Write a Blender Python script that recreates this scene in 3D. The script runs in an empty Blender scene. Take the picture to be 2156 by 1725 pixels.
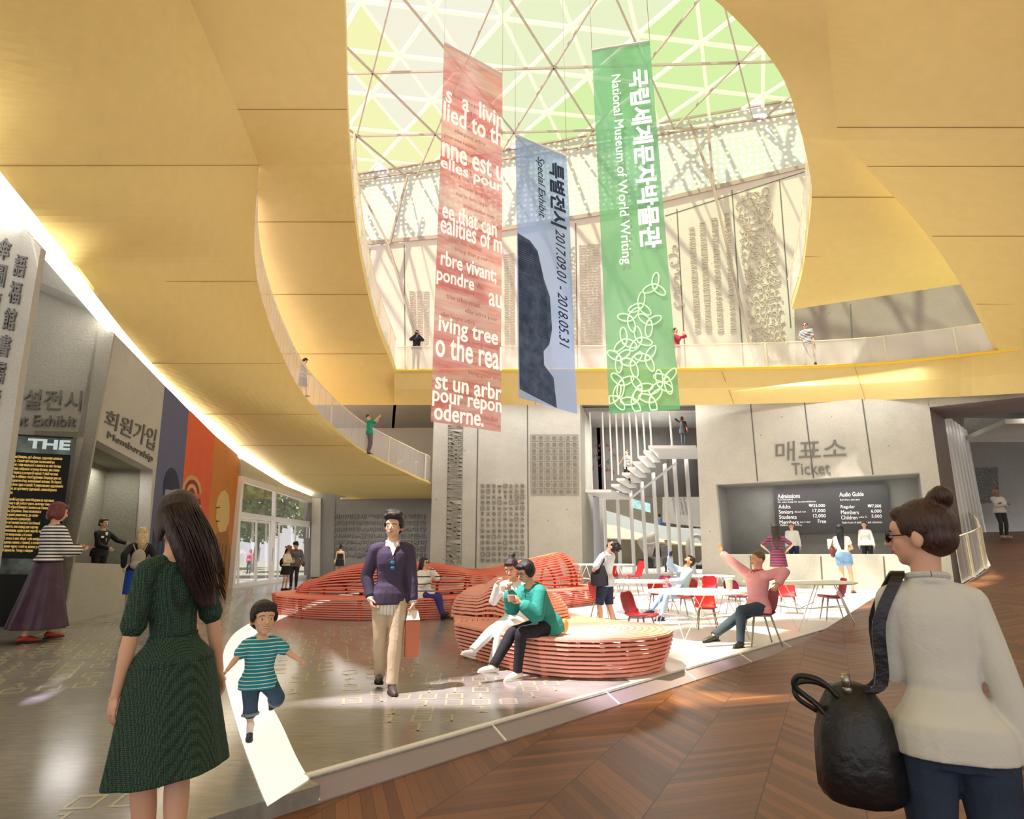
import bpy, bmesh, math, random
import numpy as np
from mathutils import Vector, Matrix, Euler
random.seed(7)
PI = math.pi
COL = bpy.context.scene.collection
# ---------------------------------------------------------------- camera model (2156 x 1725)
FPX, CX, CY, HC = 1238.0, 1078.0, 862.5, 1.35
PITCH = math.atan(303.0 / FPX)
CP, SP = math.cos(PITCH), math.sin(PITCH)
def ray(x, y):
    u = (x - CX) / FPX; v = (CY - y) / FPX
    return Vector((u, CP - v * SP, SP + v * CP))
def at(x, y, Y):                      # point seen at x, y, standing at distance Y
    d = ray(x, y); t = Y / d.y
    return Vector((d.x * t, Y, HC + d.z * t))
def onz(x, y, z=0.0):                 # point seen at x, y on the level z
    d = ray(x, y); t = (z - HC) / d.z
    return Vector((d.x * t, d.y * t, z))
class Plane:
    def __init__(s, a, b, z=0):       # vertical plane through plan points a, b
        s.a = Vector((a[0], a[1], 0)); s.b = Vector((b[0], b[1], 0))
        s.r = (s.b - s.a).normalized(); s.n = Vector((s.r.y, -s.r.x, 0))
        if s.n.dot(s.a) > 0: s.n = -s.n
    def at(s, x, y, off=0.0):
        d = ray(x, y); o = Vector((0, 0, HC)); q = s.a + s.n * off
        t = (q - o).dot(s.n) / d.dot(s.n)
        return o + d * t
    def uz(s, x, y):
        p = s.at(x, y); return (p - s.a).dot(s.r), p.z
    def pt(s, u, z, off=0.0):
        p = s.a + s.r * u + s.n * off; return Vector((p.x, p.y, z))
# ---------------------------------------------------------------- mesh helpers
class MB:
    def __init__(s): s.v = []; s.f = []; s.mi = []; s.m = 0
    def add(s, vs, fs):
        o = len(s.v); s.v += [tuple(p) for p in vs]
        for f in fs: s.f.append(tuple(o + i for i in f)); s.mi.append(s.m)
        return s
    def box(s, c, sz, rz=0, M=None):
        hx, hy, hz = sz[0] / 2, sz[1] / 2, sz[2] / 2
        vs = [Vector((a, b, d)) for a in (-hx, hx) for b in (-hy, hy) for d in (-hz, hz)]
        R = Matrix.Rotation(rz, 3, 'Z') if M is None else M
        vs = [R @ p + Vector(c) for p in vs]
        return s.add(vs, [(0, 1, 3, 2), (4, 6, 7, 5), (0, 4, 5, 1), (2, 3, 7, 6), (0, 2, 6, 4), (1, 5, 7, 3)])
    def bar(s, a, b, w, h=None, up=Vector((0, 0, 1))):
        a = Vector(a); b = Vector(b); h = h or w
        d = (b - a); L = d.length
        if L < 1e-6: return s
        d.normalize(); x = d.cross(up)
        if x.length < 1e-4: x = d.cross(Vector((0, 1, 0)))
        x.normalize(); z = x.cross(d)
        M = Matrix((x, d, z)).transposed()
        return s.box((a + b) / 2, (w, L, h), M=M)
    def hexa(s, q0, q1):              # two quads (4 pts each)
        return s.add(list(q0) + list(q1), [(3, 2, 1, 0), (4, 5, 6, 7), (0, 1, 5, 4), (1, 2, 6, 5), (2, 3, 7, 6), (3, 0, 4, 7)])
    def slab(s, poly, t):             # polygon (3D pts) extruded by the vector t
        n = len(poly); t = Vector(t)
        vs = [Vector(p) for p in poly] + [Vector(p) + t for p in poly]
        fs = [tuple(range(n)), tuple(range(2 * n - 1, n - 1, -1))]
        fs += [(i, i + n, (i + 1) % n + n, (i + 1) % n) for i in range(n)]
        return s.add(vs, fs)
    def tube(s, pts, r, n=8, cap=True):
        pts = [Vector(p) for p in pts]; m = len(pts)
        rr = r if isinstance(r, (list, tuple)) else [r] * m
        rings = []; prev = None
        for i in range(m):
            d = (pts[min(i + 1, m - 1)] - pts[max(i - 1, 0)])
            if d.length < 1e-9: d = Vector((0, 0, 1))
            d.normalize()
            if prev is None:
                x = d.orthogonal().normalized()
            else:
                x = (prev - d * prev.dot(d))
                x = x.normalized() if x.length > 1e-5 else d.orthogonal().normalized()
            prev = x; y = d.cross(x)
            rings.append([pts[i] + (x * math.cos(2 * PI * k / n) + y * math.sin(2 * PI * k / n)) * rr[i] for k in range(n)])
        return s.rings(rings, cap)
    def rings(s, rings, cap=True, closed=True):
        n = len(rings[0]); vs = [p for r in rings for p in r]; fs = []
        for i in range(len(rings) - 1):
            for k in range(n if closed else n - 1):
                k2 = (k + 1) % n
                fs.append((i * n + k, i * n + k2, (i + 1) * n + k2, (i + 1) * n + k))
        if cap and closed:
            fs.append(tuple(range(n - 1, -1, -1))); b = (len(rings) - 1) * n
            fs.append(tuple(range(b, b + n)))
        return s.add(vs, fs)
    def ell(s, c, r, M=None, nu=16, nv=10):
        c = Vector(c); r = (r, r, r) if isinstance(r, (int, float)) else r
        M = M or Matrix.Identity(3); rings = []
        for j in range(nv + 1):
            th = PI * (0.02 + 0.96 * j / nv) - PI / 2
            rings.append([c + M @ Vector((r[0] * math.cos(th) * math.cos(2 * PI * k / nu), r[1] * math.cos(th) * math.sin(2 * PI * k / nu), r[2] * math.sin(th))) for k in range(nu)])
        return s.rings(rings)
    def build(s, name, mat, parent=None, smooth=False, **kw):
        me = bpy.data.meshes.new(name)
        me.from_pydata([tuple(p) for p in s.v], [], s.f)
        me.validate(); me.update()
        mats = mat if isinstance(mat, (list, tuple)) else [mat]
        for m in mats: me.materials.append(m)
        if len(mats) > 1 and len(me.polygons) == len(s.mi):
            me.polygons.foreach_set('material_index', s.mi)
        if smooth: me.polygons.foreach_set('use_smooth', [True] * len(me.polygons))
        o = bpy.data.objects.new(name, me); COL.objects.link(o)
        if parent: o.parent = parent
        for k, v in kw.items(): o[k] = v
        return o
def fixn(o):
    bm = bmesh.new(); bm.from_mesh(o.data); bmesh.ops.recalc_face_normals(bm, faces=bm.faces); bm.to_mesh(o.data); bm.free(); return o
def empty(name, loc, label, cat, group=None, rz=0, sc=1.0):
    o = bpy.data.objects.new(name, None); COL.objects.link(o); o.empty_display_size = .1
    o.location = loc; o.rotation_euler = (0, 0, rz); o.scale = (sc, sc, sc)
    o['label'] = label; o['category'] = cat
    if group: o['group'] = group
    return o
def tag(o, label, cat, group=None):
    o['label'] = label; o['category'] = cat
    if group: o['group'] = group
    return o
def struct(o, label=None):
    o['kind'] = 'structure'
    if label: o['label'] = label
    return o
def kids(o): return [c for c in bpy.data.objects if c.parent == o]
def recenter(o):                      # put the origin of a mesh thing at its foot
    vs = [v.co for v in o.data.vertices]
    c = Vector((sum(v.x for v in vs) / len(vs), sum(v.y for v in vs) / len(vs), min(v.z for v in vs)))
    o.data.transform(Matrix.Translation(-c)); o.location = c; return o
def smoothstep_spline(pts, n):        # Catmull-Rom through pts (tuples), n per span
    P = [np.array(p, float) for p in pts]; out = []
    P = [2 * P[0] - P[1]] + P + [2 * P[-1] - P[-2]]
    for i in range(1, len(P) - 2):
        for k in range(n):
            t = k / n
            out.append(.5 * ((2 * P[i]) + (-P[i - 1] + P[i + 1]) * t + (2 * P[i - 1] - 5 * P[i] + 4 * P[i + 1] - P[i + 2]) * t * t + (-P[i - 1] + 3 * P[i] - 3 * P[i + 1] + P[i + 2]) * t ** 3))
    out.append(P[-2]); return out
# ---------------------------------------------------------------- materials
MAT = {}
def nt(name):
    m = bpy.data.materials.new(name); m.use_nodes = True
    t = m.node_tree; b = t.nodes['Principled BSDF']; return m, t, b
def srgb(h):
    if isinstance(h, str):
        h = h.lstrip('#'); c = [int(h[i:i + 2], 16) / 255 for i in (0, 2, 4)]
        return tuple((x / 12.92 if x <= .04045 else ((x + .055) / 1.055) ** 2.4) for x in c)
    return h
def node(t, kind, **kw):
    n = t.nodes.new(kind)
    for k, v in kw.items():
        if k in n.inputs.keys(): n.inputs[k].default_value = v
        else: setattr(n, k, v)
    return n
def mat(name, col, rough=.6, metal=0, noise=0, nscale=8, bump=0, bscale=60, spec=.5, emit=None, es=1, stretch=None, alpha=None, world=False, trans=0, sheen=0, col2=None):
    if name in MAT: return MAT[name]
    m, t, b = nt(name); c = srgb(col)
    b.inputs['Base Color'].default_value = (*c, 1); b.inputs['Roughness'].default_value = rough
    b.inputs['Metallic'].default_value = metal; b.inputs['Specular IOR Level'].default_value = spec
    if sheen: b.inputs['Sheen Weight'].default_value = sheen
    if trans: b.inputs['Transmission Weight'].default_value = trans
    if alpha is not None: b.inputs['Alpha'].default_value = alpha
    if emit is not None:
        b.inputs['Emission Color'].default_value = (*srgb(emit), 1); b.inputs['Emission Strength'].default_value = es
    L = t.links
    if noise or bump:
        if world: co = t.nodes.new('ShaderNodeNewGeometry').outputs['Position']
        else: co = t.nodes.new('ShaderNodeTexCoord').outputs['Object']
        mp = node(t, 'ShaderNodeMapping'); L.new(co, mp.inputs[0])
        if stretch: mp.inputs['Scale'].default_value = stretch
    if noise:
        n = node(t, 'ShaderNodeTexNoise', Scale=nscale, Detail=6.0, Roughness=.6); L.new(mp.outputs[0], n.inputs['Vector'])
        r = node(t, 'ShaderNodeMapRange'); L.new(n.outputs[0], r.inputs[0])
        r.inputs[1].default_value = .3; r.inputs[2].default_value = .7
        mx = node(t, 'ShaderNodeMix', data_type='RGBA'); L.new(r.outputs[0], mx.inputs[0])
        c2 = srgb(col2) if col2 else tuple(x * (1 - noise) for x in c)
        mx.inputs[6].default_value = (*c, 1); mx.inputs[7].default_value = (*c2, 1)
        L.new(mx.outputs[2], b.inputs['Base Color'])
    if bump:
        n = node(t, 'ShaderNodeTexNoise', Scale=bscale, Detail=4.0); L.new(mp.outputs[0], n.inputs['Vector'])
        bp = node(t, 'ShaderNodeBump', Strength=bump, Distance=.02); L.new(n.outputs[0], bp.inputs['Height']); L.new(bp.outputs[0], b.inputs['Normal'])
    MAT[name] = m; return m
def concrete(name, col, dark=.82, bump=.25, rough=.75, speck=True):
    if name in MAT: return MAT[name]
    m, t, b = nt(name); L = t.links; c = srgb(col)
    g = t.nodes.new('ShaderNodeNewGeometry')
    n1 = node(t, 'ShaderNodeTexNoise', Scale=.7, Detail=8.0, Roughness=.65); L.new(g.outputs['Position'], n1.inputs['Vector'])
    n2 = node(t, 'ShaderNodeTexNoise', Scale=22.0, Detail=5.0, Roughness=.7); L.new(g.outputs['Position'], n2.inputs['Vector'])
    r1 = node(t, 'ShaderNodeMapRange'); r1.inputs[1].default_value = .3; r1.inputs[2].default_value = .7; L.new(n1.outputs[0], r1.inputs[0])
    mx = node(t, 'ShaderNodeMix', data_type='RGBA'); L.new(r1.outputs[0], mx.inputs[0])
    mx.inputs[6].default_value = (*c, 1); mx.inputs[7].default_value = (*[x * dark for x in c], 1)
    r2 = node(t, 'ShaderNodeMapRange'); r2.inputs[1].default_value = .3; r2.inputs[2].default_value = .7; r2.inputs[3].default_value = .86; r2.inputs[4].default_value = 1.06; L.new(n2.outputs[0], r2.inputs[0])
    mul = node(t, 'ShaderNodeMix', data_type='RGBA', blend_type='MULTIPLY'); mul.inputs[0].default_value = 1
    L.new(mx.outputs[2], mul.inputs[6]); L.new(r2.outputs[0], mul.inputs[7]); out = mul.outputs[2]
    if speck:
        v = node(t, 'ShaderNodeTexVoronoi', Scale=1.5); L.new(g.outputs['Position'], v.inputs['Vector'])
        lt = node(t, 'ShaderNodeMath', operation='LESS_THAN'); L.new(v.outputs['Distance'], lt.inputs[0]); lt.inputs[1].default_value = .045
        m3 = node(t, 'ShaderNodeMix', data_type='RGBA'); L.new(lt.outputs[0], m3.inputs[0]); L.new(out, m3.inputs[6]); m3.inputs[7].default_value = (*[x * .35 for x in c], 1)
        out = m3.outputs[2]
    L.new(out, b.inputs['Base Color']); b.inputs['Roughness'].default_value = rough
    bp = node(t, 'ShaderNodeBump', Strength=bump, Distance=.03); L.new(n2.outputs[0], bp.inputs['Height']); L.new(bp.outputs[0], b.inputs['Normal'])
    MAT[name] = m; return m
def glass(name, tint=(1, 1, 1), a=.15, refl=.25, col=(.8, .85, .85)):   # thin clear pane: transparent body, a little haze, sharp reflection
    if name in MAT: return MAT[name]
    m = bpy.data.materials.new(name); m.use_nodes = True; t = m.node_tree; t.nodes.clear(); L = t.links
    o = t.nodes.new('ShaderNodeOutputMaterial'); tr = node(t, 'ShaderNodeBsdfTransparent'); tr.inputs[0].default_value = (*tint, 1)
    df = node(t, 'ShaderNodeBsdfDiffuse'); df.inputs[0].default_value = (*col, 1)
    gl = node(t, 'ShaderNodeBsdfGlossy'); gl.inputs['Roughness'].default_value = .03
    m1 = node(t, 'ShaderNodeMixShader'); m1.inputs[0].default_value = a; L.new(tr.outputs[0], m1.inputs[1]); L.new(df.outputs[0], m1.inputs[2])
    fr = node(t, 'ShaderNodeFresnel', IOR=1.35); mu = node(t, 'ShaderNodeMath', operation='MULTIPLY'); L.new(fr.outputs[0], mu.inputs[0]); mu.inputs[1].default_value = refl
    m2 = node(t, 'ShaderNodeMixShader'); L.new(mu.outputs[0], m2.inputs[0]); L.new(m1.outputs[0], m2.inputs[1]); L.new(gl.outputs[0], m2.inputs[2])
    L.new(m2.outputs[0], o.inputs[0]); MAT[name] = m; return m
# ---------------------------------------------------------------- lettering
FONTDIR = None
def text_mesh(body, bold=0.0, shear=0.0, extr=.0, align='LEFT', ls=1.0, res=3):
    cu = bpy.data.curves.new('lettering', 'FONT'); cu.body = body; cu.size = 1; cu.align_x = align
    cu.offset = bold; cu.shear = shear; cu.space_line = ls; cu.resolution_u = res; cu.fill_mode = 'BOTH' if extr else 'BOTH'
    cu.extrude = extr
    o = bpy.data.objects.new('lettering', cu); COL.objects.link(o)
    dg = bpy.context.evaluated_depsgraph_get()
    me = bpy.data.meshes.new_from_object(o.evaluated_get(dg), depsgraph=dg)
    bpy.data.objects.remove(o); bpy.data.curves.remove(cu)
    return me
def text_on(body, tl, tr, br, bl, m, name='lettering', parent=None, h=.004, bold=0, shear=0, align='LEFT', ls=1.0, res=3, vertical=False, n=None):
    """writes body into the quad tl tr br bl (world points); h = how far the letters stand out"""
    me = text_mesh(body, bold, shear, .01, align, ls, res)
    co = np.empty(len(me.vertices) * 3); me.vertices.foreach_get('co', co); co = co.reshape(-1, 3)
    if len(co) == 0: return None
    lo = co.min(0); hi = co.max(0); u = (co[:, 0] - lo[0]) / max(hi[0] - lo[0], 1e-6); v = (co[:, 1] - lo[1]) / max(hi[1] - lo[1], 1e-6)
    TL, TR, BR, BL = [np.array(p) for p in (tl, tr, br, bl)]
    nn = np.cross(TR - TL, BL - TL); nn = -nn / np.linalg.norm(nn)
    if nn[1] > 0 and n is None: nn = -nn
    if n is not None: nn = np.array(n, float)
    u = u[:, None]; v = v[:, None]
    p = (BL * (1 - u) + BR * u) * (1 - v) + (TL * (1 - u) + TR * u) * v
    p = p + nn * np.where(co[:, 2:3] > 0, h, -.002)
    me.vertices.foreach_set('co', p.reshape(-1)); me.update(); me.name = name; me.materials.clear(); me.materials.append(m)
    o = bpy.data.objects.new(name, me); COL.objects.link(o)
    if parent: o.parent = parent
    return o
# ---------------------------------------------------------------- the setting
C_CON = concrete('concrete', '#c1beb4'); C_CONW = concrete('concrete_light', '#c8beb9', dark=.93, bump=.35)
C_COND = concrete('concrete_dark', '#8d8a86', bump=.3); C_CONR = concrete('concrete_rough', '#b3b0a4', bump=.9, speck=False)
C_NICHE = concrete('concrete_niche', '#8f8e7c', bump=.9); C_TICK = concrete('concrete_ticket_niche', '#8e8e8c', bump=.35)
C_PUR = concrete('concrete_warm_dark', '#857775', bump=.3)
YEL = mat('yellow_lining', '#ddc47d', rough=.55, noise=.06, nscale=3, bump=.05, bscale=2.5, world=True)
YEDGE = mat('yellow_edge', '#f0c53a', rough=.4)
SEAM = mat('panel_seam', '#a98a4e', rough=.8)
JOINT = mat('concrete_joint', '#5f5e58', rough=.9)
WHITE = mat('white_paint', '#f4f2ee', rough=.45)
WHITEF = mat('white_frame', '#f6f5f3', rough=.35)
RELIEF = mat('relief_shade', '#8c897c', rough=.9); RELIEFW = mat('relief_shade_pale', '#b5ab99', rough=.9)  # darker tones paint in the shade of the carved relief
RELIEFD = mat('relief_shade_dark', '#7c7b78', rough=.9)
SIGNG = mat('sign_grey', '#6d6c66', rough=.7)
def grid_shell(lines, n=14, m=8, shift=(0, 0, .35), span=8):
    """lines: list of [(x,y,Y)...] same length -> smooth skin of thickness shift"""
    K = [[at(*p) for p in ln] for ln in lines]; cols = []
    for c in range(len(K[0])): cols.append([Vector(q) for q in smoothstep_spline([tuple(r[c]) for r in K], span)])
    R = len(cols[0]); G = []
    for r in range(R):
        row = []
        for c in range(len(cols) - 1):
            for k in range(m): row.append(cols[c][r].lerp(cols[c + 1][r], k / m))
        row.append(cols[-1][r]); G.append(row)
    w = len(G[0]); b = MB(); s = Vector(shift); vs = [p for r in G for p in r]; N = len(vs); vs += [p + s for p in vs]; fs = []
    for i in range(R - 1):
        for j in range(w - 1):
            a = i * w + j; fs.append((a, a + 1, a + w + 1, a + w)); fs.append((N + a, N + a + w, N + a + w + 1, N + a + 1))
    for i in range(R - 1):
        a = i * w; fs.append((a, a + w, N + a + w, N + a)); a += w - 1; fs.append((a, N + a, N + a + w, a + w))
    for j in range(w - 1):
        fs.append((j, N + j, N + j + 1, j + 1)); a = (R - 1) * w + j; fs.append((a, a + 1, N + a + 1, N + a))
    b.add(vs, fs); return b, cols
def seam(parent, a, b, r=.007, m=None):
    mb = MB(); mb.bar(Vector(a) + Vector((0, 0, -.012)), Vector(b) + Vector((0, 0, -.012)), r * 2); return mb.build('panel_seam', m or SEAM, parent)
# ---- left wall line
W_PIER = Plane((-14, 9.0), (-7.88, 9.0)); W_SCR = Plane((-12, 12.14), (-8.83, 12.14)); W_MEM = Plane((-8.83, 12.2), (-11.2, 23.8))
W_DOOR = Plane((-11.2, 23.8), (-11.55, 34.4)); W_BL = Plane((-12, 34.0), (12, 34.0)); W_C = Plane((-5, 27.2), (5, 27.2))
W_T = Plane((8.70, 26.0), (14.95, 22.2)); W_U = Plane((-10.55, 34.3), (15.45, 27.8)); W_D = Plane((14.0, 27.0), (19.9, 22.0))
def wall(name, P, pts, m, t=.35, label=None, joints=()):
    """pts: picture corners on the plane P, or world points"""
    q = [P.at(*p) if len(p) == 2 else Vector(p) for p in pts]
    b = MB(); b.slab(q, P.n * -t); o = fixn(b.build(name, m)); struct(o, label)
    for a, c in joints:
        a = P.at(*a, .006) if len(a) == 2 else Vector(a); c = P.at(*c, .006) if len(c) == 2 else Vector(c)
        j = MB(); j.bar(a, c, .05, .012, up=P.n); j.build('wall_joint', JOINT, o)
    return o
def foot(P, x, z=0.0):                # the point of plane P under picture column x at level z
    y = 1200
    for _ in range(30):
        p = P.at(x, y); e = p.z - z
        d = P.at(x, y + 1).z - p.z
        y -= e / d if abs(d) > 1e-9 else 0
    return P.at(x, y)
# strip between wall and yellow lining
def strip_depth(x, y):
    if x <= 75: return 5.5 + (x + 300) * (9.3 - 5.5) / 375 if x < 75 else 9.3
    if x < 205: return 9.3 + (x - 75) / 130 * 2.9
    p = W_MEM.at(x, y) if x < 495 else W_DOOR.at(x, y); return p.y
SU = [(-300, 0), (-105, 230), (-12, 347), (75, 455), (150, 553), (215, 640), (300, 745), (400, 848), (500, 945), (600, 1012), (667, 1043)]
SL = [(-340, 60), (-115, 290), (0, 430), (75, 512), (150, 600), (215, 676), (300, 762), (400, 866), (500, 961), (600, 1022), (667, 1049)]
SUp = [at(x, y, strip_depth(x, y)) for x, y in SU]; SLp = [at(x, y, strip_depth(x, y) + .0) for x, y in SL]
GLOW = mat('light_strip', '#ffffff', emit='#fff9ee', es=8)
b = MB()
for i in range(len(SU) - 1):
    o3 = Vector((-.12, .1, .0))
    b.hexa([SLp[i], SLp[i + 1], SUp[i + 1], SUp[i]], [p + o3 for p in (SLp[i], SLp[i + 1], SUp[i + 1], SUp[i])])
ls = b.build('cove_light', GLOW); tag(ls, 'long glowing white light strip along the top of the left concrete wall', 'light')
# ---- yellow linings
def L(y, i, *rest):                   # row that starts on the strip
    x, yy = SU[i]; return [(x, yy, strip_depth(x, yy))] + list(rest)
A_lines = [L(0, 2, (545, 347, 15)), L(0, 3, (537, 455, 16)), L(0, 4, (536, 553, 17.2)), L(0, 5, (552, 640, 18.8)), L(0, 6, (590, 745, 20.3)),
           L(0, 7, (648, 848, 22)), L(0, 8, (755, 945, 24.3)), L(0, 9, (873, 1005, 26.4)), L(0, 10, (907, 1022, 27.4)), [(720, 1052, 33.9), (907, 1050, 33.9)]]
b, colsA = grid_shell(A_lines, m=16, span=8, shift=(0, 0, .10))
ramp = fixn(b.build('ceiling', YEL, smooth=False)); struct(ramp, 'yellow underside of the curved ramp on the left'); 
B1 = [[(-600, -420, 3.6), (200, -420, 5), (500, -420, 6.5)], [(-450, -200, 4.5), (300, -200, 7.5), (700, -200, 9.3)],
      [(-300, 0, 5.5), (400, 0, 10), (725, 0, 11.5)], [(-105, 230, strip_depth(-105, 230)), (500, 230, 12.5), (731, 230, 14)], [(-12, 347, strip_depth(-12, 347)), (545, 347, 15), (738, 347, 16)]]
b, colsB1 = grid_shell(B1, m=10, span=10, shift=(0, 0, .4)); ceil_b1 = fixn(b.build('ceiling', YEL)); struct(ceil_b1, 'yellow ceiling at upper left')
B2 = [[(545, 347, 15), (738, 347, 16)], [(520, 400, 16.1), (742, 400, 16.6)], [(440, 467, 17.6), (748, 467, 17.6)], [(440, 560, 19.3), (762, 560, 19.3)],
      [(470, 660, 21), (785, 660, 21)], [(500, 720, 22.3), (805, 720, 22.3)], [(540, 783, 24), (830, 783, 24)], [(560, 853, 25.5), (840, 853, 25.5)]]
b, colsB2 = grid_shell(B2, m=8, span=8, shift=(0, 0, .4)); ceil_b2 = fixn(b.build('ceiling', YEL)); struct(ceil_b2, 'yellow lining beside the left edge of the opening')
C1 = [[(700, -480, 5.2), (1300, -800, 4.2), (2000, -1200, 2.8)], [(1060, -190, 9.3), (1650, -420, 7.4), (2500, -560, 4.5)], [(1340, -95, 10.5), (1740, -200, 9), (2500, -250, 6)], [(1505, 0, 11.5), (1740, 0, 11), (2500, 0, 7.5)], [(1640, 150, 12.7), (1750, 150, 12.4), (2500, 150, 9)], [(1690, 290, 14.3), (1765, 295, 13.8), (2500, 290, 10)]]
b, colsC1 = grid_shell(C1, m=8, span=10, shift=(0, 0, .4)); ceil_c1 = fixn(b.build('ceiling', YEL)); struct(ceil_c1, 'yellow ceiling at upper right')
C2 = [[(1690, 290, 14.3), (1765, 295, 13.8)], [(1709, 400, 16.5), (1900, 395, 16.3)], [(1700, 500, 18.5), (2000, 495, 18.2)], [(1688, 580, 20.3), (2080, 545, 20)], [(1667, 652, 22), (2080, 590, 20.9)]]
b, colsC2 = grid_shell(C2, m=8, span=8, shift=(0, 0, .3)); ceil_c2 = fixn(b.build('ceiling', YEL)); struct(ceil_c2, 'yellow lining beside the right edge of the opening')
D = [[(1765, 295, 13.8), (2500, 290, 10)], [(1872, 395, 15.1), (2500, 395, 11)], [(1965, 500, 16.4), (2500, 500, 12.1)], [(2045, 620, 18), (2500, 610, 13.4)], [(2105, 742, 19.5), (2500, 700, 15.3)]]
b, colsD = grid_shell(D, m=8, span=8, shift=(0, .25, .25)); ceil_d = fixn(b.build('ceiling', YEL)); struct(ceil_d, 'yellow lining at far right')
F = [[(830, 783, 24), (830, 820, 24.2), (830, 853, 25.3)], [(907, 782, 24), (907, 820, 24.2), (907, 853, 25.2)], [(1200, 781, 24), (1200, 820, 24.2), (1200, 853, 25.2)], [(1463, 779, 23.8), (1463, 818, 24), (1463, 853, 25)],
     [(1770, 772, 22.3), (1770, 810, 22.5), (1770, 846, 23.2)], [(1955, 758, 20.8), (1955, 800, 21), (1955, 838, 21.4)], [(2105, 742, 19.5), (2105, 790, 19.6), (2105, 831, 20)], [(2500, 700, 15.3), (2500, 750, 15.4), (2500, 806, 15.6)]]
b, colsF = grid_shell(F, m=5, span=6, shift=(0, .3, .1)); fascia = fixn(b.build('trim_1', YEL, smooth=False)); struct(fascia, 'yellow balcony edge across the hall')
def rowseam(parent, cols, y, xl=None):
    # seam where the lining crosses picture row y
    pts = []
    for c in cols:
        for i in range(len(c) - 1):
            def ry(p):
                q = Vector(p) - Vector((0, 0, HC)); d = q.y * CP + q.z * SP; return CY - FPX * (q.z * CP - q.y * SP) / d
            a, bb = ry(c[i]), ry(c[i + 1])
            if (a - y) * (bb - y) <= 0 and a != bb:
                pts.append(c[i].lerp(c[i + 1], (y - a) / (bb - a))); break
    for i in range(len(pts) - 1): seam(parent, pts[i], pts[i + 1])
for y in (347.5, 592, 765, 872, 938, 1000): rowseam(ramp, colsA, y)
rowseam(ceil_b1, [colsB1[1], colsB1[2]], 230)
for y in (467, 620, 745): rowseam(ceil_b2, colsB2, y)
rowseam(ceil_c1, [colsC1[1], colsC1[2]], 268)
for y in (415, 540): rowseam(ceil_c2, colsC2, y)
for y in (350, 497, 640): rowseam(ceil_d, colsD, y)
for x0, y0, x1, y1, Y in ((1520, 782, 1545, 850, 23.6), (1800, 772, 1822, 843, 22.0), (1120, 783, 1128, 852, 24), (2200, 760, 2215, 825, 18.4)):
    seam(fascia, at(x0, y0, Y - .12), at(x1, y1, Y + .55), .01)
# bright yellow lip round the opening
lip = MB()
lp = [Vector(p) for p in colsF[0][:]]
lip.tube([p + Vector((0, -.04, .03)) for p in lp], .06, 6); lip.build('trim_2', YEDGE, kind='structure')
# ---- walls
wall('wall_left', W_PIER, [(-900, 1480), (-900, 250), (-260, 150), (0, 425), (86, 522), (43, 780), foot(W_PIER, -38)], C_CON, .12, 'concrete pier with carved characters at far left')
b = W_SCR.at; w_scr = wall('wall_left', W_SCR, [foot(W_SCR, -120), b(-60, 560), b(86, 556), b(150, 598), b(215, 674), b(240, 702), foot(W_SCR, 130)], C_CONR, .05, 'rough concrete wall that carries the dark exhibit screen')
# membership wall with its niche cut out
def mem(x, y): return W_MEM.at(x, y)
nq = [(152, 1185), (196, 923), (322, 990), (308, 1190)]   # niche corners bl tl tr br
fA = foot(W_MEM, 129.9); fB = foot(W_MEM, 300)
def wall_ring(name, P, outer, inner, m, t, label):
    """outer/inner: 4 world points bl tl tr br ; a wall with a rectangular hole"""
    b = MB(); n = P.n * -t
    for i in range(4):
        j = (i + 1) % 4; b.slab([outer[i], outer[j], inner[j], inner[i]], n)
    return struct(b.build(name, m), label)
oq = [fA, mem(236, 696), mem(347, 812), fB]
iq = [mem(*p) for p in nq]
w_mem = wall_ring('wall_left', W_MEM, oq, iq, C_CON, .3, 'smooth concrete wall round the membership window')
nb = [p - W_MEM.n * 1.1 for p in iq]; b = MB()
cb = [iq[0] - W_MEM.n * .3, iq[1] - W_MEM.n * .3, iq[2] - W_MEM.n * .3, iq[3] - W_MEM.n * .3]
nb2 = [Vector(p) for p in nb]
for q_ in (cb, nb2):
    for i in (0, 3): q_[i].z = .42
for i in range(4):
    j = (i + 1) % 4; d = (cb[j] - cb[i]).normalized()
    outw = (cb[i] + cb[j]) / 2 - sum(cb, Vector()) / 4; outw.normalize()
    b.slab([cb[i], cb[j], nb2[j], nb2[i]], outw * .12)
b.slab(nb2, W_MEM.n * -.1)
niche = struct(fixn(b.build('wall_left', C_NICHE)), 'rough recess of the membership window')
# painted bays
PB = mat('paint_blue', '#5d6285', rough=.7, noise=.12, nscale=2, world=True); PR = mat('paint_orange_red', '#e0603a', rough=.7, noise=.1, nscale=2, world=True); PO = mat('paint_orange', '#cf8038', rough=.7, noise=.12, nscale=2, world=True)
def bay(tl, tr, bl, br, m, lab):
    P = W_MEM; q = [foot(P, bl), P.at(*tl), P.at(*tr), foot(P, br)]
    b = MB(); b.slab(q, P.n * -.3); return struct(fixn(b.build('wall_left', m)), lab)
bay_b = bay((347, 812), (398, 862), 300, 364, PB, 'blue painted bay of the left wall')
bay_r = bay((398, 862), (454, 918), 364, 424, PR, 'orange red painted bay of the left wall')
bay_o = bay((454, 918), (507, 963), 424, 481, PO, 'ochre painted bay of the left wall')
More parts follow.
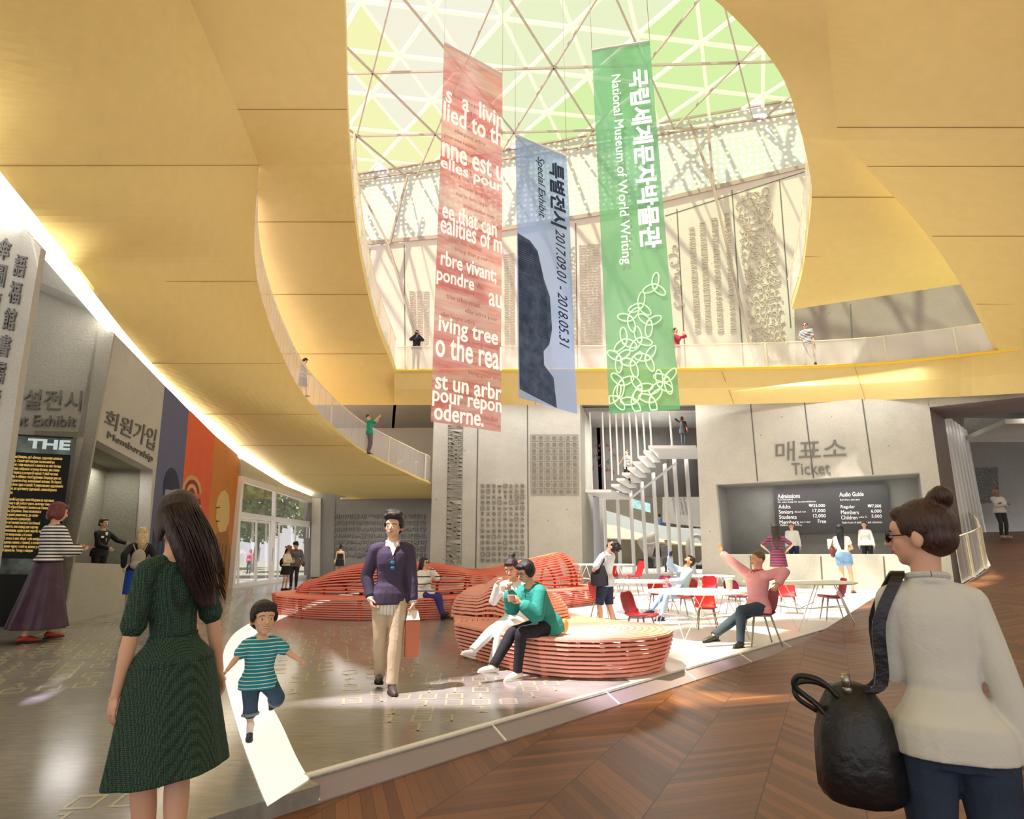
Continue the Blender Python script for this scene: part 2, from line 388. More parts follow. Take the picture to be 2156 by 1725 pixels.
# portraits painted on the bays (plain made-up figures)
def flat_on(P, pts, m, name, parent, off=.006, t=.006):
    q = [P.at(x, y, off) for x, y in pts]; b = MB(); b.slab(q, P.n * -t); o = b.build(name, m, parent); return fixn(o)
def blob(cx, cy, rx, ry, n=20, a0=0, a1=2 * PI): return [(cx + rx * math.cos(a0 + (a1 - a0) * i / n), cy + ry * math.sin(a0 + (a1 - a0) * i / n)) for i in range(n if abs(a1 - a0 - 2 * PI) < .01 else n + 1)]
def mp(n, c): return mat(n, c, rough=.8)
mN = mp('mural_navy', '#39405f'); mH = mp('mural_hair', '#2b3049'); mF = mp('mural_face', '#8f93a8'); mL = mp('mural_line', '#c9a072'); mD = mp('mural_dark', '#8d2f1d'); mC = mp('mural_cream', '#d9b878'); mB = mp('mural_brown', '#9c6a33'); mK = mp('mural_brown_line', '#6d4320')
flat_on(W_MEM, [(318, 1190), (322, 1120), (334, 1068), (352, 1045), (372, 1052), (384, 1085), (390, 1140), (385, 1235), (330, 1250), (306, 1262), (312, 1225)], mN, 'painted_robe', bay_b)
flat_on(W_MEM, blob(361, 1030, 17, 45), mH, 'painted_hair', bay_b, .010)
flat_on(W_MEM, blob(359, 1043, 12, 26), mF, 'painted_face', bay_b, .014)
for (x_, y_) in ((353, 1042), (364, 1044)): flat_on(W_MEM, blob(x_, y_, 2.2, 1.6, 8), mH, 'painted_eye', bay_b, .018)
flat_on(W_MEM, [(358, 1046), (361, 1056), (357, 1056)], mN, 'painted_nose', bay_b, .018)
flat_on(W_MEM, [(354, 1061), (363, 1062), (359, 1064)], mH, 'painted_mouth', bay_b, .018)
for k in range(6):
    x_ = 326 + k * 9; flat_on(W_MEM, [(x_, 1090 + k * 3), (x_ + 2, 1090 + k * 3), (x_ - 4, 1230), (x_ - 6, 1230)], mH, 'painted_fold', bay_b, .010)
flat_on(W_MEM, [(347, 1030), (372, 1034), (371, 1008), (360, 997), (350, 1008)], mH, 'painted_fringe', bay_b, .018)
for k, (r0) in enumerate((26, 20, 14, 8)):
    flat_on(W_MEM, blob(404, 1040, r0 * .8, r0 * 1.5, 16, PI, 2 * PI), (mL, mD, mL, mD)[k], 'painted_headdress', bay_r, .006 + .003 * k)
flat_on(W_MEM, [(386, 1050), (422, 1050), (428, 1120), (430, 1180), (420, 1250), (372, 1255), (378, 1160)], mD, 'painted_robe', bay_r, .004)
for k in range(7):
    y = 1062 + k * 26; flat_on(W_MEM, [(390, y), (424, y + 2), (424, y + 7), (390, y + 5)], mL, 'painted_band', bay_r, .009)
flat_on(W_MEM, [(437, 1236), (440, 1160), (448, 1135), (460, 1120), (466, 1100), (480, 1105), (486, 1180), (482, 1232)], mB, 'painted_coat', bay_o)
flat_on(W_MEM, [(466, 1036), (474, 1032), (481, 1042), (484, 1070), (482, 1100), (476, 1118), (462, 1122), (458, 1108), (457, 1096), (454, 1092), (456, 1080), (455, 1066), (458, 1050)], mC, 'painted_profile', bay_o, .010)
flat_on(W_MEM, [(455, 1068), (463, 1067), (463, 1070), (455, 1071)], mK, 'painted_eye', bay_o, .014)
flat_on(W_MEM, [(456, 1097), (462, 1096), (462, 1099), (456, 1100)], mK, 'painted_mouth', bay_o, .014)
for k in range(5):
    x = 448 + k * 7; flat_on(W_MEM, [(x, 1140 + k * 2), (x + 1.6, 1140 + k * 2), (x - 6, 1228), (x - 8, 1228)], mK, 'painted_fold', bay_o, .012)
# door front beyond the ochre bay: wall above, white frame, doors
wall('wall_left', W_DOOR, [(507, 963), (600, 1020), (667, 1047), (660, 1062), (507, 1008)], C_CON, .3, 'concrete strip above the glass entrance')
def bars_on(P, segs, w, t, m, name, parent=None, off=0.0):
    b = MB()
    for a, c in segs: b.bar(P.at(*a, off), P.at(*c, off), w, t, up=P.n)
    return b.build(name, m, parent)
# outline of entrance: tl (505,1005) tr (663,1056) br (657,1215) bl (485,1238)
dl, dr = foot(W_DOOR, 487), foot(W_DOOR, 655)
win = MB(); segs = [((505, 1008), (664, 1058)), ((502, 1084), (661, 1104))]
for a, c in segs: win.bar(W_DOOR.at(*a), W_DOOR.at(*c), .22, .18, up=W_DOOR.n)
win.bar(dl, W_DOOR.at(507, 1008), .22, .2, up=W_DOOR.n); win.bar(dr, W_DOOR.at(664, 1056), .22, .2, up=W_DOOR.n); win.bar(dl + Vector((0, 0, .08)), dr + Vector((0, 0, .08)), .16, .2, up=W_DOOR.n)
xm = foot(W_DOOR, 572); win.bar(xm, W_DOOR.at(578, 1032), .16, .16, up=W_DOOR.n)
w1 = struct(win.build('window_1', WHITEF), 'tall white framed glass entrance')
b = MB(); b.slab([dl, W_DOOR.at(507, 1008), W_DOOR.at(664, 1056), dr], W_DOOR.n * -.02); b.build('window_pane', glass('entrance_glass', a=.06, refl=.5), w1)
for k, (xa, xb, ya, yb) in enumerate(((504, 540, 1093, 1098), (540, 568, 1098, 1101), (588, 622, 1103, 1106), (622, 652, 1106, 1109))):
    fa, fb = foot(W_DOOR, xa - 8), foot(W_DOOR, xb - 5); ta, tb = W_DOOR.at(xa, ya, .08), W_DOOR.at(xb, yb, .08); fa += W_DOOR.n * .08; fb += W_DOOR.n * .08; fa.z = fb.z = .1
    d = MB()
    for p, q in ((fa, ta), (fb, tb), (ta, tb), (fa, fb)): d.bar(p, q, .09, .06, up=W_DOOR.n)
    dd = struct(d.build('door_%d' % (k + 1), WHITEF), 'white framed glass door leaf'); h = MB(); m_ = (fa + fb) / 2; hh = fb.lerp(fa, .12); h.bar(hh + Vector((.1, 0, .9)), hh + Vector((.1, 0, 1.5)), .03); h.build('door_handle', mat('steel', '#b9b9b9', .3, .9), dd)
# side wall and back wall beyond
def bl(x, y): return W_BL.at(x, y)
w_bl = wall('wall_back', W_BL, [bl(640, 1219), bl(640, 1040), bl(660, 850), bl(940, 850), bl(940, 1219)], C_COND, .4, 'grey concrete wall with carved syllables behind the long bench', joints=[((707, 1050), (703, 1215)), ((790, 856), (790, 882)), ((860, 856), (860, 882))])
bars_on(W_BL, [((668, 1050), (665, 1215))], .5, .3, C_CON, 'wall_pilaster', w_bl)
b = MB(); q = [bl(700, 881), bl(925, 881), bl(925, 1050), bl(730, 1050)]; q = [p + Vector((0, -.06, 0)) for p in q]; b.slab(q, (0, .05, 0)); b.build('wall_panel', C_CON, w_bl)
# centre wall
w_c = wall('wall_back', W_C, [(904, 1233), (914, 845), (1221, 845), (1227, 1233)], C_CON, .5, 'pale concrete wall with carved signs in the middle', joints=[((1007, 850), (1001, 1231)), ((1110.5, 850), (1112.5, 1231))])
b = MB(); b.slab([foot(W_C, 1226), W_C.at(1221, 845), W_C.at(1221, 845) + Vector((1.3, 5.6, 0)), foot(W_C, 1226) + Vector((1.3, 5.6, 0))], (-.3, .05, 0)); struct(fixn(b.build('wall_back', C_CONR)), 'side wall next to the stair')
b = MB(); pL = foot(W_C, 904) + Vector((0, .1, 0)); b.slab([pL, W_C.at(914, 845) + Vector((0, .1, 0)), W_C.at(914, 845) + Vector((0, 6.8, 0)), pL + Vector((0, 6.8, 0))], (.3, 0, 0)); struct(fixn(b.build('wall_back', C_CON)), 'left return of the middle wall')
# ticket wall with counter opening
tq = [foot(W_T, 1480), W_T.at(1463, 835), W_T.at(1952, 822), foot(W_T, 2012)]
tn = [W_T.at(1519, 1167), W_T.at(1507, 1020), W_T.at(1936, 995), W_T.at(1962, 1167)]
w_t = wall_ring('wall_right', W_T, tq, tn, C_CON, .35, 'pale concrete wall of the ticket counter')
for (xa, ya, xb, yb) in ((1580, 846, 1595, 1014), (1693, 842, 1713, 1007), (1815, 838, 1838, 1000), (1728, 1172, 1732, 1238), (1860, 1172, 1866, 1243), (1580, 1170, 1583, 1233)):
    j = MB(); j.bar(W_T.at(xa, ya, .006), W_T.at(xb, yb, .006), .045, .012, up=W_T.n); j.build('wall_joint', JOINT, w_t)
b = MB(); c0 = [p - W_T.n * .35 for p in tn]; c1 = [p - W_T.n * 2.2 for p in tn]; cc = sum(c0, Vector()) / 4
for q_ in (c0, c1):
    for i in (0, 3): q_[i].z = .68
for i in range(4):
    j = (i + 1) % 4; o_ = ((c0[i] + c0[j]) / 2 - cc).normalized(); b.slab([c0[i], c0[j], c1[j], c1[i]], o_ * .12)
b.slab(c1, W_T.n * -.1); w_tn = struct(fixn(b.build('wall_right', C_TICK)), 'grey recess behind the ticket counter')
# portal at right
jA = W_T.at(1955, 858); jA0 = foot(W_T, 2012); jB = at(1993, 905, 23.6); J = Vector((jB.x - jA.x, jB.y - jA.y, 0))
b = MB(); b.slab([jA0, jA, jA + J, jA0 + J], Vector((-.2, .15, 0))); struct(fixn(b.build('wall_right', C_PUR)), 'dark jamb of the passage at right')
l0 = W_T.at(1952, 822); l1 = W_T.at(1955, 858); dirT = W_T.r if W_T.r.x > 0 else -W_T.r
b = MB(); b.slab([l0, l1, l1 + dirT * 9, l0 + dirT * 9], J * 1.0); struct(fixn(b.build('wall_right', C_CON)), 'concrete beam over the passage at right')
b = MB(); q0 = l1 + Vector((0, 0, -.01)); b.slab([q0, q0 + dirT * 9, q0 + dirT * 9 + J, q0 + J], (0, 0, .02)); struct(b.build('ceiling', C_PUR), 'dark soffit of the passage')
# far wall of the passage
W_F = Plane((20.0, 27.2), (27, 27.2)); 
q = [foot(W_F, 2000, 0), W_F.at(2030, 880), W_F.at(2400, 880), foot(W_F, 2400, 0)]; q[0].z = 0; q[-1].z = 0
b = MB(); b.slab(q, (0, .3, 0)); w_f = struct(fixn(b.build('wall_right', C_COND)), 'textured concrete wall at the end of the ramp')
b = MB(); c = W_F.at(2025, 931); b.slab([c, c + Vector((8, 0, 0)), c + Vector((8, -5, .0)), c + Vector((-1.2, -4, .0))], (0, 0, .2)); struct(fixn(b.build('ceiling', C_CON)), 'ceiling over the ramp')
# bright finned window beside the passage
b = MB(); wa = Vector((17.9, 23.8, 0)); wb = Vector((21.3, 27.1, 0))
for k in range(7):
    p = wa.lerp(wb, k / 6); b.box((p.x, p.y, 3.5), (.12, .5, 7), rz=-PI / 4)
w3 = struct(b.build('window_3', WHITEF), 'tall finned window beside the ramp')
b = MB(); b.slab([wa, wb, wb + Vector((0, 0, 7)), wa + Vector((0, 0, 7))], (-.02, .02, 0)); b.build('window_pane', glass('fin_glass', a=.05, refl=.4), w3)
# ---- upper level
def zf(x, y, Y): return at(x, y, Y)
zE = at(830, 783, 24).z; edge3 = [Vector((-11.0, 27.3, zE)), Vector((-5.6, 27.3, zE))] + [Vector(p) for p in colsF[0]]
b = MB(); fr = edge3; bk = [Vector((p.x * (36 / p.y) * 1.0, 36, p.z)) for p in edge3]
for i in range(len(fr) - 1): b.slab([fr[i] + Vector((0, .05, 0)), fr[i + 1] + Vector((0, .05, 0)), bk[i + 1], bk[i]], (0, 0, -.15))
struct(b.build('floor', mat('upper_floor', '#d6cfc4', .5)), 'pale floor of the upper gallery')
b = MB()
for i in range(len(fr) - 1): b.slab([p + Vector((0, .3, -.16)) for p in (fr[i], fr[i + 1])] + [bk[i + 1] + Vector((0, 0, -.16)), bk[i] + Vector((0, 0, -.16))], (0, 0, -.2))
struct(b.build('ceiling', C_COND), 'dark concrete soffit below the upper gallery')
# unseen roof added to block sun over the viewer and outside the left wall
b = MB(); zt = 14.9
ex = [Vector((-30, -26, zt)), Vector((30, -26, zt)), Vector((30, 5.5, zt)), Vector((0, 5.5, zt)), Vector((-2.5, 4.2, zt)), Vector((-6, 3.4, zt)), Vector((-30, 4.2, zt))]
b.slab(ex, (0, 0, .3)); struct(b.build('ceiling', YEL), 'unseen yellow ceiling added above and behind the viewer to block the sun')
b = MB(); sp = [Vector((-5, 0, 8.5))] + SUp
for i in range(len(sp) - 1):
    ow = Vector((-14, 0, 6)) if sp[i].y < 16 else Vector((-3, 0, .5)); oo = Vector((-.25, 0, .0)); b.slab([sp[i] + oo, sp[i + 1] + oo, sp[i + 1] + ow, sp[i] + ow], (0, 0, .12))
struct(b.build('ceiling', C_CON), 'unseen roof added outside the left wall to block the sun')
b = MB(); b.slab([Vector((-30, -26, 0)), Vector((-30, 60, 0)), Vector((-30, 60, 15)), Vector((-30, -26, 15))], (-.3, 0, 0)); struct(b.build('wall_left', C_CON), 'unseen outer wall added far to the left to block light')  # out of view, added to block stray light from the left
b = MB(); b.slab([Vector((27, -26, 0)), Vector((27, 40, 0)), Vector((27, 40, 15)), Vector((27, -26, 15))], (.3, 0, 0)); struct(b.build('wall_right', C_CON), 'outer wall far to the right')
def U(x, y): return W_U.at(x, y)
w_u = wall('wall_back', W_U, [U(560, 800), U(600, 525), U(760, 522), U(1000, 491), U(1300, 443), U(1500, 395), U(1740, 338), U(1755, 800)], C_CONW, .4, 'sunlit pale upper wall with carved scripts',
           joints=[((779, 524), (779, 780)), ((851, 515), (853, 780)), ((1212, 470), (1216, 780)), ((1425, 440), (1444, 780)), ((1541, 400), (1566, 780)), ((1641, 378), (1665, 690)), ((1400, 455), (1700, 360))])
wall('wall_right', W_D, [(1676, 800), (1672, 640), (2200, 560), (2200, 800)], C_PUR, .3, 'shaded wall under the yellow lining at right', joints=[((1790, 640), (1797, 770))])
# perforated band
PERF, t, bs = nt('perforated_metal'); g = t.nodes.new('ShaderNodeNewGeometry'); Lk = t.links
sx = t.nodes.new('ShaderNodeSeparateXYZ'); Lk.new(g.outputs['Position'], sx.inputs[0]); cx_ = t.nodes.new('ShaderNodeCombineXYZ'); Lk.new(sx.outputs[0], cx_.inputs[0]); Lk.new(sx.outputs[2], cx_.inputs[1])
vo = node(t, 'ShaderNodeTexVoronoi', voronoi_dimensions='2D', Scale=2.8, Randomness=.35); Lk.new(cx_.outputs[0], vo.inputs['Vector'])
lt = node(t, 'ShaderNodeMath', operation='LESS_THAN'); lt.inputs[1].default_value = .26; Lk.new(vo.outputs['Distance'], lt.inputs[0])
mx = node(t, 'ShaderNodeMix', data_type='RGBA'); mx.inputs[6].default_value = (*srgb('#b9bec2'), 1); mx.inputs[7].default_value = (*srgb('#fafafa'), 1); Lk.new(lt.outputs[0], mx.inputs[0]); Lk.new(mx.outputs[2], bs.inputs['Base Color'])
bs.inputs['Roughness'].default_value = .5
P2 = Plane((-10.55, 34.5), (15.45, 28.0))
pb = [P2.at(*p) for p in ((590, 560), (590, 385), (745, 366), (1000, 326), (1300, 280), (1500, 247), (1740, 196), (1745, 380), (1500, 420), (1200, 480), (1000, 505), (760, 535))]
b = MB(); b.slab(pb, P2.n * -.1); band = struct(fixn(b.build('wall_back', PERF)), 'perforated metal band above the pale upper wall')
bars_on(P2, [((590, 388), (745, 367)), ((745, 367), (1000, 327)), ((1000, 327), (1740, 197))], .12, .1, mat('frame_brown', '#9d8c84', .5), 'band_rail', band, .06)
bars_on(P2, [((590, 402), (1000, 345)), ((1000, 345), (1740, 228))], .10, .1, MAT['frame_brown'], 'band_rail', band, .08)
bars_on(W_U, [((600, 527), (1000, 492)), ((1000, 492), (1300, 444)), ((1300, 444), (1740, 339))], .25, .1, MAT['frame_brown'], 'wall_coping', w_u, .05)
# ---- skylight
ZR = 25.5
def roof(x, y): d = ray(x, y); return onz(x, y, ZR)
tint = []
for nme, c in (('skylight_cream', (.80, .80, .70)), ('skylight_yellow', (.80, .81, .57)), ('skylight_lime', (.70, .80, .53)), ('skylight_pale', (.76, .80, .63))):
    m = bpy.data.materials.new(nme); m.use_nodes = True; tt = m.node_tree; tt.nodes.clear(); o_ = tt.nodes.new('ShaderNodeOutputMaterial'); tr = tt.nodes.new('ShaderNodeBsdfTransparent'); tr.inputs[0].default_value = (*c, 1); tt.links.new(tr.outputs[0], o_.inputs[0]); tint.append(m)
# triangulated net: nodes on a slanted lattice
S = 3.3; a0 = math.radians(8); e1 = Vector((math.cos(a0), math.sin(a0), 0)) * S; e2 = Vector((math.cos(a0 + PI / 3), math.sin(a0 + PI / 3), 0)) * S
gl = MB(); fr_ = MB(); O = Vector((0.4, 17.0, 0)); eset = set(); rnd = random.Random(5)
U0 = W_U.a.copy(); 
def inside(p): return (p - W_U.a).dot(W_U.n) > -0.9 and 1.5 < p.y and -17 < p.x < 22
def NP(i, j): 
    p = O + e1 * i + e2 * j; return Vector((p.x, p.y, ZR + .6))
for i in range(-18, 18):
    for j in range(-12, 12):
        for tri in (((i, j), (i + 1, j), (i, j + 1)), ((i + 1, j), (i + 1, j + 1), (i, j + 1))):
            P3 = [NP(*q) for q in tri]; c = sum(P3, Vector()) / 3
            if not inside(c): continue
            d = c - Vector((0, 0, HC)); dd = d.y * CP + d.z * SP; px = CX + FPX * d.x / dd; py = CY - FPX * (d.z * CP - d.y * SP) / dd
            k = 0
            if py > 255 and px < 1120: k = 1
            elif px < 790 and rnd.random() < .4: k = 1
            elif px > 1120 + (250 - py) * 1.2: k = 2
            elif px > 1000: k = 3
            gl.m = k; gl.slab(P3, (0, 0, .02))
            for q in range(3): eset.add(tuple(sorted((tri[q], tri[(q + 1) % 3]))))
for a, c in eset:
    dz = Vector((0, 0, -.10 - .025 * (2 * (a[0] == c[0]) + (a[1] == c[1])))); fr_.bar(NP(*a) + dz, NP(*c) + dz, .17, .12)
sky = struct(fr_.build('window_2', WHITEF), 'large triangulated skylight of tinted glass')
gl.build('skylight_glass', tint, sky)
# second, finer layer of struts hung below the glass
a1 = math.radians(-2); f1 = Vector((math.cos(a1), math.sin(a1), 0)) * 4.6; f2 = Vector((math.cos(a1 + math.radians(62)), math.sin(a1 + math.radians(62)), 0)) * 5.2
fr2 = MB(); fr3 = MB(); es2 = set(); O2 = Vector((1.5, 15.5, 0))
def NQ(i, j): p = O2 + f1 * i + f2 * j; return Vector((p.x, p.y, ZR - .4))
for i in range(-14, 14):
    for j in range(-8, 8):
        for q in (((i, j), (i + 1, j)), ((i, j), (i, j + 1)), ((i + 1, j), (i, j + 1))):
            c = (NQ(*q[0]) + NQ(*q[1])) / 2
            if inside(c): es2.add(q)
for a, c in es2: fr2.bar(NQ(*a), NQ(*c), .07, .12)
fr2.build('skylight_strut', mat('strut_grey', '#a59a92', .5), sky)
for (x0, y0, x1, y1) in ((818, 515, 872, 700), (1503, 398, 1582, 740), (745, 372, 818, 515), (858, 372, 820, 515), (1490, 262, 1503, 398), (1450, 250, 1503, 398)):
    P3 = W_U; s_ = MB(); s_.bar(P3.at(x0, y0, .5), P3.at(x1, y1, .5), .12); s_.build('skylight_leg', MAT['frame_brown'], sky)
# ---------------------------------------------------------------- floors
FLOORM, t, bs = nt('polished_stone'); Lk = t.links; g = t.nodes.new('ShaderNodeNewGeometry')
n1 = node(t, 'ShaderNodeTexNoise', Scale=.45, Detail=7.0, Roughness=.6); Lk.new(g.outputs['Position'], n1.inputs['Vector'])
mpn = node(t, 'ShaderNodeMapping'); mpn.inputs['Scale'].default_value = (3, 14, 3); Lk.new(g.outputs['Position'], mpn.inputs[0])
n2 = node(t, 'ShaderNodeTexNoise', Scale=1.6, Detail=5.0, Roughness=.75); Lk.new(mpn.outputs[0], n2.inputs['Vector'])
cr = node(t, 'ShaderNodeValToRGB'); cr.color_ramp.elements[0].position = .3; cr.color_ramp.elements[1].position = .7
cr.color_ramp.elements[0].color = (*srgb('#8a8986'), 1); cr.color_ramp.elements[1].color = (*srgb('#aeaca8'), 1); Lk.new(n1.outputs[0], cr.inputs[0])
r2 = node(t, 'ShaderNodeMapRange'); r2.inputs[1].default_value = .3; r2.inputs[2].default_value = .62; r2.inputs[3].default_value = .72; r2.inputs[4].default_value = 1.0; Lk.new(n2.outputs[0], r2.inputs[0])
mu = node(t, 'ShaderNodeMix', data_type='RGBA', blend_type='MULTIPLY'); mu.inputs[0].default_value = 1; Lk.new(cr.outputs[0], mu.inputs[6]); Lk.new(r2.outputs[0], mu.inputs[7]); Lk.new(mu.outputs[2], bs.inputs['Base Color'])
bs.inputs['Roughness'].default_value = .16; bs.inputs['Specular IOR Level'].default_value = .55
r1 = onz(650, 1640); rA = onz(1835, 1298); rdir = (rA - r1).normalized(); side = Vector((rdir.y, -rdir.x, 0))
ZW = -.10
def Y_(v): return v
# main floor polygon
far = [(-13.5, 75), (30, 75), (30, 27.3), (20.9, 27.3), (17.5, 22.5), (14.2, 18.1), (12.1, 15.7)]
near = r1 - rdir * 6
poly = [Vector((-13.5, near.y, 0)), near + side * .14, r1 + side * .14, Vector((r1.x, r1.y, 0)), Vector((rA.x, rA.y, 0))] + [Vector((x, y, 0)) for x, y in far[::-1]]
b = MB(); b.slab(poly, (0, 0, -.5)); floor = struct(fixn(b.build('floor', FLOORM)), 'polished grey stone floor of the hall')
# sunlight on the cafe floor, painted as a thin white sheet over the stone
CAFE = mat('painted_sun_white', '#f1eeea', rough=.28, noise=.05, nscale=1.2, world=True)
def floor_poly(pts, z, name, m, t=.004):
    b = MB(); b.slab([Vector((x, y, z)) for x, y in pts], (0, 0, -t)); return fixn(b.build(name, m, floor))
rB = onz(1385, 1470); 
cp_ = [onz(1335, 1440), onz(1130, 1330), onz(1090, 1262), onz(1120, 1225)]
edge_r = [Vector((rA.x, rA.y, 0)), Vector((12.1, 15.7, 0)), Vector((14.2, 18.1, 0)), Vector((17.5, 22.5, 0))]
cpts = [(p.x, p.y) for p in cp_] + [(1.2, 27.3), (3.0, 27.3), (3, 75), (29, 75), (29, 27.4), (20.8, 27.2), (17.5, 22.5), (14.2, 18.1), (12.1, 15.7), (rA.x, rA.y)]
floor_poly(cpts, .006, 'painted_sun_floor', CAFE)
# curved white inlay beginning at the ledge
STRIP = mat('white_inlay', '#f7f5f0', rough=.12, spec=.6, emit='#fffdf6', es=.45)  # weak glow added to make the inlay brighter
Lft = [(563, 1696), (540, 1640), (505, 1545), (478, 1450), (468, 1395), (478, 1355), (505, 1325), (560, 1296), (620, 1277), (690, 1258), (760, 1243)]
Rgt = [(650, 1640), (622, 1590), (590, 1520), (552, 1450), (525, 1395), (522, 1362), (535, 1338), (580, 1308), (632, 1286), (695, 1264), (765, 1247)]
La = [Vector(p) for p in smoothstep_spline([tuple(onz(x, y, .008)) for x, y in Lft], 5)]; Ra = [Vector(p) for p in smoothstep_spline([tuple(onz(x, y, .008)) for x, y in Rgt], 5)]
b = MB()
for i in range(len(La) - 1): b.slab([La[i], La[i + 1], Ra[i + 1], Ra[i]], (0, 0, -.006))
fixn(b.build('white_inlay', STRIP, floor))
# ledge: bright edge line, grey-purple riser strip, joints
LEDGE = mat('ledge_metal', '#9c8f98', rough=.4, metal=.0, noise=.1, nscale=.8, world=True)
side = Vector((rdir.y, -rdir.x, 0)) # toward the wood
p0 = r1.copy(); L_ = (rA - p0).length + 5.5
a_ = Vector((p0.x, p0.y, 0)); e_ = a_ + rdir * L_
b = MB(); b.slab([a_ - side * .02, e_ - side * .02, e_ - side * .07, a_ - side * .07], (0, 0, .012)); lw = struct(fixn(b.build('trim_3', WHITEF)), 'white edge line of the ledge')
b = MB(); b.slab([a_ - side * .02, e_ - side * .02, e_ + side * .14 + Vector((0, 0, -.09)), a_ + side * .14 + Vector((0, 0, -.09))], (0, 0, -.05)); lg = struct(fixn(b.build('trim_4', LEDGE)), 'grey ledge between the stone floor and the wooden ramp')
for k in range(12):
    p = a_ + rdir * (.0 + k * 1.6); j = MB(); j.bar(p - side * .02 + Vector((0, 0, .004)), p + side * .14 + Vector((0, 0, -.084)), .015, .01); j.build('ledge_joint', WHITEF, lg)
# wooden ramp: plane rising along the diagonal
def zr(x, y): return ZW + .1 * ((x + y) / math.sqrt(2) - 10.3) if (x + y) / math.sqrt(2) > 10.3 else ZW
WOOD, t, bs = nt('chevron_parquet'); Lk = t.links
def M_(op, a, b_=None, c=None):
    n = t.nodes.new('ShaderNodeMath'); n.operation = op
    for i, v in enumerate((a, b_, c)):
        if v is None: continue
        if isinstance(v, (int, float)): n.inputs[i].default_value = v
        else: Lk.new(v, n.inputs[i])
    return n.outputs[0]
g = t.nodes.new('ShaderNodeNewGeometry'); mpn = node(t, 'ShaderNodeMapping'); Lk.new(g.outputs['Position'], mpn.inputs[0]); mpn.inputs['Rotation'].default_value = (0, 0, math.radians(-62))
sx = t.nodes.new('ShaderNodeSeparateXYZ'); Lk.new(mpn.outputs[0], sx.inputs[0]); U_, V_ = sx.outputs[0], sx.outputs[1]
CW = .56
vq = M_('DIVIDE', V_, CW); colid = M_('FLOOR', vq); fr = M_('SUBTRACT', vq, colid)
par = M_('MODULO', M_('ABSOLUTE', colid), 2.0)
sgn = M_('SUBTRACT', M_('MULTIPLY', par, 2.0), 1.0)
sk = M_('MULTIPLY', M_('MULTIPLY', M_('SUBTRACT', fr, .5), CW), sgn)
bq = M_('DIVIDE', M_('ADD', U_, sk), .105); bid = M_('FLOOR', bq); bf = M_('SUBTRACT', bq, bid)
cmb = t.nodes.new('ShaderNodeCombineXYZ'); Lk.new(bid, cmb.inputs[0]); Lk.new(colid, cmb.inputs[1])
wn = node(t, 'ShaderNodeTexWhiteNoise', noise_dimensions='2D'); Lk.new(cmb.outputs[0], wn.inputs['Vector'])
# grain runs along each board
gv = t.nodes.new('ShaderNodeCombineXYZ'); Lk.new(M_('MULTIPLY', bq, 1.3), gv.inputs[0]); Lk.new(M_('ADD', M_('MULTIPLY', fr, 1.2), wn.outputs[0]), gv.inputs[1]); Lk.new(wn.outputs[0], gv.inputs[2])
gn = node(t, 'ShaderNodeTexNoise', Scale=3.5, Detail=6.0, Roughness=.7, Distortion=.6); Lk.new(gv.outputs[0], gn.inputs['Vector'])
cr = node(t, 'ShaderNodeValToRGB'); cr.color_ramp.elements[0].color = (*srgb('#381f12'), 1); cr.color_ramp.elements[1].color = (*srgb('#8f5c34'), 1)
Lk.new(M_('ADD', M_('MULTIPLY', wn.outputs[0], .55), M_('MULTIPLY', gn.outputs[0], .5)), cr.inputs[0])
jo = M_('MAXIMUM', M_('LESS_THAN', bf, .035), M_('MAXIMUM', M_('LESS_THAN', fr, .006), M_('GREATER_THAN', fr, .994)))
mx = node(t, 'ShaderNodeMix', data_type='RGBA'); Lk.new(jo, mx.inputs[0]); Lk.new(cr.outputs[0], mx.inputs[6]); mx.inputs[7].default_value = (*srgb('#2a1509'), 1)
Lk.new(mx.outputs[2], bs.inputs['Base Color']); bs.inputs['Roughness'].default_value = .42
b = MB()
wl = [a_ - rdir * 9 + side * .1, a_ + side * .1]
path = [Vector((rA.x, rA.y, 0)) + side * .1, Vector((9.4, 13.3, 0)), Vector((12.1, 15.7, 0)), Vector((13.3, 16.9, 0)), Vector((14.2, 18.1, 0)), Vector((15.9, 20.3, 0)), Vector((17.5, 22.5, 0)), Vector((19.2, 24.9, 0)), Vector((20.9, 27.3, 0))]
s0 = 10.3
def onpath():
    out = []; P_ = [a_ - rdir * 9 + side * .1, a_ + side * .1] + path
    for i in range(len(P_) - 1):
        for k in range(6): out.append(P_[i].lerp(P_[i + 1], k / 6))
    out.append(P_[-1]); return out
pp = onpath(); rows = []
for p in pp:
    p = Vector((p.x, p.y, 0)); row = []
    for k in range(9):
        q = p + Vector((1, -1, 0)).normalized() * (16 * k / 8); row.append(Vector((q.x, q.y, zr(q.x, q.y))))
    rows.append(row)
b.rings(rows, cap=False, closed=False)
b.rings([[r[0] for r in rows], [Vector((r[0].x, r[0].y, -.6)) for r in rows]], cap=False, closed=False)
wood = struct(b.build('floor', WOOD), 'dark chevron parquet ramp'); 
# curved edge of the ramp: white face and glass guard
b = MB(); ep = [p for p in pp if p.x > 7.6]
b.rings([[Vector((p.x, p.y, zr(p.x, p.y) + .02)) for p in ep], [Vector((p.x - .03, p.y + .03, -.4)) for p in ep]], cap=False, closed=False)
struct(b.build('trim_5', WHITE), 'white side of the rising ramp')
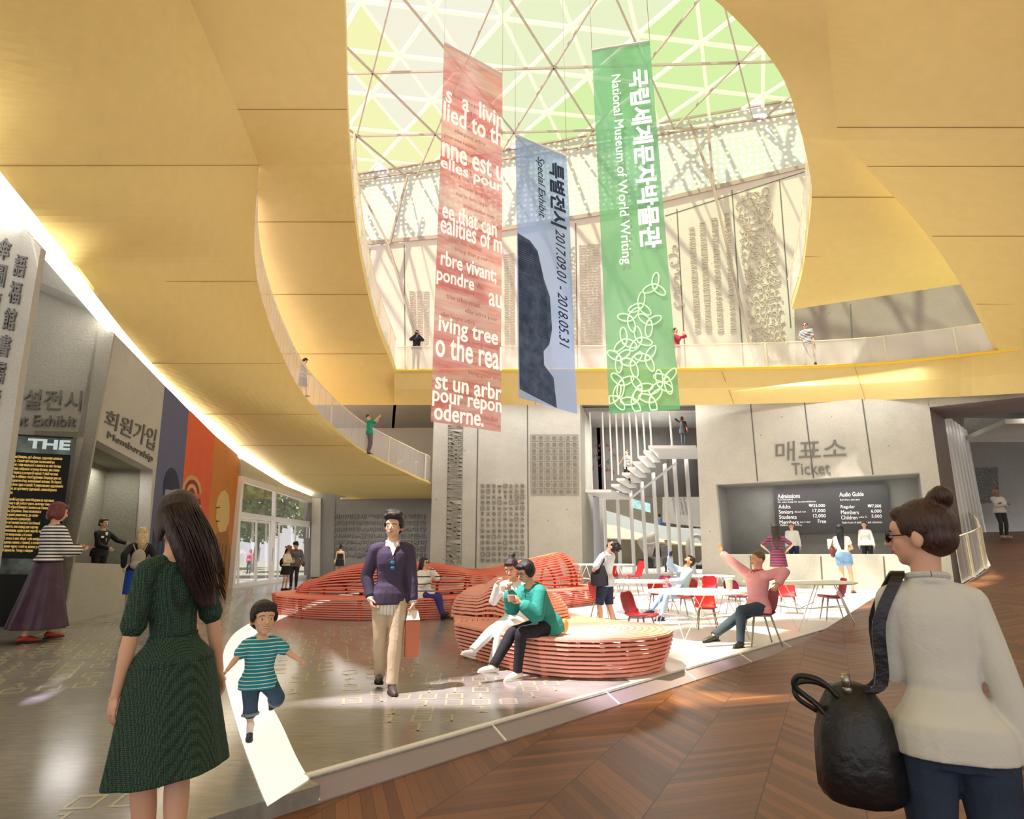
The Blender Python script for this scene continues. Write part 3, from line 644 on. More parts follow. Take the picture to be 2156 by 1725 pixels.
# digits laid in the stone
DIG = mat('inlaid_digits', '#b4ae92', rough=.2); DIG2 = mat('inlaid_digits_grey', '#aaa48f', rough=.2)
def digits(o, ang, cols, rows, w, h, m, seed, gap=1.5, drop=.12, name='inlaid_digits'):
    rn = random.Random(seed); b = MB(); R = Matrix.Rotation(ang, 3, 'Z')
    for c in range(cols):
        for r in range(rows):
            x0, y0 = c * w * gap, r * h * 1.18; qc = o + R @ Vector((x0 + w, y0 + h / 2, 0))
            if rn.random() < drop or (qc - r1).dot(side) > -.3 or (qc - W_MEM.a).dot(W_MEM.n) < .2 or any((qc - (la + ra) / 2).length < .45 for la, ra in zip(La, Ra)): continue
            s = .13 * w
            def rect(xa, ya, xb, yb):
                q = [o + R @ Vector((x0 + x, y0 + y, .0022)) for x, y in ((xa, ya), (xb, ya), (xb, yb), (xa, yb))]; b.slab(q, (0, 0, -.0016))
            if rn.random() < .55:
                rect(0, 0, s, h); rect(w - s, 0, w, h); rect(s, 0, w - s, s * 1.3); rect(s, h - s * 1.3, w - s, h)
            else:
                rect(w * .42, 0, w * .42 + s, h); rect(w * .2, h - s * 1.6, w * .42, h - s * .6); rect(w * .18, 0, w * .82, s)
    return b.build(name, m, floor)
digits(Vector((-5.6, 6.0, 0)), math.radians(28), 10, 24, .2, .26, DIG, 1)
digits(Vector((-8.4, 11.5, 0)), math.radians(20), 9, 22, .3, .38, DIG, 2)
digits(Vector((-2.35, 2.9, 0)), math.radians(8), 8, 6, .16, .2, DIG, 3, drop=.3)
digits(Vector((-1.0, 4.0, 0)), math.radians(4), 10, 16, .17, .22, DIG, 4, drop=.25)
digits(Vector((-2.6, 5.6, 0)), math.radians(16), 7, 22, .18, .24, DIG, 5, drop=.35)
# ---------------------------------------------------------------- stair bay and gallery behind
Ys = 31.5
def s_(x, y, Y=31.5): return at(x, y, Y)
# dark upper wall behind the stair
b = MB(); b.slab([s_(1205, 1046, 34), s_(1205, 850, 34), s_(1480, 850, 34), s_(1480, 1046, 34)], (0, .3, 0)); w_sd = struct(fixn(b.build('wall_back', mat('stair_wall_dark', '#6a6764', rough=.9, noise=.15, nscale=1, world=True))), 'dark wall behind the stair with faint coloured writing')
j = MB(); j.bar(at(1404, 855, 33.97), at(1407, 1040, 33.97), .06, .02); j.build('wall_joint', JOINT, w_sd)
rn = random.Random(3)
for c, (cx_, cy_, n) in (('#a83c5c', (1270, 965, 26)), ('#4a8f7c', (1290, 985, 16)), ('#3f8f83', (1365, 920, 22)), ('#8a7a58', (1350, 905, 14)), ('#547a66', (1235, 960, 12)), ('#a88a58', (1395, 905, 10))):
    b = MB()
    for k in range(n):
        x = cx_ + rn.uniform(-26, 26); y = cy_ + rn.uniform(-30, 30); w_ = rn.uniform(2, 6); b.bar(at(x, y, 33.97), at(x + w_, y + rn.uniform(-3, 3), 33.97), .05, .01); b.bar(at(x + w_ / 2, y - 3, 33.97), at(x + w_ / 2, y + 3, 33.97), .05, .01)
    b.build('wall_writing', mat('writing_' + c[1:], c, .8), w_sd)
st = empty('staircase', (6.6, 29.5, 0), 'white cantilevered stair with open treads hung from thin rods', 'stairs')
SW = WHITE
def world(o): 
    o.matrix_parent_inverse = Matrix.Translation(-Vector(st.location)); return o
# lower landing: front edge left->right, receding to lower right
def plate(name, tl, tr, dep, th):
    b = MB(); q = [tl, tr, tr + dep, tl + dep]; b.slab(q, (0, 0, -th)); o = fixn(b.build(name, SW, st)); return world(o)
D1 = at(1330, 1049, 32.6) - at(1286, 1031, 29.2)
TL = at(1229, 1031, 29.0); TL.z = at(1286, 1031, 29.0).z; TR = at(1286, 1031, 29.0); dep = at(1330, 1051, 33.0) - TR; dep.z = 0
plate('landing', at(1226, 1031, 29.0), TR, Vector((dep.x, dep.y, 0)), .14)
step0 = TR; top = at(1365, 944, 29.0); n = 7
for k in range(n):
    p = step0.lerp(top, (k + .72) / (n)) ; p = Vector((step0.x + (top.x - step0.x) * (k) / n + .02, 29.0, step0.z + (top.z - step0.z) * (k + 1) / (n + .35)))
    b = MB(); w_ = .42; q = [p, p + Vector((w_, 0, 0)), p + Vector((w_ + 1.25, 3.3, 0)), p + Vector((1.25, 3.3, 0))]; b.slab(q, (0, 0, -.13)); world(fixn(b.build('tread', SW, st)))
TR2 = at(1461, 938, 29.0); TL2 = Vector((top.x, 29.0, TR2.z)); plate('landing', TL2, TR2 + Vector((.1, 0, 0)), Vector((1.3, 3.4, 0)), .16)
b = MB(); b.bar(at(1327, 1050, 32.4), at(1424, 975, 32.4), .10, .12); world(b.build('stringer', SW, st))
for i, (x, yb) in enumerate(((1247, 1030), (1274, 1030), (1289, 1012), (1302, 1000), (1316, 988), (1330, 976), (1344, 964), (1358, 950), (1372, 943), (1415, 940))):
    b = MB(); p0 = at(x, yb, 29.1); p1 = Vector((p0.x, p0.y, 8.35)); b.bar(p0, p1, .07); world(b.build('hanging_rod', SW, st))
b = MB(); b.bar(at(1226, 864, 29.0), at(1464, 862, 29.0), .25, .2); world(b.build('top_rail', mat('grey_beam', '#8e8d88', .7), st))
# floor behind at landing level on the right
# fins
Zg = .3; GF = mat('gallery_floor', '#ece9e2', rough=.3)
b = MB(); b.slab([Vector((4.9, 32.2, Zg)), Vector((17.5, 32.2, Zg)), Vector((17.5, 70, Zg)), Vector((4.9, 70, Zg))], (0, 0, -.3)); struct(fixn(b.build('floor', GF)), 'white floor of the gallery behind the fins')
fins = MB(); w4 = None
b = MB()
for (xt, yt, xb) in ((1272, 1050, 1276), (1300, 1050, 1305), (1328, 1049, 1333), (1352, 1030, 1357), (1376, 1011, 1382), (1400, 992, 1407), (1420, 978, 1428), (1444, 960, 1452)):
    t0 = at(xt, yt, 33.0); p = Vector((t0.x, 33.0, Zg)); b.box((t0.x, 33.0, (t0.z + Zg) / 2 + .2), (.13, .35, t0.z - Zg + .4))
w4 = struct(b.build('window_4', WHITEF), 'row of tall white fins below the stair')
# gallery: back wall, ramp with glass, ceiling strips
G_Y = 54.0
b = MB(); b.slab([Vector((2, G_Y, 0)), Vector((2, G_Y, 13)), Vector((34, G_Y, 13)), Vector((34, G_Y, 0))], (0, .3, 0)); w_g = struct(fixn(b.build('wall_back', concrete('gallery_wall', '#a8a08e'))), 'pale far wall of the gallery')
b = MB(); b.slab([Vector((5.2, 34, 0)), Vector((5.2, 34, 9)), Vector((5.2, 54, 9)), Vector((5.2, 54, 0))], (-.2, 0, 0)); struct(b.build('wall_left', C_CON), 'side wall of the gallery')
Yb = 50.0                                   # raised walkway in the gallery
pts = [(1262, 1101, 1133), (1300, 1108, 1134), (1350, 1124, 1136), (1400, 1137, 1142), (1440, 1142, 1147), (1490, 1145, 1150)]
tp = [at(x, a, Yb) for x, a, c in pts]; bt = [at(x, c, Yb) for x, a, c in pts]
b = MB()
for i in range(len(tp) - 1): b.hexa([bt[i], bt[i + 1], tp[i + 1], tp[i]], [p + Vector((0, 3.5, 0)) for p in (bt[i], bt[i + 1], tp[i + 1], tp[i])])
gr = struct(fixn(b.build('trim_6', mat('cream_slab', '#ece2c0', .6))), 'cream slab of the walkway in the far gallery')
gq = [(1268, 1073), (1300, 1082), (1350, 1098), (1400, 1108), (1440, 1112), (1490, 1114)]
gp = [at(x, y, Yb + .1) for x, y in gq]; gt = [at(x, y, Yb + .1) for x, y in ((1268, 1101), (1300, 1108), (1350, 1124), (1400, 1137), (1440, 1142), (1490, 1145))]
b = MB()
for i in range(len(gp) - 1): b.hexa([gt[i], gt[i + 1], gp[i + 1], gp[i]], [p + Vector((0, .04, 0)) for p in (gt[i], gt[i + 1], gp[i + 1], gp[i])])
tag(fixn(b.build('glass_balustrade', glass('far_glass', a=.55, refl=.2, col=(.62, .68, .66)))), 'greenish glass guard along the far gallery walkway behind the white fins', 'balustrade')
b = MB(); b.slab([at(1395, 910, 50), at(1395, 1100, 50), at(1490, 1112, 50), at(1490, 910, 50)], (0, .3, 0)); w_gp = struct(fixn(b.build('wall_back', concrete('gallery_panel', '#98938a'))), 'darker carved wall panel in the far gallery')
b = MB(); b.slab([Vector((2, 33, 9.2)), Vector((34, 33, 12)), Vector((34, 56, 12)), Vector((2, 56, 12))], (0, 0, .3)); struct(b.build('ceiling', C_CON), 'ceiling of the far gallery')
b = MB(); b.slab([Vector((22, 34, 0)), Vector((22, 34, 12)), Vector((22, 54, 12)), Vector((22, 54, 0))], (.3, 0, 0)); struct(b.build('wall_right', C_CON), 'right wall of the far gallery')
# tilted screen
b = MB(); q = [at(1331, 1050, 49.5), at(1369, 1061, 49.5), at(1370, 1080, 49.5), at(1332, 1069, 49.5)]; b.slab(q, (0, .1, 0)); scr = fixn(b.build('wall_screen', mat('teal_screen', '#9fc4c6', .4, noise=.6, nscale=3, col2='#4d7077', emit='#8fb6b9', es=.25, world=True))); tag(scr, 'small tilted teal picture screen on the far gallery wall', 'screen')
# ---------------------------------------------------------------- lettering and carved panels on the walls
def wq(P, x0, y0, x1, y1, sl=0.0, off=.01):      # upright quad on plane P from two picture corners (left top, right bottom measured on the middle line)
    return [P.at(*p, off) for p in ((x0, y0), (x1, y0 + sl), (x1, y1), (x0, y1))]
def plane_quad(P, tl, tr, br, bl, off=.008):
    return [P.at(*p, off) for p in (tl, tr, br, bl)]
def sign(P, body, tl, tr, br, bl, m, name, parent, h=.03, **k):
    q = plane_quad(P, tl, tr, br, bl, .002); return text_on(body, q[0], q[1], q[2], q[3], m, name, parent, h=h, n=tuple(P.n), **k)
def subst(P, y): return y
sign(W_T, '매표소', (1633, 932), (1782, 922), (1782, 965), (1633, 972), SIGNG, 'sign_lettering', w_t)
sign(W_T, 'Ticket', (1666, 976), (1746, 973), (1749, 999), (1668, 1001), SIGNG, 'sign_lettering', w_t)
sign(W_MEM, '회원가입', (224, 862), (329, 905), (322, 950), (218, 895), SIGNG, 'sign_lettering', w_mem, bold=.0)
sign(W_MEM, 'Membership', (226, 908), (322, 960), (318, 976), (224, 926), SIGNG, 'sign_lettering', w_mem)
sign(W_SCR, '상설전시', (12, 818), (175, 824), (170, 866), (4, 860), SIGNG, 'sign_lettering', w_scr)
sign(W_SCR, 'Permanent Exhibit', (-82, 872), (163, 876), (160, 899), (-86, 895), SIGNG, 'sign_lettering', w_scr)
# relief glyph panels ------------------------------------------------
def glyphs(P, quad, rows, cols, kind, m, name, parent, seed=1, w=.035, h=.035, box=False, fill=.78):
    TL, TR, BR, BL = [P.at(*q, 0) for q in quad]; rn = random.Random(seed); b = MB()
    def pt(u, v): return (TL * (1 - u) + TR * u) * (1 - v) + (BL * (1 - u) + BR * u) * v
    def stroke(pts, r0, c0):
        q = [pt((c0 + .5 + (x - .5) * fill) / cols, (r0 + .5 + (y - .5) * fill) / rows) + P.n * (h / 2) for x, y in pts]
        for i in range(len(q) - 1): b.bar(q[i], q[i + 1], w, h, up=P.n)
    def curve(cx, cy, rx, ry, a0, a1, n=6): return [(cx + rx * math.cos(a0 + (a1 - a0) * i / n), cy + ry * math.sin(a0 + (a1 - a0) * i / n)) for i in range(n + 1)]
    for r in range(rows):
        for c in range(cols):
            K = rn.random
            if kind == 'hiero':
                t_ = rn.randrange(8)
                if t_ == 0: [stroke([(x, .1), (x, .9)], r, c) for x in (.2, .5, .8)]
                elif t_ == 1: [stroke([(.1, y), (.9, y)], r, c) for y in (.2, .5, .8)]
                elif t_ == 2: stroke([(.1, .1), (.9, .1), (.9, .9), (.1, .9), (.1, .1)], r, c)
                elif t_ == 3: stroke(curve(.5, .5, .38, .38, 0, 2 * PI, 8), r, c); stroke([(.5, .3), (.5, .7)], r, c)
                elif t_ == 4: stroke([(.1, .9), (.4, .1), (.9, .5)], r, c); stroke([(.3, .6), (.8, .9)], r, c)
                elif t_ == 5: stroke([(.1, .3), (.35, .6), (.6, .3), (.9, .6)], r, c); stroke([(.1, .8), (.9, .8)], r, c)
                elif t_ == 6: stroke(curve(.5, .3, .2, .2, 0, 2 * PI, 7), r, c); stroke([(.5, .5), (.5, .95)], r, c); stroke([(.2, .65), (.8, .65)], r, c)
                else: stroke([(.15, .1), (.85, .9)], r, c); stroke([(.85, .1), (.15, .9)], r, c)
            elif kind == 'maya':
                stroke([(.12, .08), (.88, .08), (.96, .3), (.96, .7), (.88, .92), (.12, .92), (.04, .7), (.04, .3), (.12, .08)], r, c)
                t_ = rn.randrange(4)
                if t_ == 0: stroke(curve(.5, .5, .22, .2, 0, 2 * PI, 7), r, c)
                elif t_ == 1: [stroke([(.2, y), (.8, y)], r, c) for y in (.35, .6)]
                elif t_ == 2: stroke([(.25, .7), (.4, .3), (.6, .7), (.8, .3)], r, c)
                else: stroke(curve(.35, .5, .12, .2, 0, 2 * PI, 6), r, c); stroke([(.6, .3), (.8, .5), (.6, .7)], r, c)
            elif kind == 'rune':
                stroke([(0, .05), (1, .05)] if K() < .5 else [(0, .0), (1, .5)], r, c); stroke([(0, .5), (1, .1)] if K() < .4 else [(0, 1), (1, .4)], r, c)
                if K() < .5: stroke([(.1, .3), (.9, .3)], r, c)
                if K() < .4: stroke([(.2, 0), (.8, 1)], r, c)
            elif kind == 'cunei':
                t_ = rn.randrange(5)
                if t_ < 2:
                    for x in ((.3, .7), (.2, .5, .8))[t_]: stroke([(.1, x), (.95, x)], r, c)
                    stroke([(.1, .1), (.1, .9)], r, c)
                elif t_ == 2: stroke([(.1, .5), (.5, .15), (.5, .85), (.1, .5)], r, c); stroke([(.5, .5), (1, .5)], r, c)
                elif t_ == 3: stroke([(.1, .1), (.9, .5), (.1, .9)], r, c)
                else: stroke([(.1, .3), (.9, .3)], r, c); stroke([(.1, .7), (.9, .7)], r, c); stroke([(.4, .1), (.4, .9)], r, c)
            elif kind == 'swirl':
                a = K() * 6; stroke(curve(.3 + .4 * K(), .5, .3 + .3 * K(), .25 + .3 * K(), a, a + 2.5 + 2.5 * K(), 6), r, c)
                if K() < .5: stroke([(K(), K()), (K(), K())], r, c)
                if K() < .4: x, y = K(), K(); stroke([(x, y), (x + .12, y + .12)], r, c)
            elif kind == 'script':
                x = 0; p = [(0, .5)]
                while x < 1: x += .18; p.append((x, .5 + rn.uniform(-.4, .4)))
                stroke(p, r, c)
    if box:
        for r in range(rows + 1): b.bar(pt(0, r / rows) + P.n * .01, pt(1, r / rows) + P.n * .01, .02, .02, up=P.n)
        for c in range(cols + 1): b.bar(pt(c / cols, 0) + P.n * .01, pt(c / cols, 1) + P.n * .01, .02, .02, up=P.n)
    return b.build(name, m, parent)
glyphs(W_C, [(944, 880), (974, 884), (968, 1190), (940, 1188)], 34, 1, 'rune', RELIEF, 'carved_runes', w_c, 1, .05, .05, fill=1)
bars_on(W_C, [((946, 870), (939, 1190)), ((975, 870), (971, 1190))], .03, .03, RELIEF, 'carved_runes', w_c)
glyphs(W_C, [(1010, 1018), (1106, 1018), (1106, 1186), (1010, 1186)], 14, 8, 'hiero', RELIEF, 'carved_signs', w_c, 2, .04, .05)
glyphs(W_C, [(1117, 916), (1217, 916), (1218, 1043), (1118, 1043)], 9, 7, 'maya', RELIEF, 'carved_grid', w_c, 3, .02, .03, box=True, fill=.66)
syl = ['킈겨마틈새ᄒ하메고어홇서에나', '호날다밍로아너바린씨르달랏', '고토허구스에리모뫼이소아말', '져쁘여노믈잇나니배셩런못문쓰', '훙메수니여비기제이젼디쭝미', '스며비사름마다호야아와듬', '랏니니룸졍윙로어니로권하']
for i, r in enumerate(syl):
    y0 = 1083 + i * 13.4; sign(W_BL, r, (703, y0), (897, y0), (896, y0 + 10.4), (702, y0 + 10.4), RELIEFD, 'carved_syllables', w_bl, h=.08, bold=.02)
glyphs(W_BL, [(783, 905), (843, 908), (843, 945), (785, 930)], 7, 12, 'script', RELIEF, 'carved_script', w_bl, 9, .03, .03)
glyphs(W_BL, [(868, 893), (912, 893), (912, 975), (868, 965)], 10, 8, 'hiero', RELIEF, 'carved_signs', w_bl, 10, .04, .04)
glyphs(W_PIER, [(-30, 470), (62, 560), (20, 880), (-60, 870)], 1, 1, 'x', RELIEF, 'x', None) if False else None
for col, (x, y) in enumerate(((44, 536), (12, 500), (-20, 470))):
    ch = ['語福館書儒壽', '傘圖龍齒夢無', '雷魚森福曾語'][col]
    for k, c in enumerate(ch):
        x0 = x - k * 11.0; y0 = y + k * 56
        sign(W_PIER, c, (x0 - 8, y0), (x0 + 16, y0 + 4), (x0 + 8, y0 + 50), (x0 - 16, y0 + 46), RELIEFD, 'carved_characters', [o for o in bpy.data.objects if o.name == 'wall_left'][0], h=.03, bold=.01)
# carved scripts of the upper wall
glyphs(W_U, [(1550, 415), (1618, 395), (1660, 755), (1586, 770)], 26, 6, 'swirl', RELIEFW, 'carved_calligraphy', w_u, 20, .05, .05, fill=1.25)
for k, x in enumerate((1447, 1470, 1495, 1522)):
    glyphs(W_U, [(x, 478 - k * 10), (x + 16, 475 - k * 10), (x + 30, 700), (x + 14, 702)], 22, 1, 'cunei', RELIEFW, 'carved_wedges', w_u, 30 + k, .05, .05, fill=.8)
glyphs(W_U, [(1408, 515), (1426, 512), (1440, 645), (1420, 648)], 8, 1, 'swirl', RELIEFW, 'carved_seal', w_u, 40, .05, .05, fill=.9)
glyphs(W_U, [(1218, 515), (1262, 512), (1268, 745), (1222, 748)], 40, 5, 'script', RELIEFW, 'carved_script', w_u, 41, .035, .035)
glyphs(W_U, [(1060, 535), (1083, 533), (1084, 750), (1061, 750)], 44, 2, 'script', RELIEFW, 'carved_script', w_u, 42, .035, .035)
glyphs(W_U, [(860, 612), (905, 612), (903, 735), (868, 735)], 26, 3, 'script', RELIEFW, 'carved_script', w_u, 43, .03, .03)
glyphs(W_U, [(1196, 520), (1210, 518), (1214, 745), (1200, 747)], 26, 1, 'script', RELIEFW, 'carved_script', w_u, 44, .035, .035)
G_P = Plane((0, 50.0), (10, 50.0)); glyphs(G_P, [(1402, 990), (1438, 990), (1460, 1085), (1420, 1085)], 18, 5, 'hiero', MAT['concrete_dark'], 'carved_signs', w_gp, 50, .06, .06)
glyphs(W_F, [(2052, 985), (2100, 985), (2104, 1058), (2062, 1062)], 18, 8, 'script', RELIEFD, 'carved_script', w_f, 51, .04, .04)
# ---------------------------------------------------------------- exhibit screen
scrP = Plane((-12, 11.75), (-8.83, 11.75))
SB = mat('screen_black', '#0b0c0e', rough=.25); SG = mat('screen_glow', '#8fa3a5', rough=.4, noise=.9, nscale=2.5, col2='#10181a', emit='#8fa3a5', es=.0)
ex = empty('exhibit_screen', scrP.at(60, 1325), 'tall black exhibit screen with lines of small gold writing on the rough left wall', 'screen')
ex.location.z = 0
def kid(o, par):
    o.parent = par; o.matrix_parent_inverse = Matrix.Translation(-Vector(par.location)); return o
sq = [foot(scrP, -52), scrP.at(10, 913), scrP.at(154, 921), foot(scrP, 104)]
b = MB(); b.slab(sq, (0, .10, 0)); kid(fixn(b.build('screen_body', SB)), ex)
def sc_quad(t0, t1): 
    l0, l1 = sq[1].lerp(sq[0], t0), sq[2].lerp(sq[3], t0); l2, l3 = sq[2].lerp(sq[3], t1), sq[1].lerp(sq[0], t1); o_ = Vector((0, -.012, 0)); return [l0 + o_, l1 + o_, l2 + o_, l3 + o_]
for t0, t1 in ((.01, .10), (.66, .74)):
    q = sc_quad(t0, t1); b = MB(); b.slab(q, (0, .01, 0)); kid(fixn(b.build('screen_picture', SG)), ex)
GOLD = mat('gold_type', '#d8b768', rough=.5, emit='#d8b768', es=.3); GREY_T = mat('grey_type', '#a8b6b8', rough=.5, emit='#a8b6b8', es=.6)
q = sc_quad(.02, .075); m_ = lambda f: q[0].lerp(q[1], f)
kid(text_on('THE', q[0].lerp(q[1], .36), q[0].lerp(q[1], .98), q[3].lerp(q[2], .98), q[3].lerp(q[2], .36), GREY_T, 'screen_title', bold=.04, n=(0, -1, 0)), ex)
ln = ['«Народження Венери», як і «Весну», художник написав', 'для Лоренцо. Сюжет цієї картини заснований на', 'міфі про те, як з піни морської з явилася на світ богиня', 'любові. Картина зображає оголену богиню, яка пливе', 'по морю до берега в розкритій мушлі. У лівій частині', 'картини Зефір в обіймах своєї дружини Хлориди дме на', 'мушлю, створюючи вітер, наповнений квітами. На березі', 'богиню зустрічає одна з грацій. У ренесансних художників', 'образ Венери, на противагу одягненій, символізувала', 'вічне кохання.']
ln2 = ['  Обличчя героїні нагадує лики Мадонн на картинах', 'майстра. І тому в цій роботі чують античну тему звучить', 'невинність. В образі Венери з являється Симонетта,', 'перша кохана Джуліано. Вона вважалася', 'першою красунею ренесансу, до свою', 'отримала прозвисько прекрасна.', '  Перед нами всі великі постаті Боттічеллі', 'в ряди Симонетти, але серед цих картин', 'немає на замовлення, один із них версій, що', 'вона не просто мальована, а й сама', 'художника. І хтось із них зберіг себе невідомо', 'твір власної рукою: немов з темної, а потім чи', 'розмовляє з нами через століття, немов у сні', 'люблю і надії вірила їм. Тепер з кінцем', 'фотографій']
q = sc_quad(.115, .325); kid(text_on('\n'.join(ln), q[0].lerp(q[1], .03), q[0].lerp(q[1], .95), q[3].lerp(q[2], .95), q[3].lerp(q[2], .03), GOLD, 'screen_text', res=1, n=(0, -1, 0), h=.006), ex)
q = sc_quad(.345, .65); kid(text_on('\n'.join(ln2), q[0].lerp(q[1], .03), q[0].lerp(q[1], .93), q[3].lerp(q[2], .93), q[3].lerp(q[2], .03), GOLD, 'screen_text', res=1, n=(0, -1, 0), h=.006), ex)
# ---------------------------------------------------------------- price board in the ticket recess
W_TB = Plane(*[tuple((p - W_T.n * 2.1)[:2]) for p in (W_T.a, W_T.b)])
BRD = mat('board_charcoal', '#3d3c3e', rough=.5); BT = mat('board_type', '#f2f0ec', rough=.5, emit='#f2f0ec', es=.25)
pb = empty('price_board', W_TB.at(1720, 1124, .15), 'dark grey price board lettered in white, hung in the ticket recess', 'sign')
q = [W_TB.at(*p, .1) for p in ((1628, 1032), (1868, 1020), (1879, 1120), (1634, 1125))]; b = MB(); b.slab(q, -W_TB.n * .08); kid(fixn(b.build('board', BRD)), pb)
def bt(body, x0, y0, x1, y1, s=0, **k): 
    q = [W_TB.at(*p, .104) for p in ((x0, y0), (x1, y0 - s), (x1 + .3, y1 - s), (x0 + .3, y1))]; kid(text_on(body, *q, BT, 'board_lettering', n=tuple(W_TB.n), h=.006, **k), pb)
bt('Admissions', 1637, 1041, 1684, 1050, 1.5); bt('Recommended', 1638, 1051, 1669, 1054, .5, res=1); bt('No extra charge for special exhibitions', 1638, 1056, 1718, 1060, 1.5, res=1)
for i, (a, c, x1, px) in enumerate((('Adults', '₩25,000', 1664, 1703), ('Seniors', '17,000', 1669, 1711), ('Students', '12,000', 1676, 1712), ('Members', 'Free', 1680, 1722))):
    y = 1063 + i * 10.9; bt(a, 1639 + i * .7, y, x1 + i * .5, y + 8); bt(c, px, y - 2, 1737 + i * .7, y + 6)
bt('65 and over', 1673, 1076, 1697, 1080, .5, res=1); bt('Join Today!', 1684, 1098, 1706, 1102, .5, res=1); bt('Children under 12 free', 1642, 1104, 1688, 1108, .5, res=1)
bt('Audio Guide', 1767, 1037, 1818, 1046, 1.3); bt('Rent here, save time', 1769, 1051, 1810, 1055, .8, res=1)
for i, (a, c, x1, px) in enumerate((('Regular', '₩7,000', 1800, 1827), ('Members', '6,000', 1808, 1834), ('Children', '5,000', 1805, 1835))):
    y = 1064 + i * 10.9; bt(a, 1770 + i * .5, y, x1, y + 8.4); bt(c, px, y - 2, 1855 + i * .6, y + 6)
bt('under 12', 1808, 1087, 1826, 1091, .4, res=1); bt('Audio tours of exhibitions and collections', 1773, 1098, 1857, 1103, 1, res=1)
# ---------------------------------------------------------------- hanging banners
def cloth(name, c, a, noise=0, col2=None, sc_=2, st=(1, 1, 1)):
    m = bpy.data.materials.new(name); m.use_nodes = True; t = m.node_tree; t.nodes.clear(); L = t.links; o = t.nodes.new('ShaderNodeOutputMaterial')
    tr = node(t, 'ShaderNodeBsdfTransparent'); df = node(t, 'ShaderNodeBsdfDiffuse'); tl = node(t, 'ShaderNodeBsdfTranslucent'); c = srgb(c)
    df.inputs[0].default_value = (*c, 1); tl.inputs[0].default_value = (*c, 1)
    if noise:
        g = t.nodes.new('ShaderNodeNewGeometry'); mp_ = node(t, 'ShaderNodeMapping'); mp_.inputs['Scale'].default_value = st; L.new(g.outputs['Position'], mp_.inputs[0])
        n = node(t, 'ShaderNodeTexNoise', Scale=sc_, Detail=7.0, Roughness=.65, Distortion=.4); L.new(mp_.outputs[0], n.inputs['Vector'])
        cr = node(t, 'ShaderNodeValToRGB'); cr.color_ramp.elements[0].position = .36; cr.color_ramp.elements[1].position = .64
        cr.color_ramp.elements[0].color = (*c, 1); cr.color_ramp.elements[1].color = (*srgb(col2), 1); L.new(n.outputs[0], cr.inputs[0]); L.new(cr.outputs[0], df.inputs[0]); L.new(cr.outputs[0], tl.inputs[0])
    m0 = node(t, 'ShaderNodeMixShader'); m0.inputs[0].default_value = .62; L.new(df.outputs[0], m0.inputs[1]); L.new(tl.outputs[0], m0.inputs[2])
    m1 = node(t, 'ShaderNodeMixShader'); m1.inputs[0].default_value = a; L.new(tr.outputs[0], m1.inputs[1]); L.new(m0.outputs[0], m1.inputs[2]); L.new(m1.outputs[0], o.inputs[0]); MAT[name] = m; return m
def banner(TL, TR, BR, BL, m, label):
    c = (BL + BR) / 2; e = empty('banner', c, label, 'banner', 'banners hanging below the skylight'); n = 16; b = MB()
    nr = (TR - TL).cross(BL - TL).normalized(); nr = -nr if nr.y > 0 else nr
    rows = []
    for i in range(n + 1):
        t_ = i / n; l = TL.lerp(BL, t_); r = TR.lerp(BR, t_); rows.append([l.lerp(r, k / 6) + nr * (.012 * math.sin(6 * t_ + k)) for k in range(7)])
    b.rings(rows, cap=False, closed=False); kid(b.build('cloth', m, smooth=True), e)
    b = MB(); b.tube([TL + Vector((0, 0, .02)), TR + Vector((0, 0, .02))], .025); kid(b.build('top_rod', WHITE), e)
    b = MB(); 
    for p in (TL, TR): b.bar(p, Vector((p.x, p.y, ZR - .5)), .012)
    kid(b.build('hanging_wire', MAT['steel']), e)
    def q(u0, v0, u1, v1):
        f = lambda u, v: (TL.lerp(TR, u)).lerp(BL.lerp(BR, u), v) + nr * .03
        return f(u0, v0), f(u1, v0), f(u1, v1), f(u0, v1)
    return e, q, nr
WT = mat('white_type', '#fffdf8', rough=.6, emit='#fffdf8', es=.3)
RC = cloth('red_cloth', '#ee7d82', .86, 1, '#fbe3df', .55, (1, 1, 7)); BC = cloth('blue_cloth', '#9dc1f7', .82); GC = cloth('green_cloth', '#79c995', .82)
e, q, nr = banner(at(935, 92, 10), at(1058, 158, 10.82), at(1055, 910, 10.96), at(907, 888, 10), RC, 'red and white banner printed with large French and English words')
nv = tuple(nr)
for tx, u0, v0, u1, v1 in (('s  a  livin', .05, .125, 1, .175), ('lied to th', .02, .175, .99, .23), ('nne est u', .02, .285, 1, .335), ('elles pour', .0, .335, .99, .375), ('ee that can', .05, .455, .9, .50), ('ealities of m', .03, .49, .99, .54), ('rbre vivant;', .05, .585, .9, .63), ('pondre', .0, .63, .55, .675), ('au', .78, .655, .99, .69),
                           ('iving tree', .05, .75, .93, .80), ('o the real', .02, .79, .99, .85), ('st un arbr', .03, .885, .99, .925), ('pour répon', .0, .92, .99, .965), ('oderne.', .03, .955, .72, .995)):
    kid(text_on(tx, *q(u0, v0, u1, v1), WT, 'banner_lettering', n=nv, bold=.015, h=.005), e)
rn = random.Random(8)
RT = mat('banner_rose', '#d98f8c', rough=.8); words = ['tree', 'living', 'moderne', 'pour', 'realities', 'vivant', 'arbre', 'langue', 'that', 'elles']
for k in range(34):
    v = .14 + k * .025; u = rn.uniform(0, .5); kid(text_on(' '.join(rn.sample(words, 3)), *q(u, v, u + .5, v + .014), RT, 'banner_small_print', n=nv, res=1, h=.002), e)
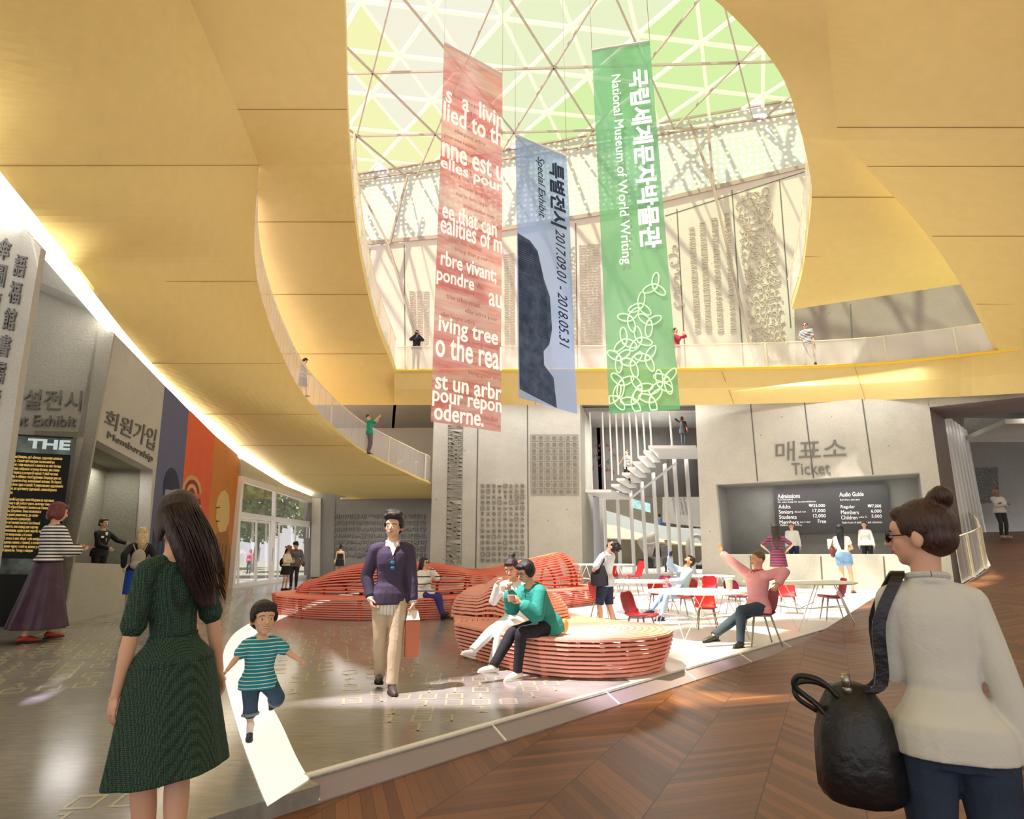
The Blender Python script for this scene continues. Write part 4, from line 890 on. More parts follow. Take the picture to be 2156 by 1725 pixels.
# blue
BLt = at(1085, 285, 12); e, q, nr = banner(BLt, at(1193, 330, 12.8), at(1216, 872, 13.2), at(1092, 838, 12), BC, 'blue banner with a dark standing stone and exhibition dates')
nv = tuple(nr); NAVY = mat('banner_navy', '#2c3c63', rough=.7); NV2 = mat('banner_stone', '#33456b', rough=.8, noise=.6, nscale=4, col2='#5f7599', world=True)
def down(tx, u0, v0, u1, v1, m, **k):        # writing that runs downwards
    a, b_, c, d = q(u0, v0, u1, v1); return kid(text_on(tx, b_, c, d, a, m, 'banner_lettering', n=nv, h=.005, **k), e)
down('특별전시', .62, .05, .92, .31, NAVY, bold=.03); down('Special Exhibit', .36, .055, .53, .30, NAVY, shear=.2); down('2017.09.01 - 2018.05.31', .70, .325, .88, .77, NAVY, shear=.2)
def bpoly(pts, m, off=.02, name='printed_picture'):
    f = lambda u, v: q(u, v, u, v)[0] + Vector(nv) * (off - .03); b = MB(); b.slab([f(u, v) for u, v in pts], Vector(nv) * -.004); return kid(fixn(b.build(name, m)), e)
bpoly([(0.01, .40), (.22, .41), (.36, .44), (.46, .54), (.56, .60), (.58, .72), (.52, .78), (.42, .81), (.42, .86), (.58, .895), (.62, 1.0), (.3, .985), (.01, .97)], NV2)
for k in range(40):
    v = .425 + k * .0085; uu = min(.5, .26 + k * .012); 
    if k != 14: bpoly([(.03, v), (uu, v + .003), (uu, v + .0055), (.03, v + .0025)], NAVY, .027, 'printed_line')
# green
e, q, nr = banner(at(1246, 108, 11.5), at(1368, 88, 11.2), at(1432, 862, 11.1), at(1283, 872, 11.5), GC, 'green banner with white museum name and looping rings')
nv = tuple(nr); down('국립세계문자박물관', .60, .085, .93, .60, WT, bold=.03); down('National Museum of World Writing', .27, .09, .47, .635, WT)
b = MB(); RING = mat('banner_ring', '#c9f3c8', rough=.6, emit='#c9f3c8', es=.25)
for (u, v) in ((.78, .70), (.55, .745), (.38, .775), (.28, .83), (.66, .79), (.50, .83), (.18, .87), (.38, .885), (.60, .875), (.20, .93), (.46, .945), (.75, .94), (.85, .93), (.62, .975), (.36, .975), (.10, .965)):
    for k in range(3):
        a = 2 * PI * k / 3 + u * 9; cu_, cv_ = u + .075 * math.cos(a), v + .0145 * math.sin(a); pts = []
        for i in range(17):
            th = 2 * PI * i / 16; ex_, ey_ = .115 * math.cos(th), .05 * math.sin(th); pts.append((cu_ + ex_ * math.cos(a) - ey_ * math.sin(a), cv_ + (ex_ * math.sin(a) + ey_ * math.cos(a)) * .18))
        pts = [(min(.99, max(.01, a_)), min(.998, b__)) for a_, b__ in pts]
        b.tube([q(a_, b__, a_, b__)[0] + Vector(nv) * -.015 for a_, b__ in pts], .013, 5)
kid(b.build('banner_rings', RING), e)
# ---------------------------------------------------------------- glass guards
GG = glass('guard_glass', a=.28, refl=.5, col=(.70, .68, .67)); GP = mat('guard_post', '#e8dfc0', rough=.4)
def guard(pts, h, label, posts=6, off=Vector((0, 0, 0)), t=Vector((0, .03, 0)), m=None):
    pts = [Vector(p) + off for p in pts]; c = pts[len(pts) // 2].copy(); e = empty('glass_balustrade', c, label, 'balustrade'); b = MB()
    for i in range(len(pts) - 1):
        a, d = pts[i], pts[i + 1]; hh = Vector((0, 0, h)); b.hexa([a, d, d + hh, a + hh], [p + t for p in (a, d, d + hh, a + hh)])
    kid(fixn(b.build('glass_pane', m or GG)), e)
    b = MB(); b.tube([p + Vector((0, 0, h + .01)) for p in pts], .022, 6); kid(b.build('handrail', GP), e)
    for k in range(posts):
        i = int((len(pts) - 1) * (k + .5) / posts); b = MB(); b.bar(pts[i] + Vector((0, -.02, 0)), pts[i] + Vector((0, -.02, h)), .05, .03); kid(b.build('guard_post', GP), e)
    return e
ea = [Vector(p) for p in colsA[1]]; ea = ea[2:len(ea) - 8]
guard(ea, 1.15, 'long curved glass guard along the edge of the yellow ramp at left', 8, Vector((-.05, .05, .10)))
guard(edge3[2:], 1.1, 'straight glass guard along the front of the upper gallery', 7, Vector((0, .12, .05)), m=glass('guard_glass_clear', a=.3, refl=.5, col=(.95, .9, .84)))
eo = [Vector(p) for p in colsB2[1]]; guard(eo[2:49], 1.0, 'glass guard rising along the left edge of the ceiling opening', 6, Vector((.02, .0, .4)), t=Vector((-.03, 0, 0)), m=MAT['guard_glass_clear'])
ec = [Vector(p) for p in colsC2[0]]; guard(ec, 1.0, 'glass guard rising along the right edge of the ceiling opening', 3, Vector((-.02, .0, .3)), t=Vector((.03, 0, 0)), m=MAT['guard_glass_clear'])
er = [p for p in pp if p.x > 10.5]; guard([Vector((p.x, p.y, zr(p.x, p.y))) for p in er], 1.05, 'curved glass guard at the edge of the wooden ramp', 8, Vector((-.05, .05, 0)))
# ---------------------------------------------------------------- chairs, tables, benches
GREYLEG = mat('grey_leg', '#a5a19b', rough=.45)
def seat_mesh():
    prof = [(-.235, .445), (-.21, .462), (-.12, .458), (0, .447), (.10, .442), (.165, .462), (.205, .52), (.235, .60), (.262, .70), (.285, .79), (.29, .815)]
    prof = [tuple(p) for p in smoothstep_spline(prof, 2)]; n = len(prof); m = 10; rings = []
    for i, (y, z) in enumerate(prof):
        f = i / (n - 1); hw = .215 + .02 * math.sin(PI * min(1, f * 1.6)); 
        if f < .12: hw *= .86 + .14 * (f / .12)
        if f > .78: hw *= 1 - .42 * ((f - .78) / .22) ** 2
        row = []
        for k in range(m + 1):
            t_ = -1 + 2 * k / m; cup = .028 * abs(t_) ** 2.6
            row.append(Vector((hw * t_, y - cup * (f > .5) * 1.3, z + (cup if f <= .6 else 0))))
        rings.append(row)
    b = MB(); b.rings(rings, cap=False, closed=False); return b
def make_chair(m, label):
    e = empty('cafe_chair', (0, 0, 0), label, 'chair', 'cafe chairs round the white tables')
    o = seat_mesh().build('seat_shell', m, e, smooth=True); s = o.modifiers.new('thickness', 'SOLIDIFY'); s.thickness = .014
    for x in (-1, 1):
        for y in (-1, 1):
            b = MB(); b.tube([(x * .15, y * .12 + .0, .445), (x * .215, y * .20 + (.03 if y > 0 else -.02), .0)], [.017, .011], 8); b.build('leg', GREYLEG, e, smooth=True)
    b = MB(); b.bar((-.15, -.12, .435), (.15, -.12, .435), .022); b.bar((-.15, .12, .428), (.15, .12, .428), .022); b.bar((-.15, -.12, .43), (-.15, .12, .43), .022); b.bar((.15, -.12, .43), (.15, .12, .43), .022); b.build('seat_frame', GREYLEG, e)
    return e
def copy_thing(src, label):
    r = src.copy(); COL.objects.link(r); r['label'] = label
    for c in kids(src):
        d = c.copy(); COL.objects.link(d); d.parent = r
    return r
CHC = {'crimson': '#8f0f22', 'red': '#b81420', 'orange': '#cf2f14', 'magenta': '#7c1240', 'scarlet': '#c62422'}
CHM = {k: mat('chair_' + k, v, rough=.45) for k, v in CHC.items()}
def place(o, xf, yf, ytop, h0, rz):
    p = onz(xf, yf); d = ray(xf, ytop); z = HC + d.z * p.y / d.y; s = z / h0; o.location = p; o.scale = (s, s, s); o.rotation_euler = (0, 0, math.radians(rz) - math.atan2(p.x, p.y)); return o
# x foot, y foot, y top, turn, colour, label
chairs = [(1352, 1358, 1248, 62, 'crimson', 'crimson cafe chair nearest the slatted bench, empty, turned to the front table'),
          (1195, 1257, 1188, 75, 'red', 'red cafe chair standing alone beside the end of the long slatted bench'),
          (1290, 1244, 1190, 10, 'scarlet', 'red cafe chair partly hidden by the man with the black tote bag'),
          (1333, 1254, 1182, -70, 'red', 'red cafe chair behind the tote bag man, turned to the rear table'),
          (1387, 1287, 1222, 15, 'orange', 'orange red cafe chair tucked behind the middle table beside the drinking man'),
          (1398, 1268, 1213, -20, 'magenta', 'dark red cafe chair whose top peeps over the middle table'),
          (1440, 1306, 1219, -60, 'orange', 'orange cafe chair on which the drinking man sits'),
          (1490, 1325, 1244, 5, 'scarlet', 'bright red cafe chair seen under the front table edge'),
          (1497, 1272, 1214, 0, 'red', 'small red cafe chair behind the rear table left of the man in pink'),
          (1556, 1296, 1224, 35, 'magenta', 'purple red cafe chair behind the man in the pink shirt'),
          (1604, 1358, 1240, -72, 'crimson', 'dark crimson cafe chair on which the man in pink sits'),
          (1662, 1293, 1226, 3, 'scarlet', 'bright red cafe chair behind the right hand table'),
          (1758, 1306, 1218, -74, 'crimson', 'empty crimson cafe chair at far right facing left'),
          (1270, 1306, 1226, 70, 'red', 'red cafe chair behind the legs of the tote bag man')]
CH = []; first = None
for xf, yf, yt, rz, c, lab in chairs:
    if first is None: first = o = make_chair(CHM[c], lab); first_m = c
    else: o = copy_thing(first, lab)
    if c != first_m and o is not first:
        for k in kids(o):
            if k.name.startswith('seat_shell'): k.data = k.data.copy(); k.data.materials[0] = CHM[c]
    place(o, xf, yf, yt, .815, rz); CH.append(o)
def make_table(label):
    e = empty('cafe_table', (0, 0, 0), label, 'table', 'round white cafe tables'); b = MB(); n = 48; R = .9
    b.rings([[Vector((r * math.cos(2 * PI * k / n), r * math.sin(2 * PI * k / n), z)) for k in range(n)] for r, z in ((R - .03, .715), (R, .73), (R, .735), (R - .012, .74))]); b.build('tabletop', WHITE, e)
    for k in range(4):
        a = PI / 4 + k * PI / 2; c, s = math.cos(a), math.sin(a); c2, s2 = math.cos(a + .5), math.sin(a + .5); c3, s3 = math.cos(a - .5), math.sin(a - .5); b = MB()
        b.tube([(.62 * c2, .62 * s2, .72), (.80 * c, .80 * s, .01), (.62 * c3, .62 * s3, .72)], .0095, 6); b.tube([(.71 * (c + c2) / 2, .71 * (s + s2) / 2, .36), (.12 * c, .12 * s, .30), (.71 * (c + c3) / 2, .71 * (s + s3) / 2, .36)], .008, 6); b.build('leg', WHITEF, e, smooth=True)
    return e
tables = [(1468, 1356, 1244, 10, 1, 'round white table nearest the viewer with a paper cup on it'), (1352, 1306, 1223, 30, 1, 'round white table behind the front table, beside the tote bag man'), (1268, 1262, 1188, 20, 1, 'round white table farthest left, behind the tote bag man'),
          (1482, 1274, 1212, 40, 1, 'round white table farthest back, behind the drinking man'), (1680, 1310, 1224, 15, 1, 'round white table at right between the pink shirt man and the crimson chair')]
TB = []; ft = None
for xf, yf, yt, rz, sc_, lab in tables:
    o = ft = make_table(lab) if ft is None else ft
    if TB: o = copy_thing(ft, lab)
    # scale from the top's level and place so the top centre falls on its picture row
    w = {1468: 220, 1352: 158, 1268: 134, 1482: 124, 1680: 222}[xf]
    xc = xf; best = None
    for i in range(200):
        Yd = 8 + i * .08; p = at(xc, yt, Yd); s = p.z / .74; wpx = FPX * 1.8 * s / (Yd * CP + (p.z - HC) * SP)
        if best is None or abs(wpx - w) < best[0]: best = (abs(wpx - w), Yd, s)
    p = at(xc, yt, best[1]); o.location = (p.x, p.y, 0); o.scale = (best[2],) * 3; o.rotation_euler = (0, 0, math.radians(rz)); TB.append(o)
# paper cup on the front table
c = MB(); cups = MAT.setdefault('x', None); 
def cup(label, loc, col='#cfcac4', h=.12, r=.042):
    e = empty('paper_cup', loc, label, 'cup'); b = MB(); n = 20
    b.rings([[Vector((rr * math.cos(2 * PI * k / n), rr * math.sin(2 * PI * k / n), z)) for k in range(n)] for rr, z in ((r * .72, 0), (r, h * .9))]); b.build('cup_body', mat('cup_' + col, col, .6), e, smooth=False)
    b = MB(); b.rings([[Vector((rr * math.cos(2 * PI * k / n), rr * math.sin(2 * PI * k / n), z)) for k in range(n)] for rr, z in ((r * 1.08, h * .88), (r * 1.08, h * .95), (r * .9, h))]); b.build('lid', WHITE, e); return e
tz = TB[0].scale[0] * .74; tp_ = onz(1536, 1243, tz); cup('grey paper cup with a white lid on the front table', tp_, h=.20 * 1.0, r=.065)
# slatted benches ---------------------------------------------------
def coral(name, a, b_): return mat(name, a, rough=.5, noise=.25, nscale=1.1, col2=b_, world=True)
CO1 = coral('coral_slats', '#ea7a62', '#ee9480'); CO2 = coral('coral_slats_pale', '#f3a490', '#f6bdac')
def spine_loop(S, d, n_cap=10):
    out = []; m = len(S)
    def nrm(i):
        t_ = (S[min(i + 1, m - 1)][0] - S[max(i - 1, 0)][0]).normalized(); return Vector((t_.y, -t_.x, 0)), t_
    for i in range(m): n_, t_ = nrm(i); out.append((S[i][0] + n_ * d * S[i][2], i))
    n_, t_ = nrm(m - 1)
    for k in range(1, n_cap):
        a = PI * k / n_cap; out.append((S[-1][0] + (n_ * math.cos(a) + t_ * math.sin(a)) * d * S[-1][2], m - 1))
    for i in range(m - 1, -1, -1): n_, t_ = nrm(i); out.append((S[i][0] - n_ * d * S[i][2] * .85, i))
    n_, t_ = nrm(0)
    for k in range(1, n_cap):
        a = PI * k / n_cap; out.append((S[0][0] + (-n_ * .85 * math.cos(a) - t_ * math.sin(a) + n_ * 0) * d * S[0][2], 0))
    return out
def bench(label, pts, ws, wb, m, mframe, zs=.43, dome=None):
    """pts: (x, y, back height, width factor)"""
    sp = [tuple(q) for q in smoothstep_spline(pts, 8)]; S = [(Vector((q[0], q[1], 0)), q[2], q[3]) for q in sp]
    e = empty('slatted_bench', (S[len(S) // 2][0].x, S[len(S) // 2][0].y, 0), label, 'bench')
    def ring(b, d, zf, w=.05, h=.03, S=S):
        lp = spine_loop(S, d); P = [Vector((p.x, p.y, zf(i))) for p, i in lp]; n = len(P)
        ins = [((spine_loop(S, d - w)[k][0])) for k in range(n)]
        A = []
        for k in range(n):
            q = Vector((ins[k].x, ins[k].y, P[k].z)); A.append([P[k], P[k] + Vector((0, 0, -h)), q + Vector((0, 0, -h)), q])
        A.append(A[0]); b.rings(A, cap=False)
    b = MB(); nl = 9
    for k in range(nl):
        z = .05 + (zs - .05) * k / (nl - 1); ring(b, ws - .12 * (1 - k / (nl - 1)) ** 1.5, lambda i, z=z: z, .06, .026)
    kid(b.build('seat_side', m, smooth=False), e)
    b = MB(); d = ws - .03
    wi = wb if dome is None else .06
    while d > wi: ring(b, d, lambda i: zs + .01, .075, .03); d -= .085
    kid(b.build('seat_top', m), e)
    S_seat = S; S = S if dome is None else [(Vector((q[0], q[1], 0)), q[2], q[3]) for q in [tuple(q) for q in smoothstep_spline(dome, 8)]]
    b = MB(); nb_ = 15
    for k in range(nb_):
        th = (PI / 2) * (k / (nb_ - .5)) ; ring(b, wb * math.cos(th) + .02, lambda i, th=th: zs + .03 + (S[i][1] - zs) * math.sin(th) ** .9, .06, .03, S=S)
    kid(b.build('backrest', m), e)
    b = MB(); S2_ = S; S = S_seat; lp_o = [spine_loop(S, d) for d in (ws - .16, ws - .07)]; N = len(lp_o[0])
    for k in range(0, N, 5):
        p0, p1 = lp_o[0][k][0], lp_o[1][k][0]; b.bar((p0.x, p0.y, 0), (p1.x, p1.y, zs), .07, .05)
        if dome is not None: continue
        i = lp_o[0][k][1]; q = spine_loop(S, wb - .05)[k][0]; b.bar((p1.x, p1.y, zs - .03), (q.x, q.y, zs - .03), .05, .05); prev = Vector((q.x, q.y, zs))
        for j in range(1, 6):
            th = PI / 2 * j / 5; qq = spine_loop(S, (wb - .05) * math.cos(th) + .01)[k][0]; cur = Vector((qq.x, qq.y, zs + (S[i][1] - zs - .05) * math.sin(th) ** .9)); b.bar(prev, cur, .05, .05); prev = cur
    if dome is not None:
        for k in range(0, len(spine_loop(S2_, wb)), 4):
            prev = None
            for j in range(0, 6):
                th = PI / 2 * j / 5; qq, i = spine_loop(S2_, (wb - .05) * math.cos(th) + .01)[k]; cur = Vector((qq.x, qq.y, zs + (S2_[i][1] - zs - .05) * math.sin(th) ** .9))
                if prev is not None: b.bar(prev, cur, .04, .04)
                prev = cur
    kid(b.build('bench_ribs', mframe), e); return e
bench('long coral slatted bench with a rolling domed backrest in front of the back walls', [(-4.5, 14.9, .75, .95), (-3.4, 14.2, 1.12, 1.0), (-2.0, 14.3, 1.12, 1.0), (-.9, 15.2, .95, 1.0), (.2, 16.4, 1.12, 1.0), (1.3, 17.6, 1.35, .95)], 1.45, .80, CO1, mat('coral_rib', '#cf4a36', .6))
bench('near coral slatted bench on which two women sit', [(.15, 9.0, .5, 1.0), (.35, 8.7, .5, 1.0), (.62, 8.3, .5, 1.0), (.9, 7.95, .5, 1.0)], 1.12, .52, CO2, mat('coral_rib_pale', '#e2765f', .6), dome=[(-.40, 9.45, .86, 1.0), (-.2, 9.4, .98, 1.0), (.05, 9.3, .95, 1.0), (.3, 9.1, .8, 1.0)])
# ---------------------------------------------------------------- people
V3 = Vector
def ik(a, b, l1, l2, pole):
    d = b - a; L_ = d.length; mx_ = (l1 + l2) * .999
    if L_ > mx_: b = a + d * (mx_ / L_); d = b - a; L_ = mx_
    if L_ < abs(l1 - l2) + .01: L_ = abs(l1 - l2) + .01
    u = d.normalized(); x = (l1 * l1 - l2 * l2 + L_ * L_) / (2 * L_); h = math.sqrt(max(0, l1 * l1 - x * x)); p = pole - u * pole.dot(u)
    p = p.normalized() if p.length > 1e-5 else u.orthogonal().normalized()
    return a + u * x + p * h, b
def cap(b, p0, p1, r0, r1, n=12, flat=1.0, side=None):   # tapered limb with round ends
    p0, p1 = V3(p0), V3(p1); d = p1 - p0; L_ = d.length
    if L_ < 1e-6: return
    d.normalize(); x = (side - d * side.dot(d)).normalized() if side is not None and (side - d * side.dot(d)).length > 1e-4 else d.orthogonal().normalized(); y = d.cross(x); R_ = []
    for k in range(1, 4): a = PI / 2 * k / 3; R_.append((p0 - d * r0 * math.cos(a), r0 * math.sin(a)))
    R_.append((p0.lerp(p1, .5), (r0 + r1) / 2))
    for k in range(3, 0, -1): a = PI / 2 * k / 3; R_.append((p1 + d * r1 * math.cos(a), r1 * math.sin(a)))
    b.rings([[c + (x * math.cos(2 * PI * k / n) + y * math.sin(2 * PI * k / n) * flat) * r for k in range(n)] for c, r in R_])
def limb(b, pts, n=14):      # pts: (pos, radius) smooth chain
    P = [tuple(p) + (r,) for p, r in pts]; Q = smoothstep_spline(P, 4); R_ = [(V3(q[:3]), max(.004, q[3])) for q in Q]
    d0 = (R_[1][0] - R_[0][0]).normalized(); d1 = (R_[-1][0] - R_[-2][0]).normalized()
    pts2 = [R_[0][0] - d0 * R_[0][1] * .7] + [p for p, r in R_] + [R_[-1][0] + d1 * R_[-1][1] * .7]; rr = [R_[0][1] * .6] + [r for p, r in R_] + [R_[-1][1] * .6]
    b.tube(pts2, rr, n)
def finish(b, name, m, parent, v, smooth_it=4, sm=.5, raw=None, remesh=True):
    o = b.build(name, m, parent)
    if remesh:
        r = o.modifiers.new('r', 'REMESH'); r.mode = 'VOXEL'; r.voxel_size = v; r.use_smooth_shade = True
        s = o.modifiers.new('s', 'SMOOTH'); s.factor = sm; s.iterations = smooth_it
        dg = bpy.context.evaluated_depsgraph_get(); me = bpy.data.meshes.new_from_object(o.evaluated_get(dg)); o.modifiers.clear(); old = o.data; o.data = me; bpy.data.meshes.remove(old); me.name = name
        if not me.materials: me.materials.append(m)
    if raw is not None:
        bm = bmesh.new(); bm.from_mesh(o.data); rm = raw.build('tmp', m); bm.from_mesh(rm.data); bpy.data.objects.remove(rm); bm.to_mesh(o.data); bm.free()
    o.data.polygons.foreach_set('use_smooth', [True] * len(o.data.polygons)); o.data.update(); return o
def skin(c='#d9a588'):
    n = 'skin' + c
    if n in MAT: return MAT[n]
    m = mat(n, c, rough=.5, noise=.06, nscale=6); b = m.node_tree.nodes['Principled BSDF']; b.inputs['Subsurface Weight'].default_value = .15; b.inputs['Subsurface Radius'].default_value = (.02, .008, .004); return m
def hairm(c='#2a1d18', s=1):
    n = 'hair' + c
    if n in MAT: return MAT[n]
    m, t, b = nt(n); L = t.links; co = t.nodes.new('ShaderNodeTexCoord'); mp_ = node(t, 'ShaderNodeMapping'); mp_.inputs['Scale'].default_value = (55, 55, 3); L.new(co.outputs['Object'], mp_.inputs[0])
    n_ = node(t, 'ShaderNodeTexNoise', Scale=2.0, Detail=4.0, Distortion=.8); L.new(mp_.outputs[0], n_.inputs['Vector']); c_ = srgb(c)
    cr = node(t, 'ShaderNodeValToRGB'); cr.color_ramp.elements[0].position = .35; cr.color_ramp.elements[1].position = .7; cr.color_ramp.elements[0].color = (*[x * .55 for x in c_], 1); cr.color_ramp.elements[1].color = (*[min(1, x * 1.6) for x in c_], 1); L.new(n_.outputs[0], cr.inputs[0]); L.new(cr.outputs[0], b.inputs['Base Color'])
    bp = node(t, 'ShaderNodeBump', Strength=.7, Distance=.01); L.new(n_.outputs[0], bp.inputs['Height']); L.new(bp.outputs[0], b.inputs['Normal']); b.inputs['Roughness'].default_value = .42; MAT[n] = m; return m
def fabric(c, bump=.18, sc_=90, rough=.85, stripes=None, axis=2, per=.04, duty=.5, c2=None, noise=.12):
    n = 'fab%s%s%s%s' % (c, c2, per, axis)
    if n in MAT: return MAT[n]
    m, t, b = nt(n); L = t.links; co = t.nodes.new('ShaderNodeTexCoord'); c1 = srgb(c)
    nn = node(t, 'ShaderNodeTexNoise', Scale=float(5), Detail=4.0); L.new(co.outputs['Object'], nn.inputs['Vector'])
    r = node(t, 'ShaderNodeMapRange'); r.inputs[1].default_value = .3; r.inputs[2].default_value = .7; r.inputs[3].default_value = 1 - noise; r.inputs[4].default_value = 1.0 + noise * .5; L.new(nn.outputs[0], r.inputs[0])
    mu = node(t, 'ShaderNodeMix', data_type='RGBA', blend_type='MULTIPLY'); mu.inputs[0].default_value = 1; mu.inputs[6].default_value = (*c1, 1); L.new(r.outputs[0], mu.inputs[7])
    if c2:
        sx = t.nodes.new('ShaderNodeSeparateXYZ'); L.new(co.outputs['Object'], sx.inputs[0]); ma = node(t, 'ShaderNodeMath', operation='DIVIDE'); L.new(sx.outputs[axis], ma.inputs[0]); ma.inputs[1].default_value = per
        fr_ = node(t, 'ShaderNodeMath', operation='FRACT'); L.new(ma.outputs[0], fr_.inputs[0]); gt = node(t, 'ShaderNodeMath', operation='GREATER_THAN'); L.new(fr_.outputs[0], gt.inputs[0]); gt.inputs[1].default_value = duty
        m2 = node(t, 'ShaderNodeMix', data_type='RGBA'); L.new(gt.outputs[0], m2.inputs[0]); m2.inputs[6].default_value = (*c1, 1); m2.inputs[7].default_value = (*srgb(c2), 1); L.new(m2.outputs[2], mu.inputs[6])
    L.new(mu.outputs[2], b.inputs['Base Color']); b.inputs['Roughness'].default_value = rough
    n2 = node(t, 'ShaderNodeTexNoise', Scale=float(sc_), Detail=2.0); L.new(co.outputs['Object'], n2.inputs['Vector']); n3 = node(t, 'ShaderNodeTexNoise', Scale=7.0, Detail=3.0, Distortion=1.2); L.new(co.outputs['Object'], n3.inputs['Vector'])
    ad = node(t, 'ShaderNodeMath', operation='MULTIPLY_ADD'); L.new(n3.outputs[0], ad.inputs[0]); ad.inputs[1].default_value = 4.0; L.new(n2.outputs[0], ad.inputs[2])
    bp = node(t, 'ShaderNodeBump', Strength=bump, Distance=.012); L.new(ad.outputs[0], bp.inputs['Height']); L.new(bp.outputs[0], b.inputs['Normal']); MAT[n] = m; return m
EYEW = mat('eye_white', '#efe9e4', .3); IRIS = mat('eye_iris', '#2b1a12', .2); LIP = mat('lips', '#b4605a', .5); LENS = mat('dark_lens', '#0c0c10', .1); TEETH = mat('teeth', '#f3eee8', .3)
def rotx(a): return Matrix.Rotation(a, 3, 'X')
def person(label, loc, rz=0, H=1.7, sex='f', skinc='#d9a588', hair=('short', '#2a1d18'), top=None, bottom=None, skirt=None, shoes='#2a2523', pelvis=(0, 0, .96), lean=0, side=0, twist=0, head=(0, 0, 0),
           wl=None, wr=None, el=None, er=None, al=None, ar=None, kl=None, kr=None, hl=None, hr=None, curl=(.35, .35), foot=((8, 0), (-8, 0)), v=.012, group=None, face=True, glasses=None, rel=True, socks=None, pn=(None, None), smile=False, headscale=1.07, heels=0, bulk=1.0, legk=1.0, armk=1.0, shk=1.0):
    s = H / 1.75; e = empty('person', loc, label, 'person', group, rz=math.radians(rz) - (math.atan2(loc[0], loc[1]) if rel else 0), sc=s); J = {}
    f = sex == 'f'; P = V3(pelvis); T = Matrix.Rotation(math.radians(twist), 3, 'Z') @ Matrix.Rotation(math.radians(side), 3, 'Y') @ rotx(math.radians(lean)); J['T'] = T
    def tp(x, y, z): # torso point; bends gradually
        k = max(0, min(1, z / .3)); Tk = Matrix.Rotation(math.radians(twist) * k, 3, 'Z') @ Matrix.Rotation(math.radians(side) * (.4 + .6 * k), 3, 'Y') @ rotx(math.radians(lean) * (.55 + .45 * k)); return P + Tk @ V3((x, y, z))
    SKM = skin(skinc); g = bulk
    secs = [(-.11, .135, .10, .0), (-.04, .168 if f else .158, .118, .012), (.02, .165 if f else .155, .115, .012), (.12, .118 if f else .140, .088, 0), (.2, .122 if f else .145, .094, -.004), (.30, .142 if f else .162, .112, -.012), (.38, .148 if f else .175, .11, -.008), (.44, .135 if f else .165, .092, .0), (.485, .095 if f else .118, .070, .008), (.52, .058, .056, .012)]
    shx = (.150 if f else .176) * shk
    def torso(b, infl=0, z0=-.11, z1=.52, n=20, wav=0, straight=False):
        zs_ = [q[0] for q in secs]; R_ = []; K = 16
        for i in range(K + 1):
            z = z0 + (z1 - z0) * i / K
            if z <= zs_[0]: q = secs[0]; rx, ry, oy = q[1] + .01, q[2], q[3]
            else:
                for a, c in zip(secs, secs[1:]):
                    if a[0] <= z <= c[0] + 1e-9:
                        t_ = (z - a[0]) / (c[0] - a[0]); t_ = t_ * t_ * (3 - 2 * t_); rx, ry, oy = [a[j] + (c[j] - a[j]) * t_ for j in (1, 2, 3)]; break
            if straight and z < .0: rx, ry, oy = max(rx, .178 if f else .183), max(ry, .120), .010
            gg_ = max(g, .95) if z < .05 else g; rx = rx * gg_ + infl + (.010 if straight and z < .1 else 0); ry = ry * gg_ + infl + (.010 if straight and z < .1 else 0); c0 = tp(0, oy, z); ax = tp(1, oy, z) - c0; ay = tp(0, oy + 1, z) - c0
            R_.append([c0 + ax * (rx * math.copysign(abs(math.cos(2 * PI * k / n)) ** .85, math.cos(2 * PI * k / n))) + ay * (ry * math.copysign(abs(math.sin(2 * PI * k / n)) ** .85, math.sin(2 * PI * k / n))) * (1 + wav * math.sin(5 * k)) for k in range(n)])
        b.rings(R_)
    SL_, SR_ = tp(shx, .005, .435), tp(-shx, .005, .435)
    dWL, dWR = V3((.25, -.04, .80)), V3((-.25, -.04, .80))
    if pelvis[2] < .9: dWL, dWR = P + V3((.12, -.30, .06)), P + V3((-.12, -.30, .06))
    WL, WR = V3(wl) if wl else dWL, V3(wr) if wr else dWR
    EL, WL = ik(SL_, WL, .285 * armk, .255 * armk, V3(el) if el else V3((.5, 1, -.2))); ER, WR = ik(SR_, WR, .285 * armk, .255 * armk, V3(er) if er else V3((-.5, 1, -.2)))
    HLj, HRj = P + V3((.088, 0, -.03)), P + V3((-.088, 0, -.03))
    AL = V3(al) if al else V3((.095, .02, .085)); AR = V3(ar) if ar else V3((-.095, .02, .085))
    KL, AL = ik(HLj, AL, .435 * legk, .42 * legk, V3(kl) if kl else V3((.1, -1, 0))); KR, AR = ik(HRj, AR, .435 * legk, .42 * legk, V3(kr) if kr else V3((-.1, -1, 0)))
    # head
    NB = tp(0, .012, .50); hp = math.radians(head[0]); hy = math.radians(head[1]); hrl = math.radians(head[2] if len(head) > 2 else 0)
    HR = Matrix.Rotation(hy, 3, 'Z') @ rotx(hp) @ Matrix.Rotation(hrl, 3, 'Y'); nd = (T @ V3((0, 0, 1)) * .5 + HR @ V3((0, 0, 1)) * .5).normalized()
    HB = NB + nd * .085; J['HB'] = HB; J['HR'] = HR; hs = headscale
    def hpnt(x, y, z): return HB + HR @ (V3((x, y, z)) * hs)
    # ---- body
    b = MB(); torso(b); tr_ = .044 if f else .05
    limb(b, [(NB - nd * .03, .056), (NB + nd * .03, .050 if f else .058), (HB + HR @ V3((0, .01, .03)), .05 if f else .056)])
    b.ell(hpnt(0, .014, .105), [x * hs for x in (.074, .094, .092)], HR); b.ell(hpnt(0, -.03, .045), [x * hs for x in (.056, .056, .066)], HR); b.ell(hpnt(0, -.056, .0), [x * hs for x in (.026, .024, .02)], HR, 10, 8)
    b.ell(hpnt(0, -.052, .06), [x * hs for x in (.058, .036, .042)], HR); b.ell(hpnt(0, -.05, .11), [x * hs for x in (.062, .036, .04)], HR)
